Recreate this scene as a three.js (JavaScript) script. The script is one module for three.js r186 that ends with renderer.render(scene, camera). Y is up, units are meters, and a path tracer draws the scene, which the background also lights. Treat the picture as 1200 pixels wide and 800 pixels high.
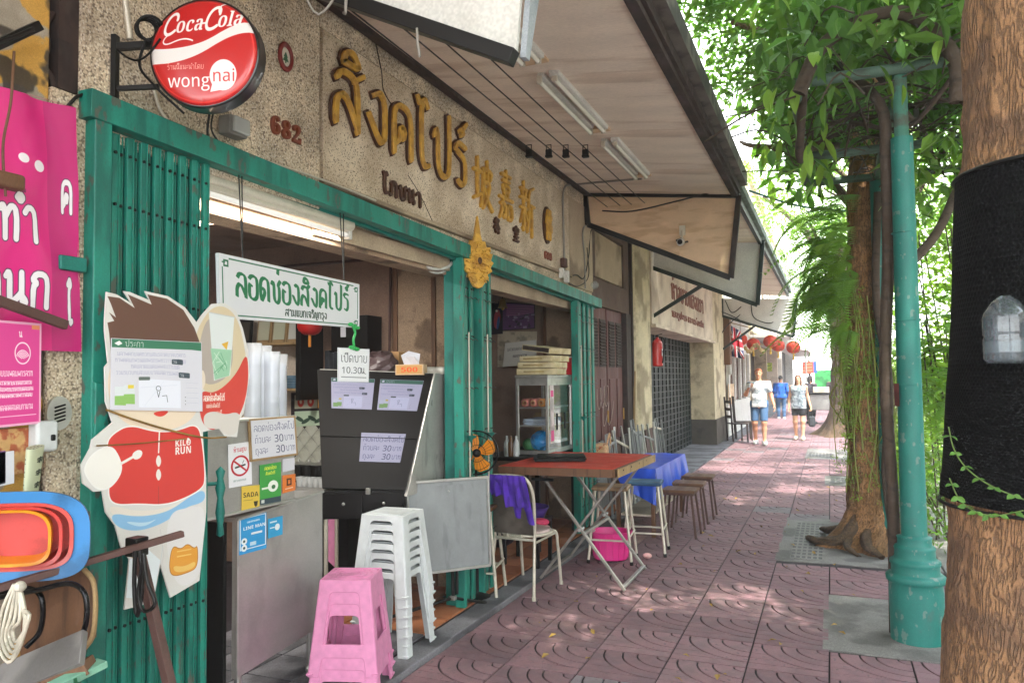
import * as THREE from 'three';
import { mergeGeometries, toCreasedNormals } from 'three/addons/utils/BufferGeometryUtils.js';
import { RoundedBoxGeometry } from 'three/addons/geometries/RoundedBoxGeometry.js';
import { ConvexGeometry } from 'three/addons/geometries/ConvexGeometry.js';
import { MarchingCubes } from 'three/addons/objects/MarchingCubes.js';

// ---------- camera, sky, sun, exposure ----------
const scene = new THREE.Scene();
const EYE = 1.62;
const camera = new THREE.PerspectiveCamera(47.925, 1024 / 682, 0.05, 400);
camera.rotation.order = 'YXZ';
camera.position.set(0, EYE, 0);
camera.rotation.set(0.048, 0.39183, -0.012);
camera.updateMatrixWorld(true);
const renderer = new THREE.WebGLRenderer();
renderer.toneMapping = THREE.LinearToneMapping;
renderer.toneMappingExposure = 3.8;
renderer.shadowMap.enabled = true;
{ // hazy bright tropical sky
  const W = 256, H = 128, d = new Float32Array(W * H * 4);
  for (let j = 0; j < H; j++) for (let i = 0; i < W; i++) {
    const up = Math.max(0, Math.sin(((j + 0.5) / H - 0.5) * Math.PI)), k = Math.pow(1 - up, 1.6), o = (j * W + i) * 4;
    d[o] = 0.80 + 0.42 * k; d[o + 1] = 0.92 + 0.28 * k; d[o + 2] = 1.08 + 0.08 * k; d[o + 3] = 1;
  }
  const t = new THREE.DataTexture(d, W, H, THREE.RGBAFormat, THREE.FloatType);
  t.mapping = THREE.EquirectangularReflectionMapping; t.magFilter = THREE.LinearFilter; t.needsUpdate = true;
  scene.background = t; scene.environment = t;
  scene.backgroundIntensity = scene.environmentIntensity = 1.75;
}
const SUN = new THREE.Vector3(0.46, 1.25, 0.52).normalize();
const sun = new THREE.DirectionalLight(new THREE.Color(1, 0.94, 0.84), 3.3);
sun.position.copy(SUN).multiplyScalar(40); sun.target.position.set(0, 0, -8);
sun.position.add(sun.target.position);
sun.castShadow = true; sun.shadow.radius = 1; sun.shadow.mapSize.set(2048, 2048);
Object.assign(sun.shadow.camera, { left: -30, right: 30, top: 30, bottom: -30, near: 1, far: 100 });
sun.name = 'sun'; scene.add(sun, sun.target);
scene.fog = new THREE.FogExp2(new THREE.Color(0.93, 0.95, 0.97), 0.0035);

// ---------- small tools ----------
let seed = 7;
const rnd = () => { seed = (seed + 0x6d2b79f5) | 0; let t = Math.imul(seed ^ (seed >>> 15), 1 | seed); t = (t + Math.imul(t ^ (t >>> 7), 61 | t)) ^ t; return ((t ^ (t >>> 14)) >>> 0) / 4294967296; };
const rr = (a, b) => a + (b - a) * rnd();
const V = (x, y, z) => new THREE.Vector3(x, y, z);
const { clamp, lerp, smoothstep } = THREE.MathUtils;
// point of the place seen at photo pixel (1200 x 800) on the plane where one coordinate is known
function at(px, py, axis, v) {
  const d = V((px - 600) / 900, (400 - py) / 900, -1).applyQuaternion(camera.quaternion), c = camera.position;
  return c.clone().addScaledVector(d, (v - c[axis]) / d[axis]);
}
const aX = (px, py, x) => at(px, py, 'x', x), aY = (px, py, y = 0) => at(px, py, 'y', y), aZ = (px, py, z) => at(px, py, 'z', z);
const used = new Map();
function numbered(n) { const k = used.get(n) ?? 0; used.set(n, k + 1); return k ? n + '_' + String(k).padStart(3, '0') : n; }
function uvBox(g) { // uv in metres from the way each face points
  if (g.index) g = g.toNonIndexed();
  const p = g.attributes.position, uv = new Float32Array(p.count * 2), a = V(), b = V(), c = V(), n = V();
  for (let i = 0; i < p.count; i += 3) {
    a.fromBufferAttribute(p, i); b.fromBufferAttribute(p, i + 1); c.fromBufferAttribute(p, i + 2);
    n.crossVectors(b.sub(a), c.sub(a)); const x = Math.abs(n.x), y = Math.abs(n.y), z = Math.abs(n.z);
    for (let k = 0; k < 3; k++) { const q = [p.getX(i + k), p.getY(i + k), p.getZ(i + k)]; const [u, v] = x >= y && x >= z ? [-q[2], q[1]] : y >= z ? [q[0], -q[2]] : [q[0], q[1]]; uv[(i + k) * 2] = u; uv[(i + k) * 2 + 1] = v; }
  }
  g.setAttribute('uv', new THREE.BufferAttribute(uv, 2)); return g;
}
function join(list, keepUV) {
  const l = [].concat(list).filter(Boolean).map((g) => { if (g.index) g = g.toNonIndexed(); if (!g.attributes.normal) g.computeVertexNormals(); for (const k of Object.keys(g.attributes)) if (!['position', 'normal', 'uv'].includes(k)) g.deleteAttribute(k); if (!g.attributes.uv) g.setAttribute('uv', new THREE.BufferAttribute(new Float32Array(g.attributes.position.count * 2), 2)); return g; });
  const g = l.length > 1 ? mergeGeometries(l) : l[0];
  return keepUV ? g : uvBox(g);
}
function mesh(name, geo, mat, parent, opt = {}) {
  const m = new THREE.Mesh(join(geo, opt.uv), mat); m.name = parent ? name : numbered(name); m.castShadow = m.receiveShadow = true;
  (parent || scene).add(m); return m;
}
function raw(name, geo, mat, parent) { const m = new THREE.Mesh(geo, mat); m.name = parent ? name : numbered(name); m.castShadow = m.receiveShadow = true; (parent || scene).add(m); return m; }
function tag(o, label, category, group, kind) { if (label) o.userData.label = label; if (category) o.userData.category = category; if (group) o.userData.group = group; if (kind) o.userData.kind = kind; return o; }
function thing(name, label, category, pos = [0, 0, 0], turn = 0, group) { const o = new THREE.Group(); o.name = numbered(name); o.position.set(...(pos.toArray ? pos.toArray() : pos)); o.rotation.y = turn; scene.add(o); return tag(o, label, category, group); }
function struct(name, geo, mat, parent, opt) { const m = mesh(name, geo, mat, parent, opt); if (!parent) m.userData.kind = 'structure'; return m; }
function copyOf(o, pos, turn, label) { const c = o.clone(); c.name = numbered(o.name.replace(/_\d{3}$/, '')); c.position.set(...(pos.toArray ? pos.toArray() : pos)); if (turn !== undefined) c.rotation.y = turn; c.userData = { ...o.userData }; if (label) c.userData.label = label; scene.add(c); return c; }
const put = (g, x, y, z, rx = 0, ry = 0, rz = 0) => g.applyMatrix4(new THREE.Matrix4().compose(V(x, y, z), new THREE.Quaternion().setFromEuler(new THREE.Euler(rx, ry, rz, 'YXZ')), V(1, 1, 1)));
const box = (w, h, d, x = 0, y = 0, z = 0, rx = 0, ry = 0, rz = 0) => put(new THREE.BoxGeometry(w, h, d), x, y, z, rx, ry, rz);
const rbox = (w, h, d, x = 0, y = 0, z = 0, r = 0.004, rx = 0, ry = 0, rz = 0) => put(new RoundedBoxGeometry(w, h, d, 1, Math.min(r, w / 2.1, h / 2.1, d / 2.1)), x, y, z, rx, ry, rz);
const span = (x0, x1, y0, y1, z0, z1, r) => (r ? rbox : box)(Math.abs(x1 - x0), Math.abs(y1 - y0), Math.abs(z1 - z0), (x0 + x1) / 2, (y0 + y1) / 2, (z0 + z1) / 2, r || 0);
const cyl = (r0, r1, h, x = 0, y = 0, z = 0, n = 16, rx = 0, ry = 0, rz = 0) => put(new THREE.CylinderGeometry(r0, r1, h, n), x, y, z, rx, ry, rz);
const ball = (r, x, y, z, sx = 1, sy = 1, sz = 1, n = 14) => new THREE.SphereGeometry(r, n, Math.ceil(n * 0.7)).scale(sx, sy, sz).translate(x, y, z);
const lathe = (pts, n = 24) => new THREE.LatheGeometry(pts.map(([r, y]) => new THREE.Vector2(r, y)), n);
const P3 = (a) => (a.isVector3 ? a : V(...a));
function rod(a, b, r = 0.01, n = 8, r2 = r) { a = P3(a); b = P3(b); const d = b.clone().sub(a), g = new THREE.CylinderGeometry(r2, r, d.length(), n); g.applyQuaternion(new THREE.Quaternion().setFromUnitVectors(V(0, 1, 0), d.clone().normalize())); return g.translate((a.x + b.x) / 2, (a.y + b.y) / 2, (a.z + b.z) / 2); }
function bar(a, b, w, h, roll = 0, r = 0.003) { a = P3(a); b = P3(b); const d = b.clone().sub(a), g = rbox(w, h, d.length(), 0, 0, 0, r); const m = new THREE.Matrix4().lookAt(b, a, Math.abs(d.clone().normalize().y) > 0.98 ? V(1, 0, 0) : V(0, 1, 0)); g.rotateZ(roll); g.applyMatrix4(m); return g.translate((a.x + b.x) / 2, (a.y + b.y) / 2, (a.z + b.z) / 2); }
const tube = (pts, r = 0.006, n = 24, k = 6) => new THREE.TubeGeometry(new THREE.CatmullRomCurve3(pts.map(P3)), n, r, k);
function sag(a, b, drop, r = 0.004, n = 14) { a = P3(a); b = P3(b); const m = a.clone().lerp(b, 0.5); m.y -= drop; return tube([a, a.clone().lerp(m, 0.55).setY(lerp(a.y, m.y, 0.75)), m, m.clone().lerp(b, 0.45).setY(lerp(m.y, b.y, 0.25)), b], r, n, 5); }
const slab = (pts, h, bevel = 0) => { // outline in x,y extruded along +z
  const s = new THREE.Shape(pts.map((p) => new THREE.Vector2(p[0], p[1])));
  return new THREE.ExtrudeGeometry(s, { depth: h, bevelEnabled: bevel > 0, bevelSize: bevel, bevelThickness: bevel, bevelSegments: 1, curveSegments: 8 });
};
// a plate of thickness t through four or more points of one plane (outward side first)
function plate(points, t = 0.02) {
  const p = points.map(P3), n = V().crossVectors(p[1].clone().sub(p[0]), p[p.length - 1].clone().sub(p[0])).normalize().multiplyScalar(t), q = p.map((v) => v.clone().sub(n)), tri = [];
  const k = p.length; for (let i = 1; i < k - 1; i++) tri.push(p[0], p[i], p[i + 1], q[0], q[i + 1], q[i]);
  for (let i = 0; i < k; i++) { const j = (i + 1) % k; tri.push(p[i], q[i], q[j], p[i], q[j], p[j]); }
  const g = new THREE.BufferGeometry().setFromPoints(tri); g.computeVertexNormals(); return g;
}
// a printed sheet: four corners (lower left, lower right, upper right, upper left), uv 0..1, thickness t
function sheet(c, t = 0.002, nx = 1, ny = 1, wave) {
  const [a, b, d, e] = c.map(P3), n = V().crossVectors(b.clone().sub(a), e.clone().sub(a)).normalize(), pos = [], uv = [];
  const at2 = (u, v, s) => { const q = a.clone().lerp(b, u).lerp(e.clone().lerp(d, u), v); return q.addScaledVector(n, (wave ? wave(u, v) : 0) + s); };
  const quad = (p, w) => { for (const i of [0, 1, 2, 0, 2, 3]) { pos.push(...p[i].toArray()); uv.push(...w[i]); } };
  for (let j = 0; j < ny; j++) for (let i = 0; i < nx; i++) {
    const u0 = i / nx, u1 = (i + 1) / nx, v0 = j / ny, v1 = (j + 1) / ny, w = [[u0, v0], [u1, v0], [u1, v1], [u0, v1]];
    quad(w.map(([u, v]) => at2(u, v, 0)), w); const wb = [w[0], w[3], w[2], w[1]]; quad(wb.map(([u, v]) => at2(u, v, -t)), wb.map(() => [0.004, 0.004]));
  }
  const rim = (u0, v0, u1, v1) => quad([at2(u0, v0, -t), at2(u1, v1, -t), at2(u1, v1, 0), at2(u0, v0, 0)], [[0, 0], [0, 0], [0, 0], [0, 0]]);
  rim(0, 0, 1, 0); rim(1, 0, 1, 1); rim(1, 1, 0, 1); rim(0, 1, 0, 0);
  const g = new THREE.BufferGeometry(); g.setAttribute('position', new THREE.Float32BufferAttribute(pos, 3)); g.setAttribute('uv', new THREE.Float32BufferAttribute(uv, 2));
  return wave ? toCreasedNormals(g, 0.9) : (g.computeVertexNormals(), g);
}
// ---------- noise and textures ----------
function hash(x, y, s) { let h = Math.imul(x, 374761393) + Math.imul(y, 668265263) + Math.imul(s, 2147483647 - 61); h = Math.imul(h ^ (h >>> 13), 1274126177); return ((h ^ (h >>> 16)) >>> 0) / 4294967296; }
function vnoise(x, y, per, s = 1) { const xi = Math.floor(x), yi = Math.floor(y), fx = x - xi, fy = y - yi, u = fx * fx * (3 - 2 * fx), v = fy * fy * (3 - 2 * fy), w = (a) => ((a % per) + per) % per; return lerp(lerp(hash(w(xi), w(yi), s), hash(w(xi + 1), w(yi), s), u), lerp(hash(w(xi), w(yi + 1), s), hash(w(xi + 1), w(yi + 1), s), u), v); }
function fbm(x, y, per, oct = 4, s = 1) { let a = 0.5, t = 0, n = 0; for (let i = 0; i < oct; i++) { t += a * vnoise(x, y, per, s + i); n += a; x *= 2; y *= 2; per *= 2; a *= 0.5; } return t / n; }
function texture(n, metres, fn, srgb = true, m = n) { // fn(u, v) -> [r, g, b] 0..1, u, v in 0..1; repeats every `metres`
  const d = new Uint8Array(n * m * 4);
  for (let j = 0; j < m; j++) for (let i = 0; i < n; i++) { const c = fn(i / n, j / m), o = (j * n + i) * 4; for (let k = 0; k < 3; k++) d[o + k] = clamp(c[k], 0, 1) * 255; d[o + 3] = 255; }
  const t = new THREE.DataTexture(d, n, m); t.wrapS = t.wrapT = THREE.RepeatWrapping; t.magFilter = THREE.LinearFilter; if (srgb) t.colorSpace = THREE.SRGBColorSpace;
  const [mx, my] = [].concat(metres, metres); t.repeat.set(1 / mx, 1 / my); t.needsUpdate = true; return t;
}
const hex = (h) => { const c = new THREE.Color(h).getHex(); return [(c >> 16) / 255, ((c >> 8) & 255) / 255, (c & 255) / 255]; };
const mix3 = (a, b, t) => a.map((v, i) => v + (b[i] - v) * t);
function canvas(w, h, draw) { const c = document.createElement('canvas'); c.width = w; c.height = h; const x = c.getContext('2d'); draw(x, w, h); const t = new THREE.CanvasTexture(c); t.colorSpace = THREE.SRGBColorSpace; t.magFilter = THREE.LinearFilter; t.wrapS = t.wrapT = THREE.ClampToEdgeWrapping; return t; }
const std = (o) => new THREE.MeshStandardMaterial({ roughness: 0.8, ...o });
const phy = (o) => new THREE.MeshPhysicalMaterial({ roughness: 0.5, ...o });
// worn: base colour with fine grain, broad patches and stains of `dirt`
const shared = new Map();
const dataMap = (m, sx, sy) => { const k = [m, sx, sy].join(); if (!shared.has(k)) { let t; const src = 'src' + sx + sy; const f = (u, v) => { const h = fbm(u * 16 * sx, v * 16 * sy, 16 * Math.max(sx, sy), 4, 5); return [h, clamp(0.62 + 0.76 * fbm(u * 5 * sx, v * 5 * sy, 5 * Math.max(sx, sy), 5, 3) * (0.6 + 0.8 * h), 0, 1), 0]; }; if (!shared.has(src)) shared.set(src, texture(256, 1, f, false)); t = shared.get(src).clone(); const [mx, my] = [].concat(m, m); t.repeat.set(1 / mx, 1 / my); shared.set(k, t); } return shared.get(k); };
function worn(base, dirt, o = {}) {
  const { n = 256, m = 0.9, amount = 0.5, fine = 0.06, cut = 0.55, s = 1, sx = 1, sy = 1, bump = 0.001, rough = 0.8, metal = 0, rvar = 0.15, chip, ...rest } = o, a = hex(base), b = hex(dirt);
  const f = (u, v) => smoothstep(fbm(u * 5 * sx, v * 5 * sy, 5 * Math.max(sx, sy), 5, s), cut, cut + 0.22);
  const map = texture(n, m, (u, v) => { const g = 1 + fine * 2 * (hash(Math.floor(u * n), Math.floor(v * n), s) - 0.5) + 0.12 * (fbm(u * 9, v * 9, 9, 3, s + 9) - 0.5); let q = mix3(a, b, amount * f(u, v)); if (chip) q = mix3(q, hex(chip[0]), smoothstep(fbm(u * 22, v * 22, 22, 4, s + 31), chip[1], chip[1] + 0.03) * 0.85); return q.map((c) => c * g); });
  const data = dataMap(m, Math.min(sx, 2), Math.min(sy, 2));
  return std({ map, roughnessMap: data, roughness: Math.min(1, rough * 1.12), bumpMap: data, bumpScale: bump, metalness: metal, ...rest });
}
// soft: one even colour with shared faint wear
const wearMaps = [0, 1, 2].map((k) => texture(256, 1, (u, v) => { const g = 0.8 + 0.26 * smoothstep(fbm(u * 6, v * 6, 6, 5, 301 + k * 13), 0.3, 0.6) - 0.05 * hash(Math.floor(u * 256), Math.floor(v * 256), k); return [g, g * 0.995, g * 0.985]; }));
function soft(base, o = {}) { const { m = 0.8, k = 0, bump = 0.0005, rough = 0.7, ...rest } = o; const [mx, my] = [].concat(m, m); const t = wearMaps[k % 3].clone(); t.repeat.set(1 / mx, 1 / my); const d = dataMap(m, 1, 1); return std({ color: base, map: t, roughnessMap: d, roughness: Math.min(1, rough * 1.12), bumpMap: d, bumpScale: bump, ...rest }); }
// ---------- stroke alphabet: polylines on a 10-high grid, drawn with a pen ----------
const GLYPH = {
  'ส': [7, '.4,8 1.4,9.6 4.2,9.6 5.6,8 5.6,0|0,.2 0,3.8 1.4,5.6 3,5 5.4,.8|4.6,8.8 7,10.6'], 'ล': [6.6, '.4,8 1.6,9.8 4.6,9.8 6,8.2 6,0|0,.2 0,3.8 1.5,5.6 3.2,5 5.8,1'],
  'อ': [6.4, '2,5.6 .4,6.4 .2,1.6 1.8,0 4.4,0 5.8,1.6 5.8,8.2 4.4,9.8 1.6,9.8 .2,8.4'], 'ด': [6.6, '1,0 .2,2.6 .2,8 1.8,9.8 4.6,9.8 6,8 6,0|1,0 3.4,3.4 2.6,5.6 1.6,4.6'],
  'ค': [6.6, '.4,0 .4,8 1.8,9.8 4.6,9.8 6,8 6,0|.4,1.4 2.2,3 2.4,5.6 3.8,5.2 3.4,3.4'], 'ช': [7, '.2,7.6 1.2,9.4 2,7.8 2,1.8 3.4,0 4.8,0 6,1.6 6,6.6 5,7.8 7,10'],
  'ง': [5.6, '1.8,8.8 3.4,9.8 4.8,8.4 4.8,1.4 3.4,0 .2,4.6'], 'โ': [4.4, '3.8,13 2.6,14.6 .8,12.6 .2,14|1.8,13 1.4,11 1.4,1.6 2.6,0 4,.6'], 'เ': [3, '1.2,9.8 1.2,1.6 2,.2 2.9,.8'], 'แ': [5.6, '1.2,9.8 1.2,1.6 2,.2 2.7,.8|4,9.8 4,1.6 4.8,.2 5.5,.8'],
  'ป': [6.8, '.2,8 1,9.8 1.6,8.4 1.6,1.6 3,0 4.8,0 6.2,1.6 6.2,14'], 'ร': [5.4, '.4,8 1.4,9.8 4.8,9.2|1.2,7.6 4,6.6 4.6,5 4.6,1.4 3.2,0 1.4,.8'], 'น': [7, '.2,8.6 1,9.8 1.6,8.6 1.6,0 4.6,2.8 5.6,4|5.6,9.8 5.6,1.6 6.4,.2 7,1.4 5.6,3'],
  'ก': [6.4, '.6,0 .6,6 1.8,7 .4,8 1.6,9.8 4.4,9.8 5.8,8.2 5.8,0'], 'ภ': [6.8, '0,.6 1,0 1.4,6 2.4,7 .8,8 2,9.8 4.8,9.8 6.2,8.2 6.2,0'], 'ถ': [6.4, '.2,.8 1.2,0 1.6,2 .6,4 .6,6 1.8,7 .4,8 1.6,9.8 4.4,9.8 5.8,8.2 5.8,0'],
  'ย': [6.6, '.4,9.6 1.6,9.4 1,6.4 2,5.4 .8,4.4 .8,1.6 2.2,0 4.6,0 6,1.6 6,9.8'], 'บ': [6.8, '.2,8.8 1,9.8 1.6,8.6 1.6,1.6 3,0 4.8,0 6.2,1.6 6.2,9.8'], 'ข': [6.6, '.2,8 1.2,9.8 2,8.6 1.2,7 1.8,1.6 3.2,0 4.8,0 6,1.6 6,9.8'], 'ผ': [6.8, '.2,9.8 .8,1 3.4,6 6,1 6.4,9.8'],
  'า': [5, '.4,8.2 1.6,9.8 3.2,9.8 4.4,8.2 4.4,0'], 'ำ': [5, '-2,12.6 -1,13.8 0,12.6 -1,11.4 -2,12.6|.4,8.2 1.6,9.8 3.2,9.8 4.4,8.2 4.4,0'], 'ะ': [4, '.2,7.6 1,6.6 3.2,9|.2,3.2 1,2.2 3.2,4.6'], 'ว': [5.2, '.4,8.2 1.6,9.8 3.2,9.8 4.6,8.2 4.6,1.4 3.4,0 2.2,1.4'],
  'ท': [6.4, '.2,8.6 1,9.8 1.6,8.6 1.6,0|1.6,6 3.6,9.4 4.8,9.6 5.6,8.4 5.6,0'], 'ม': [6.6, '.2,9 1,9.8 1.6,8.6 1.6,1.4 .4,.4|1.6,2.4 5.8,.4|5.8,0 5.8,9.8'], 'พ': [6.8, '.2,9 1,9.8 1.6,.2 3.6,6.6 5.6,.2 6.4,9.8'], 'ญ': [7.4, '.4,0 .4,8 1.8,9.8 3.4,8.4 3.4,.6 5,0 6.4,1.6 6.4,9.8|4.4,-1.4 4.8,-3 7,-2.2'],
  'จ': [6, '.6,5 2,6.4 3,3|.4,8.2 1.8,9.8 4.2,9.8 5.4,8.2 5.4,1.2 4,0 2.4,2'], 'ต': [6.6, '1,0 .2,2.6 .2,8 1.6,9.8 3,8.8 4.4,9.8 6,8 6,0|1,0 3.2,3.2 2.4,5'], 'ห': [6.6, '.2,8.6 1,9.8 1.6,8.6 1.6,0|1.6,4 4.8,7 5.6,9 4.6,9.8|4.4,6.8 5.8,5 5.8,0'], 'ไ': [3.6, '3.6,13 2,14.4 .6,13 1.6,11 1.6,1.6 2.4,.2 3.3,.8'], 'ใ': [3.6, '1,12 2.4,13.6 3.4,12 1.8,10.6 1.6,1.6 2.4,.2 3.3,.8'],
  'ิ': [0, '-5,11.4 -4.4,13.4 -2.4,13.8 -.6,11.4 -5,11.4'], 'ี': [0, '-5,11.4 -4.4,13.2 -2.4,13.6 -.6,11.4 -5,11.4|-.6,11.4 -.4,14.4'], '่': [0, '-2,12.6 -1.6,15'], '้': [0, '-4,14.6 -3,13 -2.4,14 -1,14.6'], '์': [0, '-2.6,11.6 -1.4,12.2 -2.2,13.4 -3.2,12.4|-1.8,13.2 -.2,15'], '็': [0, '-4,12 -3,13 -1,12.6 -2,14.6'], 'ั': [0, '-4,13.6 -3,12 -1.4,12.6 -.4,14.4'], 'ุ': [0, '-2.6,-1.2 -1.4,-1.2 -1.4,-3.8'], 'ู': [0, '-4.4,-1.2 -3.2,-1.4 -3,-3.4 -1,-3.4 -1,-1.2'],
  '坡': [10, '0,7 3.8,7|1.9,9.6 1.9,2|0,1.4 4,2.8|4.8,8 9.6,8 9,6.4|5.2,8 5,4 3.8,.4|7.2,9.8 7.2,5.6|5.2,5.4 8.8,5.4 7.4,2.6 5,.2|5.8,4 7.4,1.8 9.9,.2'], '嘉': [10, '2,9.4 8,9.4|5,10.4 5,8.2|2.8,8.2 7.2,8.2|3,7.2 7,7.2 6.8,5.9 3.2,5.9 3,7.2|3.7,5.5 4.1,4.7|6.3,5.5 5.9,4.7|.6,4.5 9.4,4.5|1.2,3.2 4.5,3.2 4.2,.4 3.2,.8|2.8,4.2 2.4,2 .8,.2|5.8,3.2 5.8,.4 8.9,.4 8.9,3.2 5.8,3.2'],
  '新': [10, '2.6,10.2 2.6,9|.6,8.7 4.6,8.7|1.5,8.3 2,7.2|3.9,8.3 3.3,7.2|.3,6.8 4.9,6.8|.5,4.8 4.7,4.8|2.6,6.8 2.6,.2 1.8,.8|2.4,4.5 .5,1.8|3,4.2 4.7,2.6|9.2,9.9 6,8.8 6,4 4.9,.3|6,6 9.8,6|8,6 8,-.4'], '室': [10, '5,10 5,8.8|1,7.2 1,8.8 9,8.8 9,7.2|2.4,7 7.6,7|5,7 3,5 7.4,5.2|2,3 8,3|5,4.8 5,.5|.6,.5 9.4,.5'], '餐': [10, '4,10 1,7|3,9 5,9 3,6.4|5.6,9.4 9,9 6,6.4|5,7 .6,3|5,7 9.6,3|3.4,5 6.6,5 6.6,3 3.4,3 3.4,5|3.4,3 3.4,0 5.6,1|6.6,2.8 9,0'],
  '佛': [10, '2.6,10 .4,5.6|1.8,7.4 1.8,0|3.6,8.6 8.8,8.6 8.8,6.8 4,6.8 4,4.8 9.2,4.8 9,2.6 7.8,2.8|5.4,10 5.2,4 3.8,0|7.2,10 7.2,0'], '公': [10, '4,9.6 .6,5|6,9.6 9.4,5|5,5.4 2,.8 8,1.4|6.6,3.4 8.8,.2'],
  ' ': [3.4, ''], '.': [2, '.6,.2 1.2,.2'], '-': [4, '.4,4.6 3.4,4.6'], ':': [2, '.8,2 .8,2.6|.8,6 .8,6.6'],
};
function strokesOf(text, gap = 1.2, smooth = 1) { // -> [{pts}], total width
  let x = 0; const out = [];
  for (const ch of text) { const g = GLYPH[ch]; if (!g) { x += 4; continue; }
    for (const s of g[1].split('|')) { if (!s) continue; let p = s.split(' ').map((q) => { const [a, b] = q.split(',').map(Number); return [a + (g[0] ? x : x - gap), b]; });
      for (let k = 0; k < smooth && p.length > 2; k++) { const q = [p[0]]; for (let i = 0; i < p.length - 1; i++) { const [a, b] = [p[i], p[i + 1]]; if (i) q.push([a[0] * .78 + b[0] * .22, a[1] * .78 + b[1] * .22]); if (i < p.length - 2) q.push([a[0] * .22 + b[0] * .78, a[1] * .22 + b[1] * .78]); } q.push(p[p.length - 1]); p = q; }
      out.push({ pts: p, ch }); }
    if (g[0]) x += g[0] + gap; }
  return { list: out, w: x - gap };
}
function pen(x, text, X, Y, size, width, color, o = {}) { // canvas; X, Y baseline; size = height of a letter
  const { list, w } = strokesOf(text, o.gap ?? 1.4), k = size / 10, kx = k * (o.stretch ?? 1), x0 = o.center ? X - (w * kx) / 2 : X; x.strokeStyle = color; x.lineWidth = width; x.lineCap = o.cap || 'round'; x.lineJoin = 'round';
  for (const { pts } of list) { x.beginPath(); pts.forEach(([a, b], i) => x[i ? 'lineTo' : 'moveTo'](x0 + a * kx, Y - b * k)); x.stroke(); if (o.nib) for (const d of [-1, -.5, .5, 1]) { x.beginPath(); pts.forEach(([a, b], i) => x[i ? 'lineTo' : 'moveTo'](x0 + a * kx + d * o.nib, Y - b * k + d * o.nib * .45)); x.stroke(); } }
  return w * kx;
}
// raised letters cut with a broad pen: one bevelled piece per stroke, z = out of the board
function raised(pts, k, nib, thin, depth, bevel, off = 0) {
  const out = []; const n = [nib * 0.86, nib * 0.5];
  for (let i = 0; i < pts.length - 1; i++) {
    const c = []; for (const [a, b] of [pts[i], pts[i + 1]]) for (const s of [-1, 1]) for (const t of [-1, 1]) c.push([a * k + s * n[0] - t * thin * .5, b * k + s * n[1] + t * thin * .86]);
    c.sort((p, q) => p[0] - q[0] || p[1] - q[1]); const cr = (o, a, b) => (a[0] - o[0]) * (b[1] - o[1]) - (a[1] - o[1]) * (b[0] - o[0]);
    const half = (l) => { const h = []; for (const p of l) { while (h.length > 1 && cr(h[h.length - 2], h[h.length - 1], p) <= 1e-9) h.pop(); h.push(p); } h.pop(); return h; };
    out.push(slab([...half(c), ...half(c.slice().reverse())], depth + (i % 2) * 0.0006 + off, bevel));
  }
  return out;
}
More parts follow.
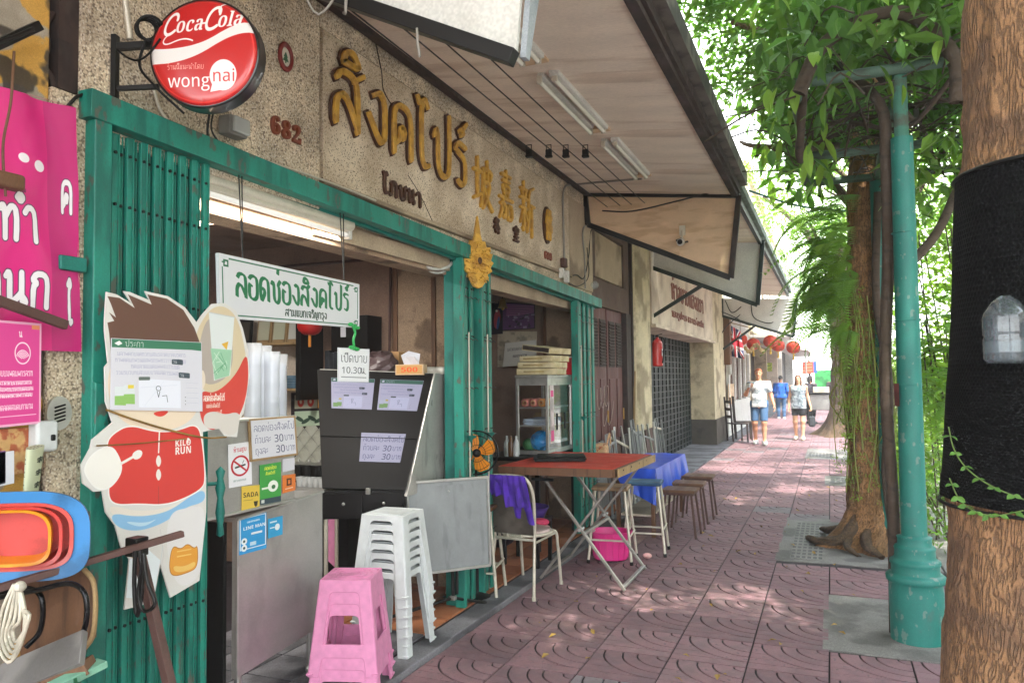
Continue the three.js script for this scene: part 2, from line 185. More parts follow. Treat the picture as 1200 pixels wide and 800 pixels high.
// ---------- materials ----------
const M = {
  joint: worn('#32292d', '#1f1a1c', { m: 1.3, rough: 0.95 }),
  tile: [0, 1, 2, 3, 4].map((i) => worn(['#86656a', '#7f6066', '#8a6a6f', '#7a5d62', '#7c7175'][i], ['#775f64', '#7c6468', '#745f63', '#6c575d', '#6c6367'][i], { m: 0.61, s: 11 + i * 7, amount: 0.6, cut: 0.46, fine: 0.08, chip: ['#6a575b', 0.74], bump: 0.0022, rough: 0.84, rvar: 0.25 })),
  concrete: worn('#7f7b78', '#595553', { m: 1.1, s: 31, amount: 0.7, cut: 0.45, fine: 0.12, bump: 0.002, rough: 0.9 }),
  strip: worn('#77757a', '#48464a', { m: 1.4, s: 33, amount: 0.75, cut: 0.42, fine: 0.1, bump: 0.002, rough: 0.82 }),
  asphalt: worn('#8e8b85', '#6d6a66', { m: 1.7, s: 35, fine: 0.18, bump: 0.003, rough: 0.95 }),
  terra: worn('#ad6c46', '#6b3f2b', { m: 0.8, s: 37, rough: 0.6 }),
  soil: worn('#5b4936', '#38291d', { m: 0.7, s: 39, fine: 0.25, bump: 0.01, rough: 1 }),
  teal: worn('#208675', '#10524a', { m: [0.7, 1.6], s: 41, sx: 2, amount: 0.55, cut: 0.48, fine: 0.05, chip: ['#5e5a50', 0.69], bump: 0.0006, rough: 0.5 }),
  tealDark: worn('#17756a', '#0c3f3a', { m: 0.8, s: 43, amount: 0.5, rough: 0.5, bump: 0.0006 }),
  tealPole: worn('#1d6f66', '#42605a', { m: [0.5, 0.9], s: 45, amount: 0.85, cut: 0.56, fine: 0.05, bump: 0.0012, rough: 0.5, chip: ['#6b7d76', 0.71] }),
  plaster: worn('#b3a088', '#6f5f4f', { m: 1.9, s: 47, amount: 0.6, cut: 0.48, bump: 0.002, rough: 0.92 }),
  cream: worn('#cdbfa0', '#83745e', { m: 1.6, s: 49, amount: 0.7, cut: 0.46, fine: 0.1, bump: 0.0015, rough: 0.9 }),
  pale: worn('#d6c7b6', '#a38f80', { m: 2.4, s: 51, amount: 0.5, cut: 0.5, bump: 0.001, rough: 0.85 }),
  white: worn('#d0cec8', '#aaa59c', { m: 1.8, s: 53, amount: 0.35, cut: 0.58, bump: 0.0008, rough: 0.7 }),
  soffit: worn('#e7d8c8', '#c8b29f', { m: [3.1, 1.2], s: 55, sx: 1, sy: 3, amount: 0.6, cut: 0.47, fine: 0.03, bump: 0.0008, rough: 0.85 }),
  ply: worn('#d4b694', '#ad8a68', { m: [1.4, 0.9], s: 57, sx: 1, sy: 3, amount: 0.45, cut: 0.5, fine: 0.03, bump: 0.0005, rough: 0.7 }),
  darkWood: worn('#3a2c27', '#1c1513', { m: 0.7, s: 59, sx: 2, rough: 0.75 }),
  brownWood: worn('#6b4a33', '#3f2a1c', { m: [0.5, 1.2], s: 61, sx: 4, rough: 0.6 }),
  rawWood: worn('#a3875f', '#6a5237', { m: [0.4, 1.1], s: 63, sx: 3, rough: 0.75 }),
  maroon: worn('#5a2a26', '#331816', { m: [0.6, 1.5], s: 65, sx: 3, amount: 0.6, rough: 0.6 }),
  steel: worn('#b5b3b0', '#9a9794', { m: [1.9, 1.1], s: 67, sx: 3, sy: 1, amount: 0.4, fine: 0.02, bump: 0.0003, rough: 0.46, rvar: 0.18, metal: 0.7 }),
  alu: worn('#c4c4c0', '#8f8f8c', { m: 0.5, s: 69, amount: 0.3, fine: 0.02, bump: 0.0002, rough: 0.38, metal: 0.85 }),
  greyBoard: worn('#8f9395', '#74787a', { m: [0.5, 0.9], s: 71, sx: 3, amount: 0.5, fine: 0.03, bump: 0.0003, rough: 0.45, metal: 0.35 }),
  blackWood: phy({ color: '#120e0d', roughness: 0.42, specularIntensity: 0.45 }),
  black: phy({ color: '#0e0d0d', roughness: 0.5, specularIntensity: 0.5 }), blackMetal: std({ color: '#1d1c1b', roughness: 0.4, metalness: 0.5 }), wire: std({ color: '#1b1917', roughness: 0.6 }), greyWire: std({ color: '#8d8880', roughness: 0.6 }),
  rustBrown: worn('#5a403a', '#382622', { m: 0.5, s: 75, rough: 0.7 }),
  gold: worn('#d9aa4a', '#a87a34', { m: 0.25, s: 77, amount: 0.5, cut: 0.46, fine: 0.06, bump: 0.0012, rough: 0.42, metal: 0.25 }),
  brass: std({ color: '#b08b4a', roughness: 0.28, metalness: 0.9 }),
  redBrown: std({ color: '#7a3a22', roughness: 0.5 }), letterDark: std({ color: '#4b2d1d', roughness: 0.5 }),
  whitePlastic: worn('#cdd1d2', '#bcbfbe', { m: 0.4, s: 79, amount: 0.25, fine: 0.015, bump: 0.0002, rough: 0.38 }),
  pinkPlastic: worn('#dd8db6', '#d07da8', { m: 0.3, s: 81, amount: 0.35, fine: 0.03, bump: 0.0003, rough: 0.42 }),
  creamMetal: worn('#cfc8b8', '#988c78', { m: 0.5, s: 83, amount: 0.4, rough: 0.35, metal: 0.3, bump: 0.0003 }),
  paper: std({ color: '#d2d2da', roughness: 0.85 }), card: worn('#b98f62', '#94693f', { m: 0.6, s: 85, rough: 0.85 }), boxPaper: worn('#d9cda6', '#b39f70', { m: 0.5, s: 87, rough: 0.75 }),
  glass: phy({ color: '#ffffff', roughness: 0.04, transmission: 1, thickness: 0, ior: 1.45 }), clear: phy({ color: '#eef3f4', roughness: 0.12, transmission: 0.9, thickness: 0, ior: 1.4 }),
  tubeGlass: std({ color: '#eceade', roughness: 0.25 }), blue: std({ color: '#1a49c8', roughness: 0.45 }), red: std({ color: '#c4231f', roughness: 0.45 }), pink: std({ color: '#e6358e', roughness: 0.4 }), orange: std({ color: '#e08a1e', roughness: 0.4 }),
};
M.pebble = (() => { // coarse pebble-dash render
  const n = 512, cells = 100, h = (u, v) => { let best = 9, id = 0; const x = u * cells, y = v * cells, xi = Math.floor(x), yi = Math.floor(y); for (let j = -1; j < 2; j++) for (let i = -1; i < 2; i++) { const a = (xi + i + cells) % cells, b = (yi + j + cells) % cells, d = Math.hypot(xi + i + hash(a, b, 3) - x, yi + j + hash(a, b, 5) - y); if (d < best) { best = d; id = hash(a, b, 8); } } return [best, id]; };
  const map = texture(n, 0.72, (u, v) => { const [d, id] = h(u, v), big = fbm(u * 4, v * 4, 4, 4, 21), c = id < 0.16 ? hex('#8f7f6d') : id < 0.5 ? hex('#cdbaa0') : id < 0.85 ? hex('#dbc9af') : hex('#ecdfca'); return mix3(c, hex('#857767'), smoothstep(d, 0.42, 0.8) * 0.5).map((q) => q * (0.7 + 0.5 * big)); });
  const bump = texture(n, 0.72, (u, v) => { const [d, id] = h(u, v); return [clamp(1 - d * 1.2, 0, 1) * (0.5 + id * 0.5), 0, 0]; }, false);
  return std({ map, bumpMap: bump, bumpScale: 0.0028, roughness: 0.92 });
})();
M.terrazzo = (() => { const n = 512; const map = texture(n, 0.8, (u, v) => { const k = hash(Math.floor(u * 128), Math.floor(v * 128), 4), k2 = hash(Math.floor(u * 256), Math.floor(v * 256), 6), big = fbm(u * 3, v * 3, 3, 5, 25); let c = mix3(hex('#e6d7bf'), hex('#b8a58b'), smoothstep(big, 0.3, 0.7)); if (k < 0.07) c = hex('#80705f'); else if (k2 < 0.12) c = hex('#ded1bd'); else if (k2 > 0.93) c = hex('#8f7e6b'); return c; }); const bump = texture(256, 0.8, (u, v) => [hash(Math.floor(u * 128), Math.floor(v * 128), 4), 0, 0], false); return std({ map, bumpMap: bump, bumpScale: 0.0014, roughness: 0.9 }); })();
M.stucco = worn('#a08870', '#5f4d3f', { m: 0.9, s: 91, amount: 0.7, cut: 0.42, fine: 0.16, bump: 0.004, rough: 0.95 });
M.inner = worn('#957a69', '#735a4c', { m: 1.7, s: 93, amount: 0.5, rough: 0.85 });
M.innerLight = worn('#d6c8b8', '#a6927c', { m: 1.7, s: 95, amount: 0.4, rough: 0.8 });

// ---------- ground ----------
const T = 0.428, TX0 = -2.19, KERB = 0.94;
struct('ground', span(-60, 60, -0.6, -0.16, -140, 30), M.soil);
const pavement = struct('pavement', span(TX0, KERB - 0.12, -0.15, -0.011, -60, 6), M.joint);
struct('kerb', [span(KERB - 0.118, KERB + 0.06, -0.155, 0.0, -60, 6, 0.015)], M.concrete);
struct('road', span(KERB + 0.06, 10.2, -0.155, -0.13, -130, 20), M.asphalt);
{
  const E = (rx, ry, k = 9) => Array.from({ length: k + 1 }, (_, i) => { const a = (i / k) * Math.PI / 2; return [1 - rx * Math.cos(a), ry * Math.sin(a)]; }); // quarter ellipse about the far right corner
  const g = 0.0165, R = [[0.145, 0.14], [0.42, 0.4], [0.625, 0.6], [0.89, 0.8]], parts = [];
  parts.push([[1, 0], ...E(R[0][0] - g, R[0][1] - g)]);
  for (let i = 0; i < 3; i++) parts.push([...E(R[i][0] + g, R[i][1] + g), ...E(R[i + 1][0] - g, R[i + 1][1] - g).reverse()]);
  const arc = (v) => 1 - (0.89 + g) * Math.sqrt(Math.max(0, 1 - (v / (0.8 + g)) ** 2)), lines = [-0.01, 0.14, 0.4, 0.6, 0.8], w = 0.009;
  for (let i = 0; i < 4; i++) { const v0 = Math.max(0, lines[i] + w), v1 = lines[i + 1] - w, e = []; for (let k = 0; k <= 5; k++) { const v = lerp(v0, v1, k / 5); e.push([arc(v), v]); } parts.push([[0, v0], ...e, [0, v1]]); }
  parts.push([[0, 0.8 + w], [0.9, 0.8 + w + 0.006], [1, 0.8 + g], [1, 1], [0, 1]]);
  const q = 0.006, geo = join(parts.map((p) => slab(p.map(([u, v]) => [lerp(q, T - q, u), lerp(q, T - q, v)]).reverse(), 0.0085, 0.0012).rotateX(Math.PI / 2))); // u -> x, v -> towards the viewer
  geo.translate(-T / 2, 0, -T / 2);
  // cells covered by concrete around the tree, the pole and further gratings
  const holes = [[-0.53, 0.9, -9.4, -7.2], [-0.07, 0.9, -6.22, -4.96], [-0.1, 0.9, -13.4, -12.3], [-0.5, 0.9, -18.2, -16.0], [0.36, 0.9, -10.9, -10.2]];
  const cells = [];
  for (let r = 0; r < 130; r++) for (let c = 0; c < 7; c++) { const x = TX0 + (c + 0.5) * T, z = 1.05 - (r + 0.5) * T; if (x + T / 2 > KERB - 0.1) continue; if (holes.some((h) => x > h[0] && x < h[1] && z > h[2] && z < h[3])) continue; cells.push([x, z]); }
  const seen = cells.filter(([x, z]) => z < -3.2 && !(z > -4.0 && x < -1.9));
  const near = new Set(seen.slice(0, 292).map(String));
  const rest = cells.filter((c) => !near.has(String(c)));
  for (const [x, z] of cells) if (near.has(String([x, z]))) { const m = raw('paving_tile', geo, M.tile[rnd() < 0.05 ? 4 : Math.floor(rnd() * 4)], pavement); m.position.set(x, -0.002 + rr(-0.0016, 0.0016), z); m.rotation.set(rr(-1, 1) * 0.004, rr(-1, 1) * 0.004, rr(-1, 1) * 0.004); }
  const im = new THREE.InstancedMesh(geo, M.tile[0], rest.length), o = new THREE.Object3D(); rest.forEach(([x, z], i) => { o.position.set(x, -0.002 + rr(-0.0015, 0.0015), z); o.rotation.set(rr(-1, 1) * 0.003, 0, rr(-1, 1) * 0.003); o.updateMatrix(); im.setMatrixAt(i, o.matrix); });
  im.name = 'distant_paving_tiles'; tag(im, null, null, null, 'stuff'); pavement.add(im); im.receiveShadow = true;
  for (const [x0, x1, z0, z1] of holes) mesh('concrete_patch', span(Math.max(x0 - 0.02, -0.5), KERB - 0.125, -0.03, -0.0006, z0 + 0.012, z1 - 0.012, 0.004), M.concrete, pavement);
}
// gratings
function grating(x0, x1, z0, z1, label, nx, nz) {
  const t = thing('drain_grating', label, 'grating', [0, 0, 0], 0, 'drain gratings in the pavement'), g = [], y0 = 0.0012, y1 = 0.0042;
  mesh('hole_shade', span(x0 + 0.01, x1 - 0.01, -0.001, 0.0006, z0 + 0.01, z1 - 0.01), M.black, t);  // thin black sheet paints the shade inside the grate holes
  const w = (x1 - x0) / nx, d = (z1 - z0) / nz;
  for (let i = 0; i <= nx; i++) g.push(span(x0 + i * w - w * 0.16, x0 + i * w + w * 0.16, y0, y1, z0, z1));
  for (let j = 0; j <= nz; j++) for (let i = 0; i < nx; i++) g.push(span(x0 + i * w + w * 0.16, x0 + (i + 1) * w - w * 0.16, y0, y1 - 0.0005, z0 + j * d - d * 0.2, z0 + j * d + d * 0.2));
  mesh('grate', g, M.concrete, t); return t;
}
grating(-0.38, -0.1, -9.08, -7.3, 'long grey concrete grating with square holes beside the fern tree roots', 6, 13);
grating(-0.05, 0.35, -13.2, -12.5, 'grey slotted drain cover nearest behind the fern tree', 5, 4);
grating(-0.45, 0.0, -17.2, -16.3, 'grey slotted drain cover on the left before the distant tree', 7, 4);
grating(0.1, 0.55, -17.9, -17.0, 'grey slotted drain cover on the right before the distant tree', 7, 4);
{ const t = struct('seam', span(-2.1, 0.74, 0.0005, 0.005, -20.05, -19.95), M.strip); t.name = 'pavement_seam'; }
// shop step and floor
struct('step', [span(TX0 - 0.17, TX0 - 0.004, -0.15, 0.035, -8.9, 4, 0.012), span(TX0 - 0.9, TX0 - 0.004, -0.15, 0.02, -60, -8.9, 0.012)], M.strip);
const floor = struct('shop_floor', span(-7, TX0 - 0.172, -0.15, 0.035, -8.9, 4), M.joint);
{ const g = box(0.29, 0.012, 0.29); const vs = [M.terra, worn('#9a5a38', '#5f3826', { m: 0.7, s: 101, rough: 0.6 })];
  for (let i = 0; i < 4; i++) for (let j = 0; j < 26; j++) { const m = raw('floor_tile', i + j ? floor.children[0].geometry : join(g), vs[Math.floor(rnd() * 2)], floor); if (j < 9) m.material = M.strip; m.position.set(TX0 - 0.175 - 0.15 - i * 0.3, 0.0405 + rr(0, 0.001), -1.7 - j * 0.3); } }
struct('far_ground_strip', span(-7, TX0 - 0.9, -0.15, 0.03, -60, -8.9), M.concrete);
// ---------- the shop ----------
const FX = -2.4, shop = thing('shophouse', 'old pebble-dash shophouse with open front, green gates and gold lettering', 'shophouse');
const pb = (n, g, m, p = shop) => mesh(n, g, m, p);
pb('facade', [span(FX - 0.2, FX, 2.5, 3.75, -3.235, -1.905), span(FX - 0.2, FX - 0.02, 2.5, 3.465, -8.2, -3.265)], M.pebble); pb('frieze', span(FX - 0.2, FX - 0.012, 3.47, 3.75, -8.2, -3.26), M.pebble);
pb('sign_panel', span(FX - 0.19, FX, 2.665, 3.462, -7.36, -3.27, 0.008), M.terrazzo);
pb('ledge', [span(FX - 0.1, FX + 0.018, 2.635, 2.66, -7.4, -3.255, 0.005)], M.plaster);
pb('facade_end', span(FX - 0.19, FX - 0.004, 2.56, 3.47, -8.2, -7.37, 0.006), M.plaster);
pb('corner_pillar', [span(FX - 0.3, FX + 0.01, -0.1, 3.75, -1.903, -1.866), span(FX - 0.3, FX + 0.008, -0.1, 2.62, -1.866, -1.76)], M.pebble);
pb('pillar_strip', span(FX - 0.28, FX - 0.004, 2.63, 3.75, -1.864, -1.79), M.darkWood);
pb('lintel', span(FX - 0.26, FX - 0.1, 2.36, 2.56, -4.9, -1.9, 0.006), M.stucco); pb('lintel', span(FX - 0.26, FX - 0.1, 2.34, 2.54, -8.2, -5.3, 0.006), M.stucco);
for (const a of [[2.385, 2.48, -4.86, -3.3], [2.33, 2.44, -7.5, -5.42]]) pb('lintel_board', span(FX - 0.098, FX - 0.07, ...a, 0.004), M.plaster);
pb('ceiling', span(-6.5, FX - 0.2, 2.78, 2.9, -8.5, -1.6), M.inner);
pb('ceiling_beam', span(-6.4, FX - 0.25, 2.62, 2.78, -3.9, -3.75), M.inner);
pb('back_wall', span(-6.62, -6.5, 0, 2.9, -8.5, -1.6), M.inner);
pb('side_wall', [span(-6.5, FX - 0.3, 0, 2.9, -1.69, -1.6)], M.inner);
pb('partition_wall', span(-6.5, -3.2, 0.05, 2.78, -5.42, -5.34), M.inner); pb('partition_wall', span(-6.5, -2.98, 0.05, 2.78, -8.47, -8.38), M.inner);
for (const [z, x1] of [[-5.25, -3.18], [-8.2, -3.0]]) { pb('pier', span(x1, FX - 0.1, 0.05, 2.78, z - 0.2, z), M.stucco); for (const x of [x1 + 0.02, x1 + 0.36, x1 + 0.52]) pb('batten', span(x - 0.018, x + 0.018, 0.05, 2.55, z, z + 0.018, 0.003), M.brownWood); }
pb('upper_storey', span(-6.6, FX - 0.02, 3.76, 8.2, -8.2, -1.7), M.plaster);
pb('party_wall', span(-6.6, FX - 0.15, 0, 8.2, -8.6, -8.48), M.plaster);
// gate rail
const rail = thing('gate_rail', 'green painted iron rail across the top of the shop front', 'rail');
mesh('beam', bar([FX + 0.035, 2.592, -1.86], [FX + 0.035, 2.44, -8.28], 0.07, 0.1), M.teal, rail);
mesh('lower_lip', bar([FX - 0.02, 2.535, -1.9], [FX - 0.02, 2.385, -8.26], 0.03, 0.02), M.tealDark, rail);
// folding gates
function gate(label, z0, z1, y1, n, latticed) {
  const t = thing('folding_gate', label, 'gate', [0, 0, 0], 0, 'green folding gates'), w = (z0 - z1) / n; let last;
  for (let i = 0; i < n; i++) { const z = z0 - (i + 0.5) * w, x = FX + (i % 2 ? 0.014 : -0.006) + rr(-.002, .002); const m = mesh('slat', [span(x - 0.012, x + 0.006, 0.06, y1, z - w * 0.42, z + w * 0.42, 0.003), ...(latticed ? [] : [span(x + 0.006, x + 0.012, 0.06, y1, z - w * 0.44, z - w * 0.3, 0.002)])], M.teal, t); }
  const bolts = []; for (const y of [0.3, 0.75, 1.25, 1.93, 2.27, 2.46]) if (y < y1) for (let i = 0; i < n; i++) bolts.push(put(new THREE.CylinderGeometry(0.0065, 0.0065, 0.012, 6), FX + (i % 2 ? 0.02 : 0.01), y - i * 0.001, z0 - (i + 0.5) * w + w * 0.1, 0, 0, Math.PI / 2));
  mesh('bolts', bolts, M.blackMetal, t); return t;
}
const gateA = gate('wide folded green gate behind the boy cut-out', -1.955, -2.455, 2.53, 16);
mesh('backing', span(FX - 0.04, FX - 0.025, 0.06, 2.53, -2.45, -1.95), M.tealDark, gateA); mesh('end_post', span(FX - 0.03, FX + 0.06, 0.05, 2.62, -1.955, -1.885, 0.006), M.teal, gateA);
mesh('jamb', span(FX - 0.05, FX + 0.0, 0.05, 2.56, -1.883, -1.83, 0.006), M.tealDark, gateA);
mesh('hasp', [span(FX + 0.01, FX + 0.05, 2.0, 2.05, -1.87, -1.77, 0.006)], M.tealDark, gateA);
mesh('latch_handle', [put(lathe([[0.001, 0], [0.016, 0.01], [0.012, 0.05], [0.02, 0.1], [0.012, 0.16], [0.021, 0.2], [0.012, 0.24], [0.02, 0.27], [0.001, 0.29]], 12), FX + 0.05, 0.98, -2.5), rod([FX + 0.0, 1.2, -2.45], [FX + 0.05, 1.2, -2.5], 0.008)], M.tealDark, gateA);
mesh('scroll_plate', slab([[0, 0], [0.05, 0.02], [0.06, 0.07], [0.03, 0.1], [0.055, 0.14], [0.05, 0.2], [0.02, 0.24], [0, 0.24]], 0.012, 0.003).rotateY(Math.PI / 2).translate(FX + 0.06, 1.38, -1.89), M.teal, gateA);
const gateB = gate('green folded gate at the post with the gold ornament, left leaf', -4.84, -5.08, 2.5, 5, true), gateC = gate('green folded gate at the post with the gold ornament, right leaf', -5.16, -5.4, 2.49, 5, true), gateD = gate('narrow folded green gate at the far end of the shop', -7.5, -8.2, 2.42, 9, true);
for (const [g, z0, z1] of [[gateB, -4.84, -5.08], [gateC, -5.16, -5.4], [gateD, -7.5, -8.2]]) {
  const w = []; for (const y of [0.5, 0.85, 1.2, 1.55, 1.9, 2.2]) { let p = []; for (let k = 0; k <= 6; k++) p.push([FX + 0.032, y + (k % 2 ? 0.008 : -0.004), lerp(z0 + 0.0, z1, k / 6)]); w.push(tube(p, 0.0035, 14, 5)); }
  mesh('cross_bars', w, M.blackMetal, g); mesh('edge_post', [span(FX - 0.03, FX + 0.045, 0.05, 2.5, z0 + 0.035, z0 + 0.003, 0.004)], M.teal, g);
  mesh('bright_rod', rod([FX + 0.045, 0.4, z0 - 0.06], [FX + 0.045, 1.95, z0 - 0.06], 0.006), M.creamMetal, g);
  mesh('catch', [put(new THREE.ConeGeometry(0.04, 0.05, 4), FX + 0.07, 1.2, z0 - 0.02, Math.PI), bar([FX + 0.02, 1.215, z0], [FX + 0.09, 1.215, z0 - 0.06], 0.03, 0.02)], M.tealDark, g);
}
pb('divider_post', span(FX - 0.12, FX - 0.03, 0.05, 2.5, -5.41, -4.84), M.tealDark);
// ---------- awning over the shop ----------
const awn = thing('awning', 'long flat awning with stained pinkish soffit over the shop front', 'awning');
{ // soffit boards
  const z0 = 2.6, z1 = -7.95, n = 7; for (let i = 0; i < n; i++) { const a = lerp(z0, z1, i / n) - 0.002, b = lerp(z0, z1, (i + 1) / n) + 0.002; mesh('soffit_panel', plate([[FX + 0.0, 3.63, a], [FX, 3.63, b], [-0.84, 3.45, b], [-0.84, 3.45, a]], -0.014), M.soffit, awn); }
  mesh('wall_batten', bar([FX + 0.03, 3.605, z0], [FX + 0.03, 3.61, z1], 0.05, 0.06), M.darkWood, awn);
  mesh('roof_sheet', plate([[FX - 0.1, 3.78, z0], [FX - 0.1, 3.78, z1], [-0.72, 3.6, z1], [-0.72, 3.6, z0]], -0.02), M.darkWood, awn);
  mesh('edge_beam', [bar([-0.83, 3.46, z0], [-0.83, 3.46, z1], 0.06, 0.09), bar([-0.79, 3.53, z0], [-0.79, 3.53, z1], 0.03, 0.16)], M.darkWood, awn);
  const gut = worn('#6c655e', '#38332f', { m: 0.9, s: 111, rough: 0.6, metal: 0.3, amount: 0.8, cut: 0.42 });
  mesh('gutter', [bar([-0.745, 3.59, z0], [-0.745, 3.59, z1], 0.07, 0.14)], gut, awn);
}
// end screens under the awnings
function screen(name, label, z, outline, mat, frame, fw, brace) { // outline in x, y: top wall, bottom wall, bottom street, top street
  const t = thing(name, label, 'awning screen'); mesh('board', plate(outline.map(([x, y]) => [x, y, z]), 0.018), mat, t);
  const n = outline.length; for (let i = 0; i < n; i++) { if (frame[i]) mesh('frame_bar', bar([...outline[i], z + 0.012], [...outline[(i + 1) % n], z + 0.012], fw, fw), frame[i], t); }
  if (brace) mesh('brace', bar([...brace[0], z + 0.04], [...brace[1], z + 0.04], fw * 0.9, fw * 0.9), frame[1] || frame[0], t); return t;
}
const greenBlack = std({ color: '#1d2b25', roughness: 0.5 });
const sA = screen('awning_screen', 'white boarded end screen hanging nearest under the awning', -2.26, [[FX, 3.62], [FX + 0.02, 3.385], [-0.91, 2.65], [-0.83, 3.44]], M.white, [null, M.blackMetal, null, null], 0.05);
mesh('return_panel', plate([[-0.9, 2.66, -2.275], [-0.9, 2.66, -2.31], [-0.82, 3.44, -2.44], [-0.82, 3.44, -2.275]].reverse(), 0.02), worn('#9aa0a5', '#6e7478', { m: 0.8, s: 113 }), sA);
mesh('board_seam', bar([-1.35, 3.06, -2.243], [-0.9, 2.87, -2.243], 0.006, 0.004), M.greyWire, sA);
screen('awning_screen', 'tan plywood end screen with black frame over the far end of the shop', -7.95, [[FX, 3.61], [FX + 0.03, 3.27], [-0.89, 2.6], [-0.79, 3.43]], M.ply, [M.blackMetal, M.blackMetal, M.darkWood, M.blackMetal], 0.055);
screen('awning_screen', 'white end screen with dark green frame and brace over the shuttered shop', -11.9, [[-2.62, 3.72], [-2.61, 3.36], [-0.96, 2.66], [-0.86, 3.62]], M.white, [greenBlack, greenBlack, greenBlack, null], 0.06, [[-2.62, 2.5], [-1.75, 3.0]]);
screen('awning_screen', 'far white end screen with thin brace beside the red lanterns', -20.2, [[-2.5, 3.6], [-2.5, 3.15], [-0.8, 2.56], [-0.7, 3.5]], M.white, [greenBlack, greenBlack, greenBlack, null], 0.06, [[-2.5, 2.3], [-1.7, 2.87]]);

{ // the awnings of the next two shops
  for (const [z0, z1, x0, lab] of [[-8.02, -11.86, -2.6, 'flat awning over the maroon door and column'], [-11.95, -20.15, -2.5, 'flat awning over the shuttered shop']]) { const t = thing('awning', lab, 'awning'); for (let i = 0; i < 3; i++) { const a = lerp(z0, z1, i / 3), b = lerp(z0, z1, (i + 1) / 3) + 0.003; mesh('soffit_panel', plate([[x0, 3.72, a], [x0, 3.72, b], [-0.92, 3.6, b], [-0.92, 3.6, a]], -0.014), M.soffit, t); } mesh('roof_sheet', plate([[x0 - 0.1, 3.86, z0], [x0 - 0.1, 3.86, z1], [-0.88, 3.72, z1], [-0.88, 3.72, z0]], -0.02), M.darkWood, t); mesh('edge_beam', bar([-0.9, 3.63, z0], [-0.9, 3.63, z1], 0.05, 0.14), greenBlack, t); mesh('gutter', bar([-0.85, 3.7, z0], [-0.85, 3.7, z1], 0.06, 0.1), soft('#6d7a72'), t); } }
// ---------- neighbours down the street ----------
const nb = thing('shophouse', 'narrow bay with maroon double door between the shop and the round column', 'shophouse');
const nbp = (n, g, m) => mesh(n, g, m, nb);
nbp('wall', [span(-3.0, -2.66, 2.78, 3.75, -10.7, -8.62), span(-6.6, -2.62, 3.76, 8.2, -12, -8.62)], M.plaster);
nbp('painted_panel', span(-2.66, -2.62, 2.86, 3.42, -10.35, -9.0, 0.006), M.plaster);
nbp('brown_frame', [span(-2.66, -2.6, 2.5, 2.84, -10.65, -8.65, 0.006), span(-2.66, -2.6, 2.84, 3.6, -10.65, -10.37, 0.006), span(-2.66, -2.6, 2.84, 3.6, -8.98, -8.65, 0.006), span(-2.66, -2.59, 3.44, 3.6, -10.36, -8.99, 0.006)], worn('#5d4a3f', '#3a2d26', { m: 0.9, s: 117 }));
for (const z of [-9.17, -9.97]) { const d = mesh('door_leaf', span(-2.68, -2.64, 0.04, 2.5, z - 0.38, z + 0.38, 0.005), M.maroon, nb);
  for (const dz of [-0.2, 0.17]) { mesh('louvre_panel', [span(-2.64, -2.632, 1.75, 2.35, z + dz - 0.14, z + dz + 0.14, 0.003), ...Array.from({ length: 14 }, (_, k) => box(0.012, 0.03, 0.25, -2.63, 1.79 + k * 0.04, z + dz, 0, 0, 0.5))], M.darkWood, d); mesh('door_panel', span(-2.642, -2.63, 0.3, 1.6, z + dz - 0.13, z + dz + 0.13, 0.006), M.maroon, d); }
  mesh('handle', rod([-2.61, 1.05, z - 0.3], [-2.61, 1.2, z - 0.3], 0.01), M.brass, d); }
{ // chalk scribble on the door: raised chalk strokes
  const pts = (n, f) => Array.from({ length: n }, (_, i) => f(i / (n - 1))); mesh('chalk_scribble', [tube(pts(60, (t) => [-2.624, 1.35 + 0.13 * Math.sin(t * 21) + 0.04 * t, -9.0 - 0.55 * t - 0.05 * Math.cos(t * 21)]), 0.0035, 110, 4), tube(pts(40, (t) => [-2.624, 1.16 + 0.15 * Math.sin(t * 13 + 1), -9.25 - 0.5 * t - 0.07 * Math.cos(t * 13)]), 0.0035, 80, 4)], std({ color: '#b9a79e', roughness: 1 }), nb); }
nbp('jamb', span(-2.75, -2.58, 0, 2.5, -10.66, -10.4, 0.006), M.darkWood);
nbp('column', [put(new RoundedBoxGeometry(0.5, 3.8, 0.95, 3, 0.12), -2.75, 1.85, -11.2)], M.cream);
nb.children[nb.children.length - 1].userData.label = 'cream plaster column with dark stained edge';
nbp('stained_edge', span(-2.9, -2.56, 0, 3.75, -10.74, -10.67, 0.01), M.darkWood);
const nc = thing('shophouse', 'pale shophouse with closed dark folding shutter and brown lettering', 'shophouse');
mesh('wall', [span(-3.2, -2.5, 2.41, 3.75, -18.4, -11.7), span(-6.6, -2.5, 3.76, 8.2, -20.6, -12)], M.pale, nc);
mesh('sill', span(-2.52, -2.44, 2.38, 2.43, -18.4, -11.7, 0.008), M.pale, nc);
mesh('pilaster', [span(-3.3, -2.5, 0.6, 3.75, -20.5, -18.42, 0.01)], M.cream, nc);
mesh('pilaster_base', span(-3.3, -2.47, 0, 0.6, -20.5, -18.42, 0.01), worn('#544c44', '#332d29', { m: 0.9, s: 119 }), nc);
mesh('side_wall', span(-3.3, -2.62, 0, 2.41, -11.95, -11.7), M.cream, nc);
{ const dk = worn('#2b3130', '#171b1b', { m: [0.5, 0.8], s: 121, amount: 0.8, cut: 0.4, rough: 0.55, metal: 0.3 }); for (let i = 0; i < 34; i++) { const z = -11.95 - (i + 0.5) * 0.19; mesh('shutter_slat', span(-3.1 + (i % 2) * 0.02, -3.07 + (i % 2) * 0.02, 0.03, 2.41, z - 0.0945, z + 0.0945, 0.004), dk, nc); }
  mesh('shutter_bar', Array.from({ length: 19 }, (_, k) => 0.12 + k * 0.12).map((y) => bar([-3.045, y, -11.95], [-3.045, y, -18.4], 0.012, 0.022)), soft('#2c3331', { rough: 0.5 }), nc); }
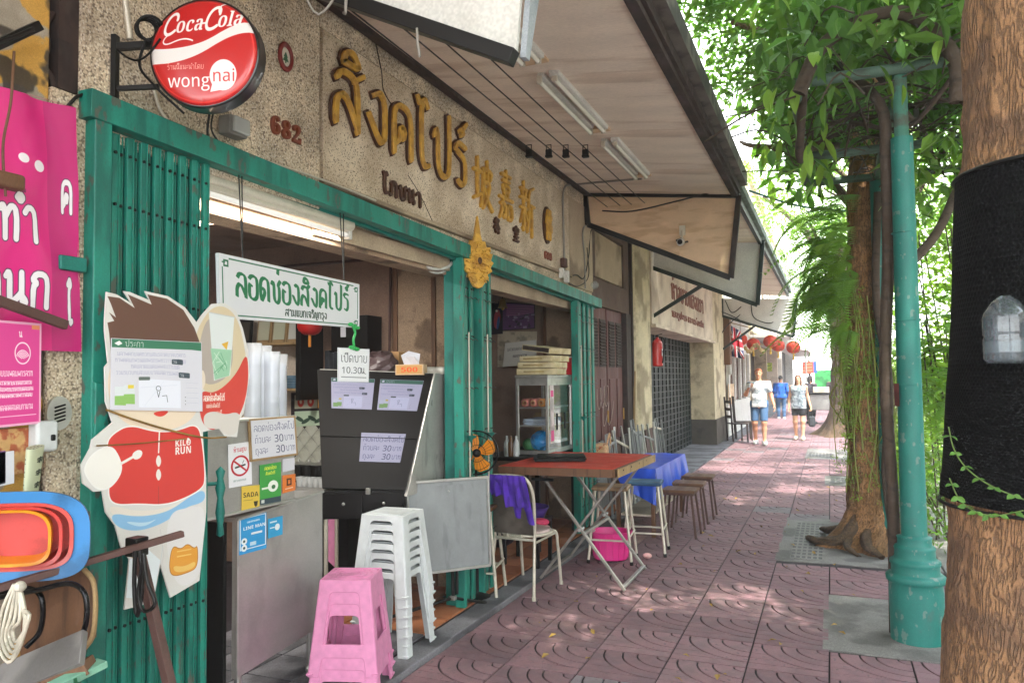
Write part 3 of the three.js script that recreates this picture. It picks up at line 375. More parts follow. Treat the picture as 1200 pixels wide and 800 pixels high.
{ const k = 0.045, out = (txt, y, size, zs, ze) => { const { list, w } = strokesOf(txt, 1.3); const kk = (zs - ze) / w; for (const { pts } of list) mesh('letter', raised(pts, kk, kk * 0.7, kk * 0.5, 0.012, 0.002).map((g) => g.scale(1, size / (10 * kk), 1).rotateY(Math.PI / 2).translate(-2.498, y, zs)), M.redBrown, nc); };
  out('ห้างขายทองตรา', 2.98, 0.26, -13.3, -16.9); out('ทองรูปพรรณและเครื่องเงิน', 2.66, 0.1, -13.3, -16.9); }
for (const [x, z0, z1, h, lab] of [[-2.5, -20.6, -27, 3.4, 'white sunlit shop with posters along its low wall']]) {
  const b = thing('shophouse', lab, 'shophouse'); mesh('wall', [span(-3.2, x, 0, 0.9, z1, z0 - 0.35), span(-3.2, x, 2.3, 3.6, z1, z0 - 0.3), span(-6.6, x, 3.6, 8.4, z1, z0), span(-3.6, -3.2, 0, 3.6, z1, z0)], M.white, b);
  for (const z of [-21.2, -22.6, -24.1, -25.5, -26.8]) mesh('window_post', span(-2.56, -2.48, 0.9, 2.3, z - 0.07, z + 0.07, 0.006), M.white, b);
  for (const z of [-21.9, -23.35, -24.8, -26.15]) { const w = mesh('window', span(-2.62, -2.58, 0.92, 2.28, z - 0.55, z + 0.55), worn('#7d5a4c', '#4a3229', { m: 0.8, s: 123 }), b); mesh('glass', span(-2.565, -2.56, 1.0, 2.2, z - 0.4, z + 0.4), M.glass, w); }
  mesh('display_board', sheet([[-2.49, 0.85, -21.0], [-2.49, 0.85, -22.3], [-2.49, 1.4, -22.3], [-2.49, 1.4, -21.0]].reverse(), -0.01), M.ply, b);
  mesh('awning', plate([[-3.0, 3.5, -20.6], [-3.0, 3.5, -27], [-0.9, 3.3, -27], [-0.9, 3.3, -20.6]], -0.03), M.white, b);
}
function plainShop(x, z0, z1, label, mat, face = 1, h = 9) { // street front facing +x (face 1) or -x (face -1)
  const b = thing('shophouse', label, 'shophouse'), X = (a) => x - face * a, zs = Math.min(z0, z1), ze = Math.max(z0, z1); const w = (n, x0, x1, y0, y1, za, zb, m, p = b) => mesh(n, span(X(x0), X(x1), y0, y1, za, zb), m, p);
  w('wall', 0, 5, 3.2, h, zs, ze, mat); w('pier', 0, 0.5, -0.1, 3.2, zs, zs + 0.35, mat); w('pier', 0, 0.5, -0.1, 3.2, ze - 0.35, ze, mat); w('shopfront', 0.5, 0.6, -0.1, 3.2, zs, ze, M.darkWood); w('cornice', -0.12, 0, h - 0.4, h, zs, ze, mat); w('floor_band', -0.08, 0, 3.15, 3.4, zs, ze, mat);
  const n = Math.max(2, Math.round((ze - zs) / 1.8)); for (let f = 0; f < 2; f++) for (let i = 0; i < n; i++) { const z = zs + ((i + 0.5) / n) * (ze - zs), y = 4.1 + f * 2.4; const f1 = w('window', -0.03, 0.02, y, y + 1.4, z - 0.5, z + 0.5, M.brownWood); for (const d of [-0.24, 0.24]) w('pane', -0.04, -0.03, y + 0.1, y + 1.3, z + d - 0.2, z + d + 0.2, std({ color: '#34424a', roughness: 0.1 }), f1); }
  const fr = w('awning', -1.3, 0, 2.9, 3.0, zs + 0.1, ze - 0.1, M.white); return b;
}
plainShop(-2.5, -27.1, -35, 'cream shophouse far down the street on the left', M.cream); plainShop(-2.6, -35.1, -44, 'pale shophouse farther down the street on the left', M.pale); plainShop(-2.4, -44.1, -58, 'white shophouse at the far end of the left row', M.white);
plainShop(12.5, 6, -7, 'cream shophouse across the road, nearest', M.cream, -1); plainShop(12.5, -7.1, -19, 'pale shophouse across the road beyond the hedge', M.pale, -1); plainShop(12.5, -19.1, -33, 'white shophouse across the road behind the fern tree', M.white, -1, 10); plainShop(12.5, -33.1, -52, 'cream shophouse far away across the road', M.cream, -1); plainShop(12.5, -52.1, -74, 'pale shophouse at the far end across the road', M.pale, -1, 8);
struct('far_pavement', span(10.2, 12.6, -0.155, 0, -130, 20), M.concrete);
// the decayed wall on the left
const old = thing('old_wall', 'crumbling plaster wall with ochre patches behind the pink banner', 'wall');
{ const map = texture(512, 0.7, (u, v) => { const a = fbm(u * 4, v * 4, 4, 5, 131), b = fbm(u * 6 + 2, v * 6, 6, 4, 137); let c = mix3(hex('#b9b0a0'), hex('#8e8474'), fbm(u * 12, v * 12, 12, 3, 133)); c = mix3(c, hex('#c79a4a'), smoothstep(a, 0.6, 0.64)); c = mix3(c, hex('#3c3630'), smoothstep(b, 0.58, 0.66) * 0.85); return c.map((q) => q * (0.9 + 0.2 * hash(Math.floor(u * 512), Math.floor(v * 512), 3))); });
  const bump = texture(256, 1.6, (u, v) => [fbm(u * 6 + 2, v * 6, 6, 5, 137), 0, 0], false);
  mesh('plaster', span(FX - 0.25, FX - 0.0, -0.1, 4.6, -1.757, -0.2, 0.01), std({ map, bumpMap: bump, bumpScale: 0.02, roughness: 0.95 }), old);
  const cr = []; let p = aX(61, 15, FX - 0.028), pts = [p]; for (const [x, y] of [[52, 30], [55, 52], [50, 75], [60, 92], [63, 108]]) pts.push(aX(x, y, FX - 0.028)); mesh('crack', tube(pts, 0.012, 24, 5), M.darkWood, old); }
// ---------- trees, pergola, ferns ----------
const leafMat = (c, t = 0.4) => phy({ color: c, roughness: 0.62, transmission: t, thickness: 0, side: THREE.DoubleSide, specularIntensity: 0.6 });
const L = { mid: leafMat('#6d9a33', 0.45), dark: leafMat('#4d782c', 0.35), bright: leafMat('#89b13a', 0.48), fern: leafMat('#8cba48', 0.5), vine: leafMat('#5f8d35', 0.42), yellow: leafMat('#b5b23c', 0.45), dry: std({ color: '#9a7b3c', roughness: 0.9 }) };
function leaf(len, wid, fold = 0.25, bend = 0.2, n = 3) { // along +z from the origin, upper side +y
  const p = [], pt = (t, s) => { const w = wid * 0.5 * Math.pow(Math.sin(Math.PI * Math.min(1, 0.04 + t * 0.96)), 0.8) * (1.15 - 0.4 * t); return V(s * w, Math.abs(s) * w * fold - bend * len * t * t, len * t); };
  for (let i = 0; i < n; i++) { const a = i / n, b = (i + 1) / n; for (const s of [-1, 1]) { const q = [pt(a, 0), pt(a, s), pt(b, s), pt(b, 0)]; if (s < 0) p.push(q[0], q[3], q[2], q[0], q[2], q[1]); else p.push(q[0], q[1], q[2], q[0], q[2], q[3]); } }
  const g = new THREE.BufferGeometry().setFromPoints(p); g.computeVertexNormals(); g.setAttribute('uv', new THREE.BufferAttribute(new Float32Array(p.length * 2), 2)); return g;
}
function cluster(n, spread, len, wid) { // a leafy twig
  const gs = []; for (let i = 0; i < n; i++) { const g = leaf(len * rr(0.7, 1.2), wid * rr(0.8, 1.2), 0.3, rr(0.1, 0.5), 2); g.rotateX(rr(-0.4, 0.9)); g.rotateZ(rr(-0.5, 0.5)); g.rotateY(rr(0, 6.283)); const a = rr(0, 6.283), r = spread * Math.sqrt(rnd()); g.translate(Math.cos(a) * r, rr(-0.5, 0.5) * spread, Math.sin(a) * r); gs.push(g); }
  return mergeGeometries(gs);
}
const twig = { small: [0, 1, 2].map(() => cluster(14, 0.2, 0.11, 0.05)), big: [0, 1, 2].map(() => cluster(9, 0.22, 0.2, 0.075)), fine: [0, 1].map(() => cluster(24, 0.24, 0.07, 0.026)) };
function foliage(name, parent, geo, mat, spots, tint = 0.25) { // spots: [x, y, z, scale]
  const im = new THREE.InstancedMesh(geo, mat, spots.length), o = new THREE.Object3D(), c = new THREE.Color();
  spots.forEach(([x, y, z, s = 1], i) => { o.position.set(x, y, z); o.rotation.set(rr(-0.5, 0.5), rr(0, 6.283), rr(-0.5, 0.5)); o.scale.setScalar(s * rr(0.8, 1.25)); o.updateMatrix(); im.setMatrixAt(i, o.matrix); const k = 1 + rr(-tint, tint); im.setColorAt(i, c.setRGB(k * rr(0.88, 1.15), k, k * rr(0.7, 1))); });
  im.name = name; im.castShadow = im.receiveShadow = true; im.userData.kind = 'stuff'; parent.add(im); return im;
}
function crownSpots(blobs, per, holes = 0.42) { // blobs: [x, y, z, rx, ry, rz]; leaves gather in clumps near the outside of each
  const out = []; for (const [x, y, z, rx, ry, rz] of blobs) { const vol = rx * ry * rz, clumps = Math.max(5, Math.round(9 * Math.cbrt(vol) ** 2)), cs = [];
    for (let i = 0; i < clumps; i++) { const a = rr(0, 6.283), b = Math.acos(rr(-1, 1)), r = 0.45 + 0.55 * Math.cbrt(rnd()); cs.push([x + rx * r * Math.sin(b) * Math.cos(a), y + ry * r * Math.cos(b), z + rz * r * Math.sin(b) * Math.sin(a), rr(0.35, 0.75)]); }
    const n = Math.round(vol * per); for (let i = 0; i < n; i++) { const c = cs[Math.floor(rnd() * clumps)], a = rr(0, 6.283), b = Math.acos(rr(-1, 1)), r = c[3] * Math.cbrt(rnd()) * holes * 2.2; out.push([c[0] + r * Math.sin(b) * Math.cos(a), c[1] + r * 0.75 * Math.cos(b), c[2] + r * Math.sin(b) * Math.sin(a)]); } }
  return out;
}
function barkGeo(path, radii, { nu = 48, nv = 80, ridge = 0.02, freq = 7, flare = 0, lobes = 5, s = 1, rough = 1, big: bigK = 0.18 } = {}) {
  const curve = new THREE.CatmullRomCurve3(path.map(P3)), R = (t) => { const k = t * (radii.length - 1), i = Math.min(radii.length - 2, Math.floor(k)); return lerp(radii[i], radii[i + 1], k - i); };
  const pos = [], col = [], uv = [], idx = [], len = curve.getLength();
  for (let j = 0; j <= nv; j++) { const t = j / nv, c = curve.getPoint(t), tg = curve.getTangent(t), ax = V(0, 0, 1).cross(tg); if (ax.length() < 0.2) ax.set(1, 0, 0); ax.normalize(); const az = tg.clone().cross(ax).normalize();
    for (let i = 0; i <= nu; i++) { const a = (i / nu) * Math.PI * 2, u = i / nu; let h = 1 - Math.abs(2 * fbm(u * freq, t * len * 2.2 * rough + 3, freq, 4, s) - 1) * 1.7; h = clamp(h, 0, 1); const big = fbm(u * 3, t * len * 0.9, 3, 3, s + 7) - 0.5; const f = flare * Math.exp(-t * len * 4.5) * (0.6 + 0.8 * Math.max(0, Math.sin(a * lobes + s)));
      const r = R(t) + ridge * (0.5 - h) * 1.6 + big * R(t) * bigK + f; pos.push(c.x + (ax.x * Math.cos(a) + az.x * Math.sin(a)) * r, c.y + (ax.y * Math.cos(a) + az.y * Math.sin(a)) * r, c.z + (ax.z * Math.cos(a) + az.z * Math.sin(a)) * r); uv.push(u * 2 * Math.PI * R(t), t * len); } }
  const w = nu + 1; for (let j = 0; j < nv; j++) for (let i = 0; i < nu; i++) { const a = j * w + i; idx.push(a, a + 1, a + w + 1, a, a + w + 1, a + w); }
  const g = new THREE.BufferGeometry(); g.setAttribute('position', new THREE.Float32BufferAttribute(pos, 3)); g.setAttribute('uv', new THREE.Float32BufferAttribute(uv, 2)); g.setIndex(idx); g.computeVertexNormals(); return g;
}
function barkTex(a, b, c, s, fx = 26, fy = 8, metres = 0.6) { const map = texture(512, metres, (u, v) => { const r = Math.abs(2 * fbm(u * fx, v * fy, fx, 5, s) - 1), m = fbm(u * 5, v * 5, 5, 4, s + 3); let q = mix3(hex(a), hex(b), smoothstep(m, 0.35, 0.7)); return mix3(hex(c), q, 0.25 + 0.75 * smoothstep(r, 0.0, 0.22)).map((x) => x * (0.85 + 0.3 * hash(Math.floor(u * 512), Math.floor(v * 256), s))); }); const bump = texture(512, metres, (u, v) => [smoothstep(Math.abs(2 * fbm(u * fx, v * fy, fx, 5, s) - 1), 0.0, 0.3) * 0.7 + 0.3 * fbm(u * 40, v * 40, 40, 2, s), 0, 0], false); return std({ map, bumpMap: bump, bumpScale: 0.008, roughness: 0.95 }); }
const bark = { near: barkTex('#8e6a4a', '#70543f', '#55402f', 201, 64, 12), dark: barkTex('#6a5440', '#52412f', '#3a2e22', 207, 44, 10), warm: barkTex('#a07650', '#7c5d3d', '#553d28', 213, 52, 12) };
const smoothBark = worn('#4a3d33', '#2b241f', { m: 0.3, s: 217, sy: 2, rough: 0.9, bump: 0.003 }), greyBark = worn('#857a6a', '#5e5548', { m: 0.3, s: 219, rough: 0.9, bump: 0.002 });
function limbs(parent, list) { for (const [pts, r0, r1] of list) { const c = new THREE.CatmullRomCurve3(pts.map(P3)), g = new THREE.TubeGeometry(c, pts.length * 6, 1, 8), p = g.attributes.position, n = g.attributes.normal; const m = pts.length * 6; for (let i = 0; i < p.count; i++) { const j = Math.floor(i / 9), t = j / m, q = c.getPointAt(Math.min(1, t)), r = lerp(r0, r1, t) * (1 + 0.14 * (hash(j, i % 9 % 8, 3) - 0.5)); p.setXYZ(i, q.x + n.getX(i) * r, q.y + n.getY(i) * r, q.z + n.getZ(i) * r); } g.computeVertexNormals(); raw('limb', g, bark.dark, parent); } }
function tree(name, label, x, z, h, r, o = {}) {
  const t = thing(name, label, 'tree', [x, 0, z]); raw('trunk', barkGeo(o.path || [[0, -0.1, 0], [0.05, h * 0.4, 0.02], [0.02, h * 0.75, -0.04], [0.1, h, 0]], o.radii || [r * 1.25, r, r * 0.9, r * 0.8], o.bark || { nu: 36, nv: 60, flare: r * 0.7, s: o.s || 3 }), o.mat || bark.dark, t);
  if (o.limbs) limbs(t, o.limbs); if (o.blobs) foliage('crown', t, twig[o.leaf || 'small'][0], o.leafMat || L.mid, crownSpots(o.blobs, o.per || 34)); return t;
}
// nearest tree, wrapped in black netting
const nt = tree('street_tree', 'thick brown trunk wrapped in black netting at the right edge', 0, 0, 3, 0.3, { path: [[0.62, -0.2, -2.92], [0.645, 0.7, -2.92], [0.68, 1.6, -2.92], [0.715, 2.6, -2.94], [0.75, 4, -2.9], [0.8, 5.4, -2.9]], radii: [0.38, 0.335, 0.3, 0.265, 0.24, 0.19], bark: { nu: 200, nv: 420, big: 0.09, ridge: 0.011, freq: 18, s: 231, rough: 1.7 }, mat: bark.near,
  limbs: [[[[0.75, 4.2, -2.9], [1.3, 5.2, -2.6], [2.2, 6, -2.2]], 0.12, 0.05], [[[0.75, 4.3, -2.9], [0.4, 5.2, -3.3], [-0.3, 6, -3.9]], 0.1, 0.04], [[[0.78, 4.6, -2.9], [0.9, 5.6, -2.1], [0.9, 6.6, -1.2]], 0.1, 0.04]],
  blobs: [[1.0, 5.9, -2.3, 2.4, 1.1, 2.2], [2.6, 5.4, -1.4, 1.9, 1.0, 1.9], [0.2, 6.3, -3.9, 2.2, 1.0, 1.8], [1.4, 6.9, -3.2, 2.6, 1.0, 2.4], [2.0, 6.3, -2.9, 2.3, 0.9, 2.2]], per: 125 });
foliage('shade_crown', nt, twig.big[1], L.mid, crownSpots([[1.3, 7.0, -2.5, 2.9, 0.5, 2.7], [0.1, 7.3, 0.3, 3.2, 0.5, 2.6]], 230, 0.9));  // dense unseen layer added to keep sun dapples off the near pavement
{ const g = barkGeo([[0.668, 1.2, -2.92], [0.69, 1.6, -2.92], [0.71, 2.26, -2.93]], [0.342, 0.326, 0.302], { nu: 96, nv: 60, ridge: 0.004, big: 0.05, freq: 9, s: 241 });
  const N = 256, hexd = (u, v) => { const x = u * 14, y = v * 16, best = []; for (let j = -1; j < 2; j++) for (let i = -1; i < 2; i++) { const yi = Math.floor(y) + j, xi = Math.floor(x) + i; best.push(Math.hypot(xi + 0.5 + (yi & 1 ? 0.5 : 0) - x - 0, (yi + 0.5 - y) * 0.9)); } return Math.min(...best); };
  const map = texture(N, 0.2, (u, v) => { const d = hexd(u, v); return d < 0.3 ? hex('#040404') : hex('#0e0e0f').map((c) => c * (0.8 + 0.5 * hash(Math.floor(u * 99), Math.floor(v * 99), 2))); }), bump = texture(N, 0.2, (u, v) => [smoothstep(hexd(u, v), 0.26, 0.42), 0, 0], false);
  raw('netting', g, phy({ map, bumpMap: bump, bumpScale: 0.004, roughness: 0.9, specularIntensity: 0.25 }), nt);
  mesh('netting_hem', [put(new THREE.TorusGeometry(0.303, 0.008, 6, 60), 0.71, 2.262, -2.93, Math.PI / 2), put(new THREE.TorusGeometry(0.343, 0.006, 6, 60), 0.668, 1.2, -2.92, Math.PI / 2)], M.black, nt); }
{ const p = aZ(1180, 392, -2.6); const b = thing('plastic_bottle', 'cut clear plastic bottle pinned upside down on the black netting', 'bottle', [p.x + 0.0, p.y - 0.085, p.z - 0.0]);
  const pr = lathe([[0.0, 0], [0.044, 0.002], [0.05, 0.012], [0.05, 0.06], [0.047, 0.066], [0.05, 0.072], [0.05, 0.11], [0.046, 0.125], [0.03, 0.15], [0.012, 0.165]], 20); mesh('body', pr, phy({ color: '#cfd8de', roughness: 0.06, transmission: 0.93, thickness: 0, side: THREE.DoubleSide }), b); b.scale.setScalar(1.2); mesh('label_band', lathe([[0.0508, 0.028], [0.0508, 0.055]], 20), phy({ color: '#b8c4ca', roughness: 0.2, transmission: 0.85, thickness: 0 }), b); }
{ // creeper on the netting
  const t = thing('creeper', 'thin green creeper with small round leaves crossing the netted trunk', 'vine'); const pts = [[1112, 500], [1118, 525], [1130, 545], [1150, 562], [1172, 574], [1200, 585]].map(([x, y]) => aZ(x, y, -2.565)), pts2 = [[1113, 560], [1125, 585], [1145, 600], [1168, 604], [1200, 598]].map(([x, y]) => aZ(x, y, -2.56));
  mesh('stem', [tube(pts, 0.0022, 30, 5), tube(pts2, 0.002, 30, 5)], std({ color: '#4d6428', roughness: 0.7 }), t);
  const lg = leaf(0.026, 0.018, 0.3, 0.2, 3); for (const [a, n] of [[pts, 6], [pts2, 7]]) { const c = new THREE.CatmullRomCurve3(a); for (let i = 0; i < n; i++) for (const s of [-1, 1]) { const q = c.getPoint((i + 0.5) / n), m = raw('leaf', lg, i % 2 ? L.vine : L.dark, t); m.position.copy(q); m.rotation.set(rr(0.2, 1.2), s * rr(0.6, 1.6), rr(-0.5, 0.5)); m.scale.setScalar(rr(0.6, 1.1)); } } }
// pole and pergola
const pole = thing('pergola_post', 'turquoise iron post with stepped round base carrying the leafy pergola', 'post', [0.45, 0, -5.35]);
mesh('base', lathe([[0.15, 0], [0.152, 0.3], [0.147, 0.345], [0.165, 0.355], [0.168, 0.385], [0.15, 0.4], [0.136, 0.405], [0.135, 0.45], [0.143, 0.46], [0.142, 0.478], [0.125, 0.488], [0.116, 0.5], [0.113, 0.54], [0.118, 0.55], [0.112, 0.565], [0.096, 0.575], [0.096, 0.61], [0.1, 0.62], [0.075, 0.63]], 40), M.tealPole, pole);
mesh('shaft', [rod([0.0, 0.62, 0], [0.012, 3.1, 0], 0.074, 28, 0.064), ...[1.55, 1.95, 2.5].map((y) => put(new THREE.TorusGeometry(0.069, 0.004, 6, 28), 0.004, y, 0, Math.PI / 2))], M.tealPole, pole);
mesh('neck', rod([0.012, 3.08, 0], [0.012, 3.54, 0], 0.042, 16), worn('#3f6f60', '#4a463c', { m: 0.5, s: 245, amount: 0.8, cut: 0.45 }), pole);
mesh('torn_sticker', sheet([[-0.08, 1.42, 0.025], [-0.055, 1.42, 0.062], [-0.055, 1.56, 0.062], [-0.08, 1.56, 0.025]].map(([x, y, z]) => [x - 0.005, y, z + 0.004]), 0.001), soft('#6c3a38', { k: 1 }), pole);
const perg = thing('pergola', 'rusty green pipe pergola frame over the pavement overgrown with vines', 'pergola'); const pipeM = worn('#4a6255', '#353a33', { m: 0.6, s: 247, amount: 0.7, cut: 0.45, rough: 0.65 });
for (const [a, b] of [[[-0.15, 3.53, -5.3], [1.9, 3.53, -5.3]], [[-0.15, 3.47, -5.3], [-0.15, 3.47, -7.9]], [[-0.15, 3.47, -7.9], [1.9, 3.47, -7.9]], [[0.462, 3.47, -5.35], [0.462, 3.47, -7.9]], [[-0.15, 3.41, -6.7], [1.9, 3.41, -6.7]], [[1.75, 3.47, -5.3], [1.75, 3.47, -7.9]]]) mesh('pipe', rod(a, b, 0.036, 12), pipeM, perg);
mesh('far_post', rod([0.46, 0, -7.95], [0.46, 3.45, -7.95], 0.06, 14), M.tealPole, perg);
mesh('outer_post', [rod([1.75, -0.13, -5.3], [1.75, 3.5, -5.3], 0.05, 14)], M.tealPole, perg); mesh('outer_post', [rod([1.75, -0.13, -7.9], [1.75, 3.5, -7.9], 0.05, 14)], M.tealPole, perg);
const vine = thing('climbing_vine', 'woody vine with large pointed leaves covering the pipe pergola', 'vine');
const stems = [[[0.33, 0.0, -5.42], [0.36, 0.8, -5.4], [0.33, 1.6, -5.38], [0.36, 2.4, -5.42], [0.38, 3.0, -5.4], [0.36, 3.35, -5.45], [0.1, 3.75, -5.7]], [[0.36, 2.2, -5.45], [0.7, 2.55, -5.9], [0.95, 3.05, -6.4], [1.25, 3.5, -6.7]], [[940, 108], [958, 58], [1008, 24], [1060, 16], [1100, 36], [1118, 78], [1122, 120]].map(([a, b]) => aZ(a, b, -5.12).toArray()), [[-0.12, 3.5, -5.4], [-0.16, 3.2, -5.9], [-0.1, 3.45, -6.6], [0.2, 3.6, -7.2]], [[0.3, 3.6, -5.4], [0.6, 3.4, -6.0], [0.7, 3.7, -6.8], [0.9, 3.5, -7.6]], [[-0.1, 3.55, -6.9], [0.5, 3.62, -6.4], [1.1, 3.5, -5.9], [1.7, 3.65, -5.5]], [[0.2, 3.5, -6.2], [0.55, 3.3, -5.8], [0.8, 3.5, -5.4]]];
stems.forEach((s, i) => mesh('stem', tube(s.map((p) => [p[0] + rr(-.02, .02), p[1], p[2] + rr(-.02, .02)]), [0.036, 0.032, 0.045, 0.03, 0.02, 0.018, 0.016][i], 40, 8), smoothBark, vine));
{ const tw = []; for (let i = 0; i < 220; i++) { const x = rr(-0.25, 1.8), z = rr(-8, -5.15), y = rr(3.35, 3.75), a = rr(0, 6.28), l = rr(0.25, 0.7); tw.push(tube([[x, y, z], [x + Math.cos(a) * l * .5, y + rr(-.08, .16), z + Math.sin(a) * l * .5], [x + Math.cos(a) * l, y + rr(-.2, .1), z + Math.sin(a) * l]], rr(0.003, 0.009), 7, 4)); } tag(mesh('twigs', tw, smoothBark, vine), null, null, null, 'stuff');
  const lg = [leaf(0.17, 0.066, 0.25, 0.25, 5), leaf(0.14, 0.058, 0.35, 0.4, 5), leaf(0.19, 0.062, 0.2, 0.15, 5)], mats = [L.vine, L.vine, L.mid, L.bright, L.dark];
  for (let i = 0; i < 285; i++) { const edge = i % 3, m = raw('leaf', lg[i % 3], mats[Math.floor(rnd() * 5)], vine); if (edge < 2) m.position.set(rr(-0.4, 1.0), 3.3 + 0.75 * Math.sqrt(rnd()), rr(-5.6, -4.85)); else m.position.set(rr(-0.4, 0.05), rr(3.15, 3.85), rr(-7.9, -5.2)); m.rotation.order = 'YXZ'; m.rotation.set(rr(0.2, 1.35), rr(0, 6.283), rr(-0.4, 0.4)); m.scale.setScalar(rr(0.65, 1.25)); }
  const sp = []; for (let i = 0; i < 320; i++) sp.push([-0.4 + 2.5 * Math.pow(rnd(), 0.8), 3.62 + 0.75 * rnd() * rnd() + 0.1, rr(-8.2, -4.9)]); foliage('upper_leaves', vine, twig.big[0], L.vine, sp);
  const sq = []; for (let i = 0; i < 60; i++) sq.push([rr(0.55, 1.6), rr(2.9, 3.5), rr(-8.2, -6.0), 0.8]); foliage('hanging_leaves', vine, twig.big[1], L.mid, sq); }
// the fern tree
const ft = tree('street_tree', 'fern-covered street tree with knotted roots behind the turquoise post', 0, 0, 4, 0.17, { path: [[0.32, -0.05, -8.1], [0.32, 0.5, -8.1], [0.3, 1.4, -8.12], [0.33, 2.4, -8.12], [0.36, 3.3, -8.1], [0.45, 4.6, -8.1], [0.5, 5.4, -8.1]], radii: [0.33, 0.215, 0.185, 0.17, 0.16, 0.16, 0.16, 0.155, 0.14, 0.13, 0.11, 0.1], bark: { nu: 90, nv: 220, ridge: 0.02, freq: 11, flare: 0.24, lobes: 5, s: 251 }, mat: bark.warm,
  limbs: [[[[0.45, 4.3, -8.1], [-0.1, 5.0, -8.4], [-0.9, 5.6, -8.8]], 0.08, 0.03], [[[0.45, 4.5, -8.1], [1.2, 5.3, -7.8], [2, 6, -7.4]], 0.08, 0.03], [[[0.3, 3.2, -8.15], [-0.2, 4.0, -8.8], [-0.8, 4.4, -9.6], [-1.0, 4.7, -10.4]], 0.05, 0.02]],
  blobs: [[0.8, 5.7, -8.0, 2.6, 1.1, 2.6], [-0.8, 5.9, -9.2, 1.8, 0.8, 2.0], [2.6, 5.3, -6.2, 2.2, 1.0, 2.4], [0.6, 6.6, -6.6, 2.6, 0.9, 2.2]], per: 105 });
for (const [pts, r0, r1] of [[[[0.22, 0.28, -8.0], [0.08, 0.1, -7.85], [-0.1, 0.05, -7.9], [-0.24, 0.03, -8.1]], 0.1, 0.05], [[[0.3, 0.2, -7.95], [0.26, 0.08, -7.7], [0.38, 0.02, -7.5]], 0.09, 0.035], [[[0.4, 0.22, -8.0], [0.52, 0.08, -7.8], [0.62, 0.0, -7.7]], 0.08, 0.03], [[[0.18, 0.16, -8.1], [-0.02, 0.09, -8.25], [-0.12, 0.04, -8.6]], 0.09, 0.04], [[[0.16, 0.12, -7.95], [0.1, 0.05, -7.72], [0.2, 0.0, -7.55]], 0.06, 0.025]]) { const c = new THREE.CatmullRomCurve3(pts.map(P3)), g = new THREE.TubeGeometry(c, 22, 1, 10), p = g.attributes.position, n = g.attributes.normal; for (let i = 0; i < p.count; i++) { const t = Math.floor(i / 11) / 22, q = c.getPointAt(t), r = lerp(r0, r1, t) * 0.72 * (1 + 0.45 * (fbm(i % 11 % 10, t * 9, 10, 3, 5) - 0.5)); p.setXYZ(i, q.x + n.getX(i) * r, q.y + n.getY(i) * r * 0.8, q.z + n.getZ(i) * r); } g.computeVertexNormals(); raw('root', g, bark.dark, ft); }
function frond(len, n = 22) { const p = [], up = (t) => V(0, 0.28 * len * Math.sin(t * 1.7) - 0.55 * len * t * t, len * 0.8 * t); const quad = (a, b, c, d) => p.push(a, b, c, a, c, d);
  for (let i = 0; i < n; i++) { const t = 0.06 + (i / n) * 0.94, a = up(t), w = len * 0.17 * Math.pow(Math.sin(Math.PI * Math.min(1, t * 0.82 + 0.12)), 0.7), d = len * 0.017; for (const s of [-1, 1]) { const tip = a.clone().add(V(s * w, -w * 0.25, w * 0.3)), m = a.clone().lerp(tip, 0.5); quad(a.clone().add(V(0, 0, -d)), m.clone().add(V(0, 0.004, -d * 1.1)), tip, m.clone().add(V(0, 0, d * 1.0))); } }
  for (let i = 0; i < 10; i++) { const a = up(i / 10), b = up((i + 1) / 10), k = 0.006 * (1 - i / 11); quad(a.clone().add(V(-k, 0, 0)), a.clone().add(V(k, 0, 0)), b.clone().add(V(k, 0, 0)), b.clone().add(V(-k, 0, 0))); }
  const g = new THREE.BufferGeometry().setFromPoints(p); g.computeVertexNormals(); g.setAttribute('uv', new THREE.BufferAttribute(new Float32Array(p.length * 2), 2)); return g; }
const fg = [frond(0.62), frond(0.8, 26), frond(0.5, 18)];
const fern = thing('fern', 'lush green fern hanging from the left side of the tree trunk', 'fern');
for (let i = 0; i < 150; i++) { const y = 1.9 + 1.3 * Math.pow(rnd(), 0.8), a = rr(-1.5, 1.2) - Math.PI / 2 + 0.25, m = raw('frond', fg[i % 3], [L.fern, L.fern, L.bright, L.mid][i % 4], fern); m.position.set(0.22 + Math.sin(a) * 0.12, y, -8.08 + Math.cos(a) * 0.14); m.rotation.order = 'YXZ'; m.rotation.set(rr(-0.35, 0.75), a, rr(-0.3, 0.3)); m.scale.setScalar(rr(0.7, 1.2)); }
{ const hang = thing('creeper', 'hanging tangle of thin vines with tiny leaves on the fern tree', 'vine'); const st = [], sp = []; for (let i = 0; i < 46; i++) { const a = rr(-2.6, 1.7), x = 0.31 + Math.sin(a) * rr(0.17, 0.26), z = -8.1 + Math.cos(a) * rr(0.17, 0.26), y1 = rr(1.7, 2.6), y0 = rr(0.5, 1.5), sway = rr(-0.08, 0.08); st.push(tube([[x, y1, z], [x + sway, lerp(y1, y0, 0.4), z + rr(-.05, .05)], [x + rr(-.1, .1), lerp(y1, y0, 0.7), z], [x + rr(-.06, .06), y0, z + 0.02]], rr(0.003, 0.007), 12, 4)); for (let k = 0; k < 13; k++) sp.push([x + rr(-.07, .07), lerp(y0 - 0.1, y1, rnd()), z + rr(-.04, .07), 0.2]); }
  tag(mesh('stems', st, std({ color: '#7f8242', roughness: 0.8 }), hang), null, null, null, 'stuff'); foliage('small_leaves', hang, twig.small[1], L.bright, sp);
  mesh('liana', tube([[0.5, 0, -7.55], [0.44, 0.7, -7.75], [0.5, 1.5, -7.8], [0.42, 2.3, -7.85], [0.46, 3.3, -7.8]], 0.035, 50, 8), smoothBark, hang); }
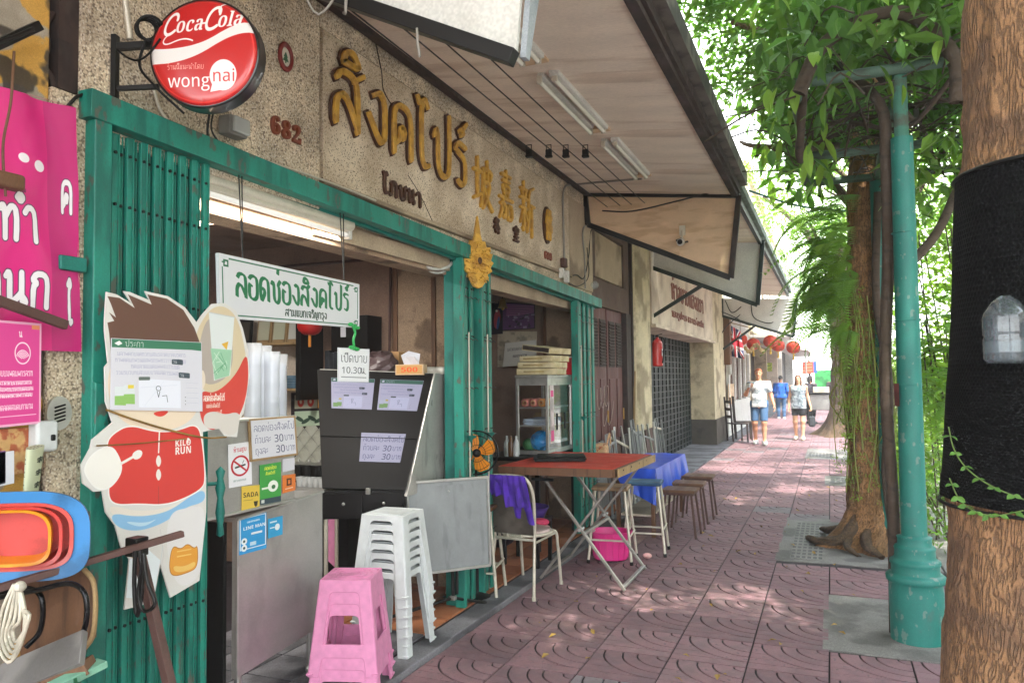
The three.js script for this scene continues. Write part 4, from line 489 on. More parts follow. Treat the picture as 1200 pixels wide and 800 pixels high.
// shrubs behind the post, far trees
function shrub(label, blobs, mat, per, leafKind = 'small', ferns = 0) { const t = thing('shrub', label, 'shrub'); foliage('foliage', t, twig[leafKind][0], mat, crownSpots(blobs, per, 0.5)); const st = []; for (const [x, y, z, rx, ry] of blobs) for (let i = 0; i < 7; i++) st.push(rod([x + rr(-.5, .5) * rx, -0.1, z], [x + rr(-.9, .9) * rx, y + ry * 0.6, z + rr(-.3, .3)], 0.008, 5)); tag(mesh('stems', st, smoothBark, t), null, null, null, 'stuff');
  for (let i = 0; i < ferns; i++) { const b = blobs[0], m = raw('frond', fg[1], L.fern, t); m.position.set(b[0] + rr(-.4, .4), b[1] + rr(-.3, .7) * b[4], b[2] + b[5] * 0.5); m.rotation.order = 'YXZ'; m.rotation.set(rr(-.3, .7), rr(-2.2, 1), 0); } return t; }
shrub('tall bright shrub with ferns between the turquoise post and the road', [[1.22, 1.5, -9.4, 0.42, 1.15, 0.7], [1.3, 2.7, -9.6, 0.5, 0.9, 0.6]], L.bright, 420, 'small', 26);
shrub('low dusty shrub at the foot of the fern tree by the kerb', [[0.98, 0.25, -8.6, 0.3, 0.3, 0.6]], L.mid, 900, 'fine');
shrub('dense hedge along the kerb behind the fern tree', [[1.3, 0.9, -12.5, 0.5, 1.0, 1.6], [1.4, 0.8, -15.5, 0.5, 0.9, 1.4], [1.5, 1.8, -13.5, 0.5, 0.7, 1.2]], L.bright, 230, 'small');
const farT = tree('street_tree', 'dark tree with spreading roots behind the two walkers', 0.28, -22.2, 5, 0.3, { bark: { nu: 48, nv: 80, flare: 0.55, lobes: 4, s: 261, ridge: 0.03 }, radii: [0.38, 0.3, 0.28, 0.24], limbs: [[[[0.1, 4.2, 0], [-0.9, 5.6, 0.4], [-1.8, 6.4, 0.8]], 0.14, 0.04], [[[0.1, 4.5, 0], [1.2, 6, -0.4], [2.2, 7, -0.6]], 0.14, 0.04], [[[0.06, 3.2, 0], [-0.3, 4.6, 1.4], [-0.6, 5.2, 2.6]], 0.1, 0.03]], blobs: [[-0.8, 6.2, 0.8, 2.4, 1.1, 2.4], [1.6, 7, 0, 2.6, 1.6, 2.6], [-0.2, 5.6, 2.6, 1.6, 0.8, 1.6]], per: 40, leafMat: L.bright });
tree('street_tree', 'slim airy tree by the kerb between the fern tree and the distant walkers', 1.2, -14.8, 5, 0.13, { s: 5, limbs: [[[[0.1, 4, 0], [-0.8, 5, 0.4], [-1.7, 5.7, 0.9]], 0.06, 0.02], [[[0.1, 4.4, 0], [0.8, 5.6, 0.2], [1.3, 6.4, 0.2]], 0.06, 0.02], [[[0.06, 3.3, 0], [-0.5, 4.2, 0.9], [-1.2, 4.6, 1.6]], 0.05, 0.015]], blobs: [[-1.2, 5.6, 0.8, 1.9, 0.9, 1.8], [0.9, 6.2, 0.2, 2.0, 1.4, 1.9]], per: 58, leafMat: L.bright, leaf: 'fine' });
tree('street_tree', 'leafy street tree on the kerb far beyond the walkers', 0.9, -33, 5, 0.24, { s: 7, blobs: [[-0.4, 6.4, 0, 3, 1.7, 3], [1.6, 7.6, 0, 3, 1.8, 3]], per: 22, leafMat: L.bright });
tree('street_tree', 'leafy street tree on the kerb near the end of the street', 0.9, -47, 5, 0.26, { s: 9, blobs: [[0, 6.8, 0, 3.4, 2.2, 3.4], [1.2, 8.4, 0, 2.6, 1.8, 3]], per: 18, leafMat: L.mid });
tree('street_tree', 'shady street tree behind the viewer', 1.1, 3.4, 5, 0.28, { s: 11, limbs: [[[[0.1, 4.4, 0], [-0.9, 5.4, -0.6], [-2, 6, -1.6]], 0.12, 0.04]], blobs: [[-1.4, 6.2, -2.8, 2.2, 0.9, 2.0], [-0.9, 6.1, -0.9, 3.4, 1.2, 3], [2.0, 6.2, -0.6, 2.8, 1.3, 3], [0.4, 6.8, -1.4, 3, 1.1, 2.6]], per: 64 });
for (const [x, z, h, lab] of [[10.9, -4, 6, 'green tree across the road, opposite the near trunk'], [11, -13, 6.5, 'green tree across the road, opposite the fern tree'], [10.9, -24, 7, 'bright tree across the road, opposite the distant walkers'], [11, -38, 7, 'pale green tree far away across the road']]) tree('street_tree', lab, x, z, h - 1.6, 0.22, { s: 13 + x, blobs: [[0, h, 0, 2.8, 2.3, 2.8], [-0.8, h - 1.6, 0.6, 1.6, 1.2, 1.6]], per: 24, leafMat: L.bright });
{ // branches reaching over the awning edge
  const b = tree('street_tree', 'broad-leaved tree whose boughs hang beside the awning edge', 2.2, -11.6, 6, 0.16, { s: 271, limbs: [[[[0, 5, 0], [-1.2, 5.6, 0.6], [-2.2, 5.2, 1.4], [-2.7, 4.6, 2.0]], 0.09, 0.025], [[[-1.2, 5.6, 0.6], [-1.9, 5.0, 1.0], [-2.2, 4.3, 1.6], [-2.25, 3.7, 2.0]], 0.05, 0.02], [[[-0.6, 5.4, 0.4], [-1.6, 6.4, 1.2], [-2.4, 6.6, 2.4]], 0.06, 0.02]], blobs: [[0.6, 6.6, 0, 2, 1.2, 2]], per: 40 });
  const sp = []; for (const [x, y, z, r, n] of [[-2.55, 4.8, 2.3, 0.45, 50], [-2.3, 4.2, 2.2, 0.35, 30], [-2.2, 5.6, 2.0, 0.8, 90], [-2.6, 6.2, 3.0, 0.9, 90], [-1.7, 5.6, 1.4, 0.7, 60]]) for (let i = 0; i < n; i++) sp.push([x + rr(-r, r), y + rr(-r, r) * .8, z + rr(-r, r)]); foliage('bough_leaves', b, twig.big[2], L.mid, sp); }
{ const t = thing('fallen_leaves', 'dry leaves and petals scattered on the pavement tiles', 'leaf litter'); t.userData.kind = 'stuff'; const g = leaf(0.05, 0.03, 0.5, 0.3, 2), im = new THREE.InstancedMesh(g, L.dry, 70), o = new THREE.Object3D(); for (let i = 0; i < 70; i++) { o.position.set(rr(-1.9, 0.7), 0.016, -4 - 16 * rnd() * rnd()); o.rotation.set(rr(-.2, .2), rr(0, 6), rr(-.3, .3)); o.scale.setScalar(rr(0.5, 1.3)); o.updateMatrix(); im.setMatrixAt(i, o.matrix); } im.name = 'dry_leaves'; im.userData.kind = 'stuff'; t.add(im); }
// ---------- prints ----------
const ATLAS = []; let atlasN = 0;
function print(w, h, draw) { // a cell of 256 px of a shared print sheet; draw in a w x h frame
  const k = Math.floor(atlasN / 16), i = atlasN++ % 16, X = (i % 4) * 256, Y = Math.floor(i / 4) * 256; if (!ATLAS[k]) { const c = document.createElement('canvas'); c.width = c.height = 1024; ATLAS[k] = { c, x: c.getContext('2d'), t: new THREE.CanvasTexture(c) }; ATLAS[k].t.colorSpace = THREE.SRGBColorSpace; ATLAS[k].t.magFilter = THREE.LinearFilter; }
  const { x, t } = ATLAS[k]; x.save(); x.beginPath(); x.rect(X, Y, 256, 256); x.clip(); x.translate(X, Y); x.scale(256 / w, 256 / h); draw(x, w, h); x.restore();
  const q = t.clone(); q.repeat.set(254 / 1024, 254 / 1024); q.offset.set((X + 1) / 1024, 1 - (Y + 255) / 1024); return std({ map: q, roughness: 0.75 });
}
const fill = (x, c, a, b, w, h) => { x.fillStyle = c; x.fillRect(a, b, w, h); };
const line = (x, c, w, ...p) => { x.strokeStyle = c; x.lineWidth = w; x.lineCap = 'round'; x.beginPath(); for (let i = 0; i < p.length; i += 2) x[i ? 'lineTo' : 'moveTo'](p[i], p[i + 1]); x.stroke(); };
const txt = (x, s, X, Y, font, c, align = 'left') => { x.font = font; x.fillStyle = c; x.textAlign = align; x.fillText(s, X, Y); };
const scrawl = (x, c, X, Y, w, size, lw = 1.2) => { const a = 'กนาบยรดลมวสคพท'; let s = ''; const n = Math.round(w / (size * 0.75)); for (let i = 0; i < n; i++) s += a[Math.floor(rnd() * a.length)]; pen(x, s, X, Y, size, lw, c, { stretch: 0.9 }); }; // lines too small to read in the photo
const quadX = (px, X, t = 0.003) => sheet([px[0], px[1], px[2], px[3]].map(([a, b]) => aX(a, b, X)), t); // corners: lower left, lower right, upper right, upper left in the photo
function poster(name, label, cat, px, X, mat, group, t = 0.003) { const o = mesh(name, quadX(px, X, t), mat, null, { uv: true }); return tag(o, label, cat, group); }
const notice = (x, w, h) => { fill(x, '#dcdce6', 0, 0, w, h); fill(x, '#3f7f62', 3, 3, w - 6, h * 0.12); pen(x, 'ประกาศ', w * 0.14, h * 0.11, h * 0.07, 2, '#fff'); x.beginPath(); x.fillStyle = '#fff'; x.moveTo(w * .03, h * .07); x.lineTo(w * .08, h * .03); x.lineTo(w * .11, h * .07); x.lineTo(w * .07, h * .1); x.fill();
  for (const [a, b] of [[.06, .24], [.04, .33], [.2, .42], [.05, .51]]) scrawl(x, '#8e90b8', w * a, h * b, w * (0.88 - a * (a > .1 ? 1.6 : 1)), h * 0.05, 1.3);
  for (const [a, b] of [[.64, .29], [.72, .47]]) { x.fillStyle = '#43505a'; x.beginPath(); x.roundRect(w * a, h * b - 4, w * .13, h * .075, 6); x.fill(); pen(x, 'วน', w * a + 8, h * b + h * .05, h * .04, 1.2, '#fff'); }
  x.fillStyle = '#ebeefa'; x.fillRect(w * .28, h * .58, w * .46, h * .38); line(x, '#c4cadf', 1, w * .3, h * .7, w * .7, h * .64); line(x, '#c4cadf', 1, w * .34, h * .94, w * .55, h * .6); x.strokeStyle = '#3a4a50'; x.lineWidth = 3; x.beginPath(); x.arc(w * .49, h * .7, w * .025, 0, 7); x.stroke(); line(x, '#3a4a50', 3, w * .475, h * .74, w * .49, h * .82); line(x, '#3a4a50', 3, w * .505, h * .74, w * .49, h * .82); line(x, '#2c3a40', 2.5, w * .53, h * .8, w * .58, h * .79, w * .59, h * .88); x.fillStyle = '#5f6c66'; x.beginPath(); x.roundRect(w * .28, h * .545, w * .12, h * .05, 5); x.fill();
  for (const [a, b] of [[.04, .68], [.13, .66]]) { x.fillStyle = '#dfe6ea'; x.fillRect(w * a, h * b, w * .11, h * .14); x.fillStyle = '#93c46a'; x.fillRect(w * a, h * (b + .13), w * .11, h * .13); } x.fillStyle = '#e8d24a'; x.fillRect(w * .17, h * .66, w * .06, h * .05);
  for (let i = 0; i < 5; i++) line(x, '#b9bcd2', 1.2, w * .8, h * (.6 + i * .07), w * .95, h * (.6 + i * .07)); for (let i = 0; i < 3; i++) { x.fillStyle = '#33373c'; x.fillRect(w * .79, h * (.8 + i * .05), 4, 4); } };
const N1 = canvas(512, 410, notice), noticeMat = std({ map: N1, roughness: 0.7 }), noticeShaded = std({ map: N1, color: '#a6a6bc', roughness: 0.6 });  // second copy of the notice is tinted darker to paint in shade
const price = (x, w, h) => { fill(x, '#d8d8e0', 0, 0, w, h); pen(x, 'ลอดช่องสิงคโปร์', w * .06, h * .3, h * .15, 2.4, '#5a5d80'); pen(x, 'ถ้วยละ', w * .07, h * .6, h * .14, 2.4, '#5a5d80'); txt(x, '30', w * .5, h * .62, `${h * .27}px sans-serif`, '#35385f'); pen(x, 'บาท', w * .74, h * .6, h * .14, 2.4, '#5a5d80'); pen(x, 'ถุงละ', w * .07, h * .89, h * .14, 2.4, '#5a5d80'); txt(x, '30', w * .52, h * .91, `${h * .27}px sans-serif`, '#35385f'); pen(x, 'บาท', w * .76, h * .89, h * .14, 2.4, '#5a5d80'); };
const priceMat = print(256, 190, price), priceShaded = priceMat.clone(); priceShaded.color.set('#a9a9be');  // second price print carries the same painted-in shade
// ---------- round lightbox sign ----------
{
  const t = thing('round_sign', 'round red lightbox sign with white script and ribbon on a black bracket', 'sign', aZ(239, 62, -2.1), 0.36), R = 0.2;
  const face = canvas(512, 512, (x) => { fill(x, '#c41c1d', 0, 0, 512, 512); x.strokeStyle = '#e23b35'; x.lineWidth = 6; x.beginPath(); x.arc(256, 256, 236, 0, 7); x.stroke();
    x.fillStyle = '#ece9e6'; x.beginPath(); x.moveTo(0, 232); x.bezierCurveTo(90, 250, 190, 236, 260, 210); x.bezierCurveTo(340, 180, 400, 110, 512, 118); x.lineTo(512, 172); x.bezierCurveTo(420, 160, 350, 205, 280, 248); x.bezierCurveTo(190, 300, 90, 318, 0, 306); x.fill();
    x.save(); x.translate(72, 172); x.rotate(-0.1); x.transform(1, 0, -0.32, 1, 0, 0); x.scale(0.78, 1); x.fillStyle = '#f3efec'; x.font = 'bold 98px serif'; x.textAlign = 'left'; x.fillText('oca', 66, 0); x.fillText('ola', 318, -2); x.fillRect(224, -34, 20, 9);
    x.strokeStyle = '#f3efec'; x.lineCap = 'round'; const swash = (w, p) => { x.lineWidth = w; x.beginPath(); x.moveTo(p[0], p[1]); for (let i = 2; i < p.length; i += 6) x.bezierCurveTo(...p.slice(i, i + 6)); x.stroke(); };
    swash(15, [66, -62, 74, -104, 16, -104, 2, -46, -8, 4, 26, 16, 64, -12]); swash(7, [26, 6, -10, 30, 6, 56, 60, 44, 120, 28, 150, 30, 190, 46]); swash(16, [322, -66, 330, -112, 262, -108, 252, -44, 246, 6, 284, 14, 318, -10]); swash(9, [318, -70, 292, -96, 330, -128, 380, -118, 420, -108, 440, -112, 468, -132]); x.restore();
    txt(x, 'wong', 92, 420, '82px sans-serif', '#f4f0ee'); x.fillStyle = '#f1eeec'; x.beginPath(); x.ellipse(352, 368, 62, 72, 0.1, 0, 7); x.fill(); x.beginPath(); x.moveTo(304, 400); x.lineTo(292, 446); x.lineTo(350, 436); x.fill(); txt(x, 'nai', 300, 398, '80px sans-serif', '#cf2624'); pen(x, 'ร้านนี้แนะนำโดย', 90, 338, 20, 2.4, '#f2b5a8'); });
  const prof = [[0, 0.016], [0.1, 0.0145], [0.16, 0.011], [0.182, 0.008], [0.194, 0.0], [0.197, -0.02]].map(([r, z]) => new THREE.Vector2(r, z)); const g = new THREE.LatheGeometry(prof.reverse(), 64); g.rotateX(Math.PI / 2); const p = g.attributes.position, uv = g.attributes.uv; for (let i = 0; i < p.count; i++) uv.setXY(i, 0.5 + p.getX(i) / 0.4, 0.5 + p.getY(i) / 0.4); g.computeVertexNormals();
  raw('face', g, phy({ map: face, roughness: 0.3, clearcoat: 0.6, clearcoatRoughness: 0.15, side: THREE.DoubleSide }), t);
  mesh('rim', put(lathe([[0.193, 0.0], [R, 0.0], [R + 0.003, -0.006], [R, -0.012], [R, -0.06], [R + 0.003, -0.066], [0.188, -0.074], [0, -0.074]], 64), 0, 0, 0, Math.PI / 2), phy({ color: '#171617', roughness: 0.3, clearcoat: 0.5 }), t);
  const inv = (v) => t.worldToLocal(P3(v).clone()); t.updateMatrixWorld(true);
  mesh('bracket', [bar(inv([FX + 0.012, 2.66, -2.0]), inv([FX + 0.012, 2.895, -2.0]), 0.03, 0.02), bar(inv([FX + 0.01, 2.85, -2.0]), [-0.17, 0.06, -0.05], 0.026, 0.026), bar(inv([FX + 0.01, 2.695, -2.0]), [-0.19, -0.1, -0.05], 0.018, 0.018)], M.blackMetal, t);
  mesh('cable_coil', [0, 1, 2, 3].map((i) => put(new THREE.TorusGeometry(0.034 + i * 0.003, 0.005, 6, 20), ...inv([FX + 0.14 + i * 0.008, 2.9, -2.02]).toArray(), 0.2 + i * 0.1, 0.5, 0)), M.black, t);
  mesh('cable', [tube([inv([FX + 0.13, 2.87, -2.03]), inv([FX + 0.1, 2.78, -2.03]), inv([FX + 0.16, 2.7, -2.04]), [-0.1, -0.2, -0.06]], 0.005), sag(inv([FX + 0.02, 2.84, -2.0]), inv([FX + 0.2, 2.86, -2.03]), 0.06, 0.004)], M.black, t);
}
{ const c = aX(268, 145, FX + 0.05), t = thing('meter_box', 'small grey electricity meter box below the round red sign', 'meter', [FX + 0.02, c.y - 0.03, c.z - 0.02]); mesh('case', rbox(0.07, 0.085, 0.11, 0.035, 0.02, 0, 0.01), soft('#7e7d78', { rough: 0.4 }), t); mesh('cover', rbox(0.02, 0.07, 0.095, 0.08, 0.02, 0, 0.008), phy({ color: '#d9dcd9', roughness: 0.1, transmission: 0.5, thickness: 0 }), t); mesh('dial', rbox(0.004, 0.028, 0.035, 0.072, 0.005, -0.01), M.white, t); mesh('wires', [tube([[0.02, 0.06, 0.1], [0.02, -0.02, 0.11], [0.02, -0.07, 0.06]], 0.004), tube([[0.02, 0.06, 0.12], [0.02, -0.05, 0.13], [0.02, -0.1, 0.1]], 0.005), tube([[0.0, 0.55, 0.14], [0, 0.3, 0.12], [0, 0.06, 0.09]], 0.006)], M.wire, t); }
// digits by font
import { FontLoader } from 'three/addons/loaders/FontLoader.js';
import { TextGeometry } from 'three/addons/geometries/TextGeometry.js';
const serifB = await new FontLoader().loadAsync('fonts/droid/droid_serif_bold.typeface.json');
function digits(name, label, text, y, z0, size, gap, mat) { const t = thing(name, label, 'house number', [FX, y, z0]); [...text].forEach((d, i) => mesh('digit', new TextGeometry(d, { font: serifB, size, depth: 0.012, curveSegments: 6, bevelEnabled: true, bevelSize: 0.002, bevelThickness: 0.003, bevelSegments: 1 }).rotateY(Math.PI / 2).translate(0, 0, -i * gap), mat, t)); return t; }
digits('house_number', 'brown metal house number 682 on the pebble-dash wall', '682', 2.79, -2.855, 0.085, 0.078, M.redBrown);
digits('house_number', 'small brown number 680 under the oval emblem', '680', 2.72, -6.6, 0.07, 0.07, M.redBrown);
{ const c = aX(333, 67, FX), t = thing('oval_plaque', 'small oval enamel plaque with dark red rim above the house number', 'plaque', [FX + 0.001, c.y, c.z]); mesh('rim', put(new THREE.TorusGeometry(0.048, 0.011, 10, 32).scale(0.9, 1.25, 1), 0.008, 0, 0, 0, Math.PI / 2), soft('#7c2622', { rough: 0.35 }), t); mesh('plate', cyl(0.043, 0.043, 0.012, 0, 0, 0, 28).scale(1, 1, 1.25).rotateX(Math.PI / 2).rotateY(Math.PI / 2).scale(1, 1, 0.92), std({ color: '#d8d2c2', roughness: 0.3 }), t); mesh('emblem', [put(slab([[0, .024], [.014, .0], [.008, 0], [.02, -.02], [-.02, -.02], [-.008, 0], [-.014, 0]], 0.003), 0.006, 0, 0, 0, Math.PI / 2), put(slab([[-.003, -.02], [.003, -.02], [.003, -.03], [-.003, -.03]], 0.003), 0.006, 0, 0, 0, Math.PI / 2)], soft('#3f6a4c'), t); }
// ---------- raised lettering ----------
const lettering = thing('sign_lettering', 'raised gold shop name in two scripts on the stone panel', 'lettering', [FX + 0.001, 0, 0]);
{ const word = 'สิงคโปร์', { list, w } = strokesOf(word, 1.6, 2), z0 = aX(388, 120, FX).z, z1 = aX(543, 190, FX).z, kz = (z0 - z1) / w, ky = 0.031, y0 = 2.985; const by = new Map(); let id = 0, last = ''; // strokes of one letter make one part
  for (const s of list) { if (s.ch !== last) { id++; last = s.ch; } if (!by.has(id)) by.set(id, []); by.get(id).push(...raised(s.pts.map(([a, b]) => [a * kz, b * ky]), 1, 0.0155, 0.0095, 0.028, 0.004, by.get(id).length * 1e-4)); }
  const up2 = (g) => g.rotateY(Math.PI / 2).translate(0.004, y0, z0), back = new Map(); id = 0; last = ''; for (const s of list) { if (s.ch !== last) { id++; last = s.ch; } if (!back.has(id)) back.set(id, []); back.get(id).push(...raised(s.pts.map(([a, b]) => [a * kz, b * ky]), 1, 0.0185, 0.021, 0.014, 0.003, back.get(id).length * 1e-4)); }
  for (const [i, gs] of by) mesh('letter_shade_base', back.get(i).map(up2), M.letterDark, mesh('letter', gs.map(up2), M.gold, lettering));  // larger dark base paints the shade and dirt round each letter
  const small = strokesOf('โภชนา', 2.2, 1), a = aX(447, 215, FX), b = aX(491, 230, FX), k2 = (a.z - b.z) / small.w; let n = 0; const bs = new Map(); last = ''; for (const s of small.list) { if (s.ch !== last) { n++; last = s.ch; } if (!bs.has(n)) bs.set(n, []); bs.get(n).push(...raised(s.pts.map(([p, q]) => [p * k2, q * 0.0085]), 1, 0.008, 0.006, 0.012, 0.002)); } for (const gs of bs.values()) mesh('letter', gs.map((g) => g.rotateY(Math.PI / 2).translate(0.004, a.y - 0.05, a.z)), M.letterDark, lettering);
  const han = (ch, pa, pb, mat, nib, thin) => { const A = aX(pa[0], pa[1], FX), B = aX(pb[0], pb[1], FX), kz = (A.z - B.z) / 10, y1 = aX((pa[0] + pb[0]) / 2, pa[1], FX).y, y2 = aX((pa[0] + pb[0]) / 2, pb[1], FX).y, k = (y1 - y2) / 10; let i = 0; mesh('character', strokesOf(ch, 0, 1).list.flatMap((s) => raised(s.pts.map(([p, q]) => [p * kz, q * k]), 1, nib, thin, 0.016, 0.004, (i++ % 5) * 3e-4)).map((g) => g.rotateY(Math.PI / 2).translate(0.004, y2, A.z)), mat, lettering); };
  han('坡', [553, 186], [575, 244], M.gold, 0.012, 0.008); han('嘉', [582, 203], [600, 258], M.gold, 0.011, 0.007); han('新', [607, 217], [625, 273], M.gold, 0.011, 0.007); han('餐', [577, 256], [583, 272], M.letterDark, 0.006, 0.005); han('室', [600, 266], [606, 283], M.letterDark, 0.006, 0.005); }
{ const c = aX(640, 264, FX), t = thing('oval_emblem', 'dark oval emblem with a raised gold character at the end of the lettering', 'emblem', [FX + 0.001, c.y, c.z]); mesh('plate', cyl(0.1, 0.1, 0.03, 0, 0, 0, 36).rotateX(Math.PI / 2).rotateY(Math.PI / 2).scale(1, 1.75, 1.05), M.letterDark, t); let i = 0; mesh('character', strokesOf('佛', 0, 1).list.flatMap((s) => raised(s.pts.map(([p, q]) => [(p - 5) * 0.015, (q - 5) * 0.026]), 1, 0.011, 0.008, 0.014, 0.003, (i++ % 5) * 3e-4)).map((g) => g.rotateY(Math.PI / 2).translate(0.02, 0, 0)), M.gold, t); }
{ // carved gold ornament
  const t = thing('gold_ornament', 'carved gilded flame-shaped ornament on the green gate post', 'ornament', [FX + 0.085, 2.47, -4.96], -0.55); const half = [[0, -0.2], [0.03, -0.19], [0.05, -0.165], [0.045, -0.145], [0.085, -0.125], [0.075, -0.1], [0.115, -0.075], [0.1, -0.05], [0.13, -0.015], [0.105, 0.0], [0.125, 0.045], [0.095, 0.05], [0.105, 0.095], [0.07, 0.09], [0.06, 0.13], [0.035, 0.13], [0.022, 0.17], [0.016, 0.21], [0.008, 0.26], [0, 0.31]];
  mesh('plate', slab([...half, ...half.slice(1, -1).reverse().map(([a, b]) => [-a, b])], 0.016, 0.006).rotateY(Math.PI / 2), M.gold, t); const sc = []; for (let i = 0; i < 46; i++) { const b = rr(-0.17, 0.13), w = 0.1 * Math.sqrt(Math.max(0, 1 - ((b + 0.02) / 0.17) ** 2)), a = rr(-w, w); sc.push(put(new THREE.TorusGeometry(rr(0.01, 0.02), 0.0055, 5, 10, rr(3, 5.5)), 0.026, b, a, rr(0, 6), Math.PI / 2)); } sc.push(ball(0.03, 0.026, 0.0, 0, 0.6, 1.3, 1), rod([0.012, 0.15, 0], [0.012, 0.3, 0], 0.012, 8, 0.003)); mesh('scrolls', sc, M.gold, t); mesh('dark_heart', ball(0.018, 0.042, -0.01, 0, 0.5, 1.4, 1), M.letterDark, t); }
// ---------- under the awning ----------
{ const lay = (z0, z1) => { const t = thing('tube_light', '', 'light fitting', [-1.57, 3.5, (z0 + z1) / 2], 0, 'tube lights under the awning'), L2 = Math.abs(z1 - z0) / 2; mesh('housing', [rbox(0.07, 0.045, L2 * 2, 0.05, 0.005, 0, 0.01), rbox(0.05, 0.035, L2 * 1.9, -0.045, 0.012, 0, 0.008)], M.white, t); for (const x of [-0.05, 0.05]) { mesh('tube', rod([x, -0.035, -L2 + 0.03], [x, -0.035, L2 - 0.03], 0.014, 12), M.tubeGlass, t); mesh('holder', [rbox(0.035, 0.05, 0.02, x, -0.025, -L2 + 0.02), rbox(0.035, 0.05, 0.02, x, -0.025, L2 - 0.02)], M.creamMetal, t); } mesh('rusty_end', rbox(0.16, 0.03, 0.1, 0, 0.01, -L2 - 0.04, 0.006), M.ply, t); return t; };
  lay(-3.0, -4.15).userData.label = 'unlit double tube light on the awning soffit, half hidden by the white screen'; lay(-4.4, -5.55).userData.label = 'unlit double tube light in the middle of the awning soffit'; lay(-5.85, -7.0).userData.label = 'unlit double tube light on the soffit nearest the plywood screen'; }
[[620, 'black spring clip on the wire nearest the wall'], [643, 'black spring clip on the second wire from the wall'], [663, 'black spring clip on the third wire from the wall'], [686, 'black spring clip on the wire nearest the tube lights']].forEach(([px, lab], i) => { const q = aY(px, 172, 3.44); tag(mesh('clothes_wire', sag([q.x, 3.46, -2.4], [q.x - 0.01, 3.44, -7.92], 0.015, 0.0045, 10), M.wire), ['thin wire along the soffit, closest to the facade', 'thin wire along the soffit, second from the facade', 'thin wire along the soffit, third from the facade', 'thin wire along the soffit, beside the tube lights'][i], 'wire', 'wires strung under the awning');
  const t = thing('spring_clip', lab, 'clip', [q.x, 3.44, q.z], 0, 'black clips hanging on the wires'); mesh('jaw', [rbox(0.05, 0.05, 0.03, 0, -0.045, 0, 0.008), rbox(0.055, 0.022, 0.045, 0, -0.075, 0, 0.008)], M.black, t); mesh('wire_loop', put(new THREE.TorusGeometry(0.028, 0.005, 6, 4), 0, -0.005, 0, 0, 0, Math.PI / 4), M.blackMetal, t); });
{ const t = thing('security_camera', 'small white security camera on the plywood end screen', 'camera', [-1.36, 3.0, -7.9]); mesh('bracket', [rod([0, 0.12, -0.02], [0, 0.0, 0.05], 0.014), rbox(0.06, 0.1, 0.02, 0.0, 0.12, -0.02)], M.creamMetal, t); mesh('arm', [rod([-0.06, 0.02, -0.02], [0, 0.02, 0.05], 0.012), rod([0.05, 0.0, -0.02], [0.02, -0.02, 0.06], 0.01)], M.black, t); mesh('body', put(lathe([[0.001, 0], [0.034, 0.004], [0.038, 0.02], [0.036, 0.1], [0.02, 0.115], [0.001, 0.118]], 18), 0, -0.03, 0.13, -1.35), M.white, t); mesh('lens', put(new THREE.CylinderGeometry(0.026, 0.026, 0.01, 18), 0, -0.025, 0.138, Math.PI / 2 - 0.2), M.black, t); }
{ const t = thing('conduit', 'grey conduits, junction box and loose wires at the end of the facade', 'conduit'), A = FX + 0.012; const p = (x, y, d = 0) => { const q = aX(x, y, A + d); return q; };
  mesh('pipe', [tube([p(662, 330), p(661, 290), p(660, 250), p(660, 226), p(663, 218), p(672, 216)], 0.011, 30, 8), rod(p(672, 216), [-1.6, 3.5, -7.15], 0.01)], M.greyWire, t); mesh('pipe', tube([p(686, 338), p(685, 300), p(683, 272), p(690, 262), p(720, 255, 0.3)], 0.009, 24, 8), M.greyWire, t); mesh('junction_box', rbox(0.05, 0.09, 0.08, ...p(661, 308, 0.02).toArray(), 0.006), M.rustBrown, t); mesh('switch', rbox(0.05, 0.12, 0.05, ...p(664, 324, 0.02).toArray(), 0.01), M.white, t); mesh('switch', rbox(0.05, 0.1, 0.04, ...p(658, 320, 0.02).toArray(), 0.01), M.white, t);
  mesh('loose_wire', [tube([p(665, 325), p(676, 322), p(684, 326), p(690, 300), p(694, 268), p(712, 262, 0.2)], 0.006, 30), tube([p(664, 330), p(678, 335), p(690, 322), p(688, 290)], 0.005, 24), tube([[FX + 0.2, 3.4, -7.9], [-1.9, 3.36, -7.88], [-1.4, 3.42, -7.88], [-0.9, 3.5, -7.88]], 0.008)], M.wire, t); mesh('glass_bulb', ball(0.045, ...p(697, 334, 0.05).toArray()), M.clear, t); }
{ const t = thing('wall_cable', 'pale cables clipped along the wall above the green rail', 'cable'); for (const g of [tube([aX(180, 105, FX + 0.01), aX(188, 130, FX + 0.012), aX(206, 150, FX + 0.02), aX(240, 165, FX + 0.05)], 0.007, 24), tube([aX(240, 165, FX + 0.06), aX(300, 185, FX + 0.05), aX(376, 210, FX + 0.03), aX(440, 235, FX + 0.04)], 0.006, 24), tube([aX(146, 0, FX + 0.01), aX(150, 30, FX + 0.01), aX(152, 46, FX + 0.012)], 0.012, 10)]) mesh('cable', g, M.creamMetal, t); }
tag(mesh('wall_cable', tube([aX(60, 130, FX + 0.02), aX(75, 127, FX + 0.03), aX(92, 112, FX + 0.02), aX(112, 110, FX + 0.03)], 0.006, 20), M.wire), 'black cable looping from the pink banner to the gate corner', 'cable');
tag(mesh('wall_crack', [tube([aX(440, 50, FX + 0.001), aX(447, 85, FX + 0.001), aX(449, 105, FX + 0.001), aX(460, 125, FX + 0.001)], 0.004, 20, 4), tube([aX(478, 205, FX + 0.001), aX(492, 228, FX + 0.001), aX(508, 262, FX + 0.001)], 0.003, 20, 4)], M.darkWood), 'hairline cracks running down the stone sign panel', 'crack');
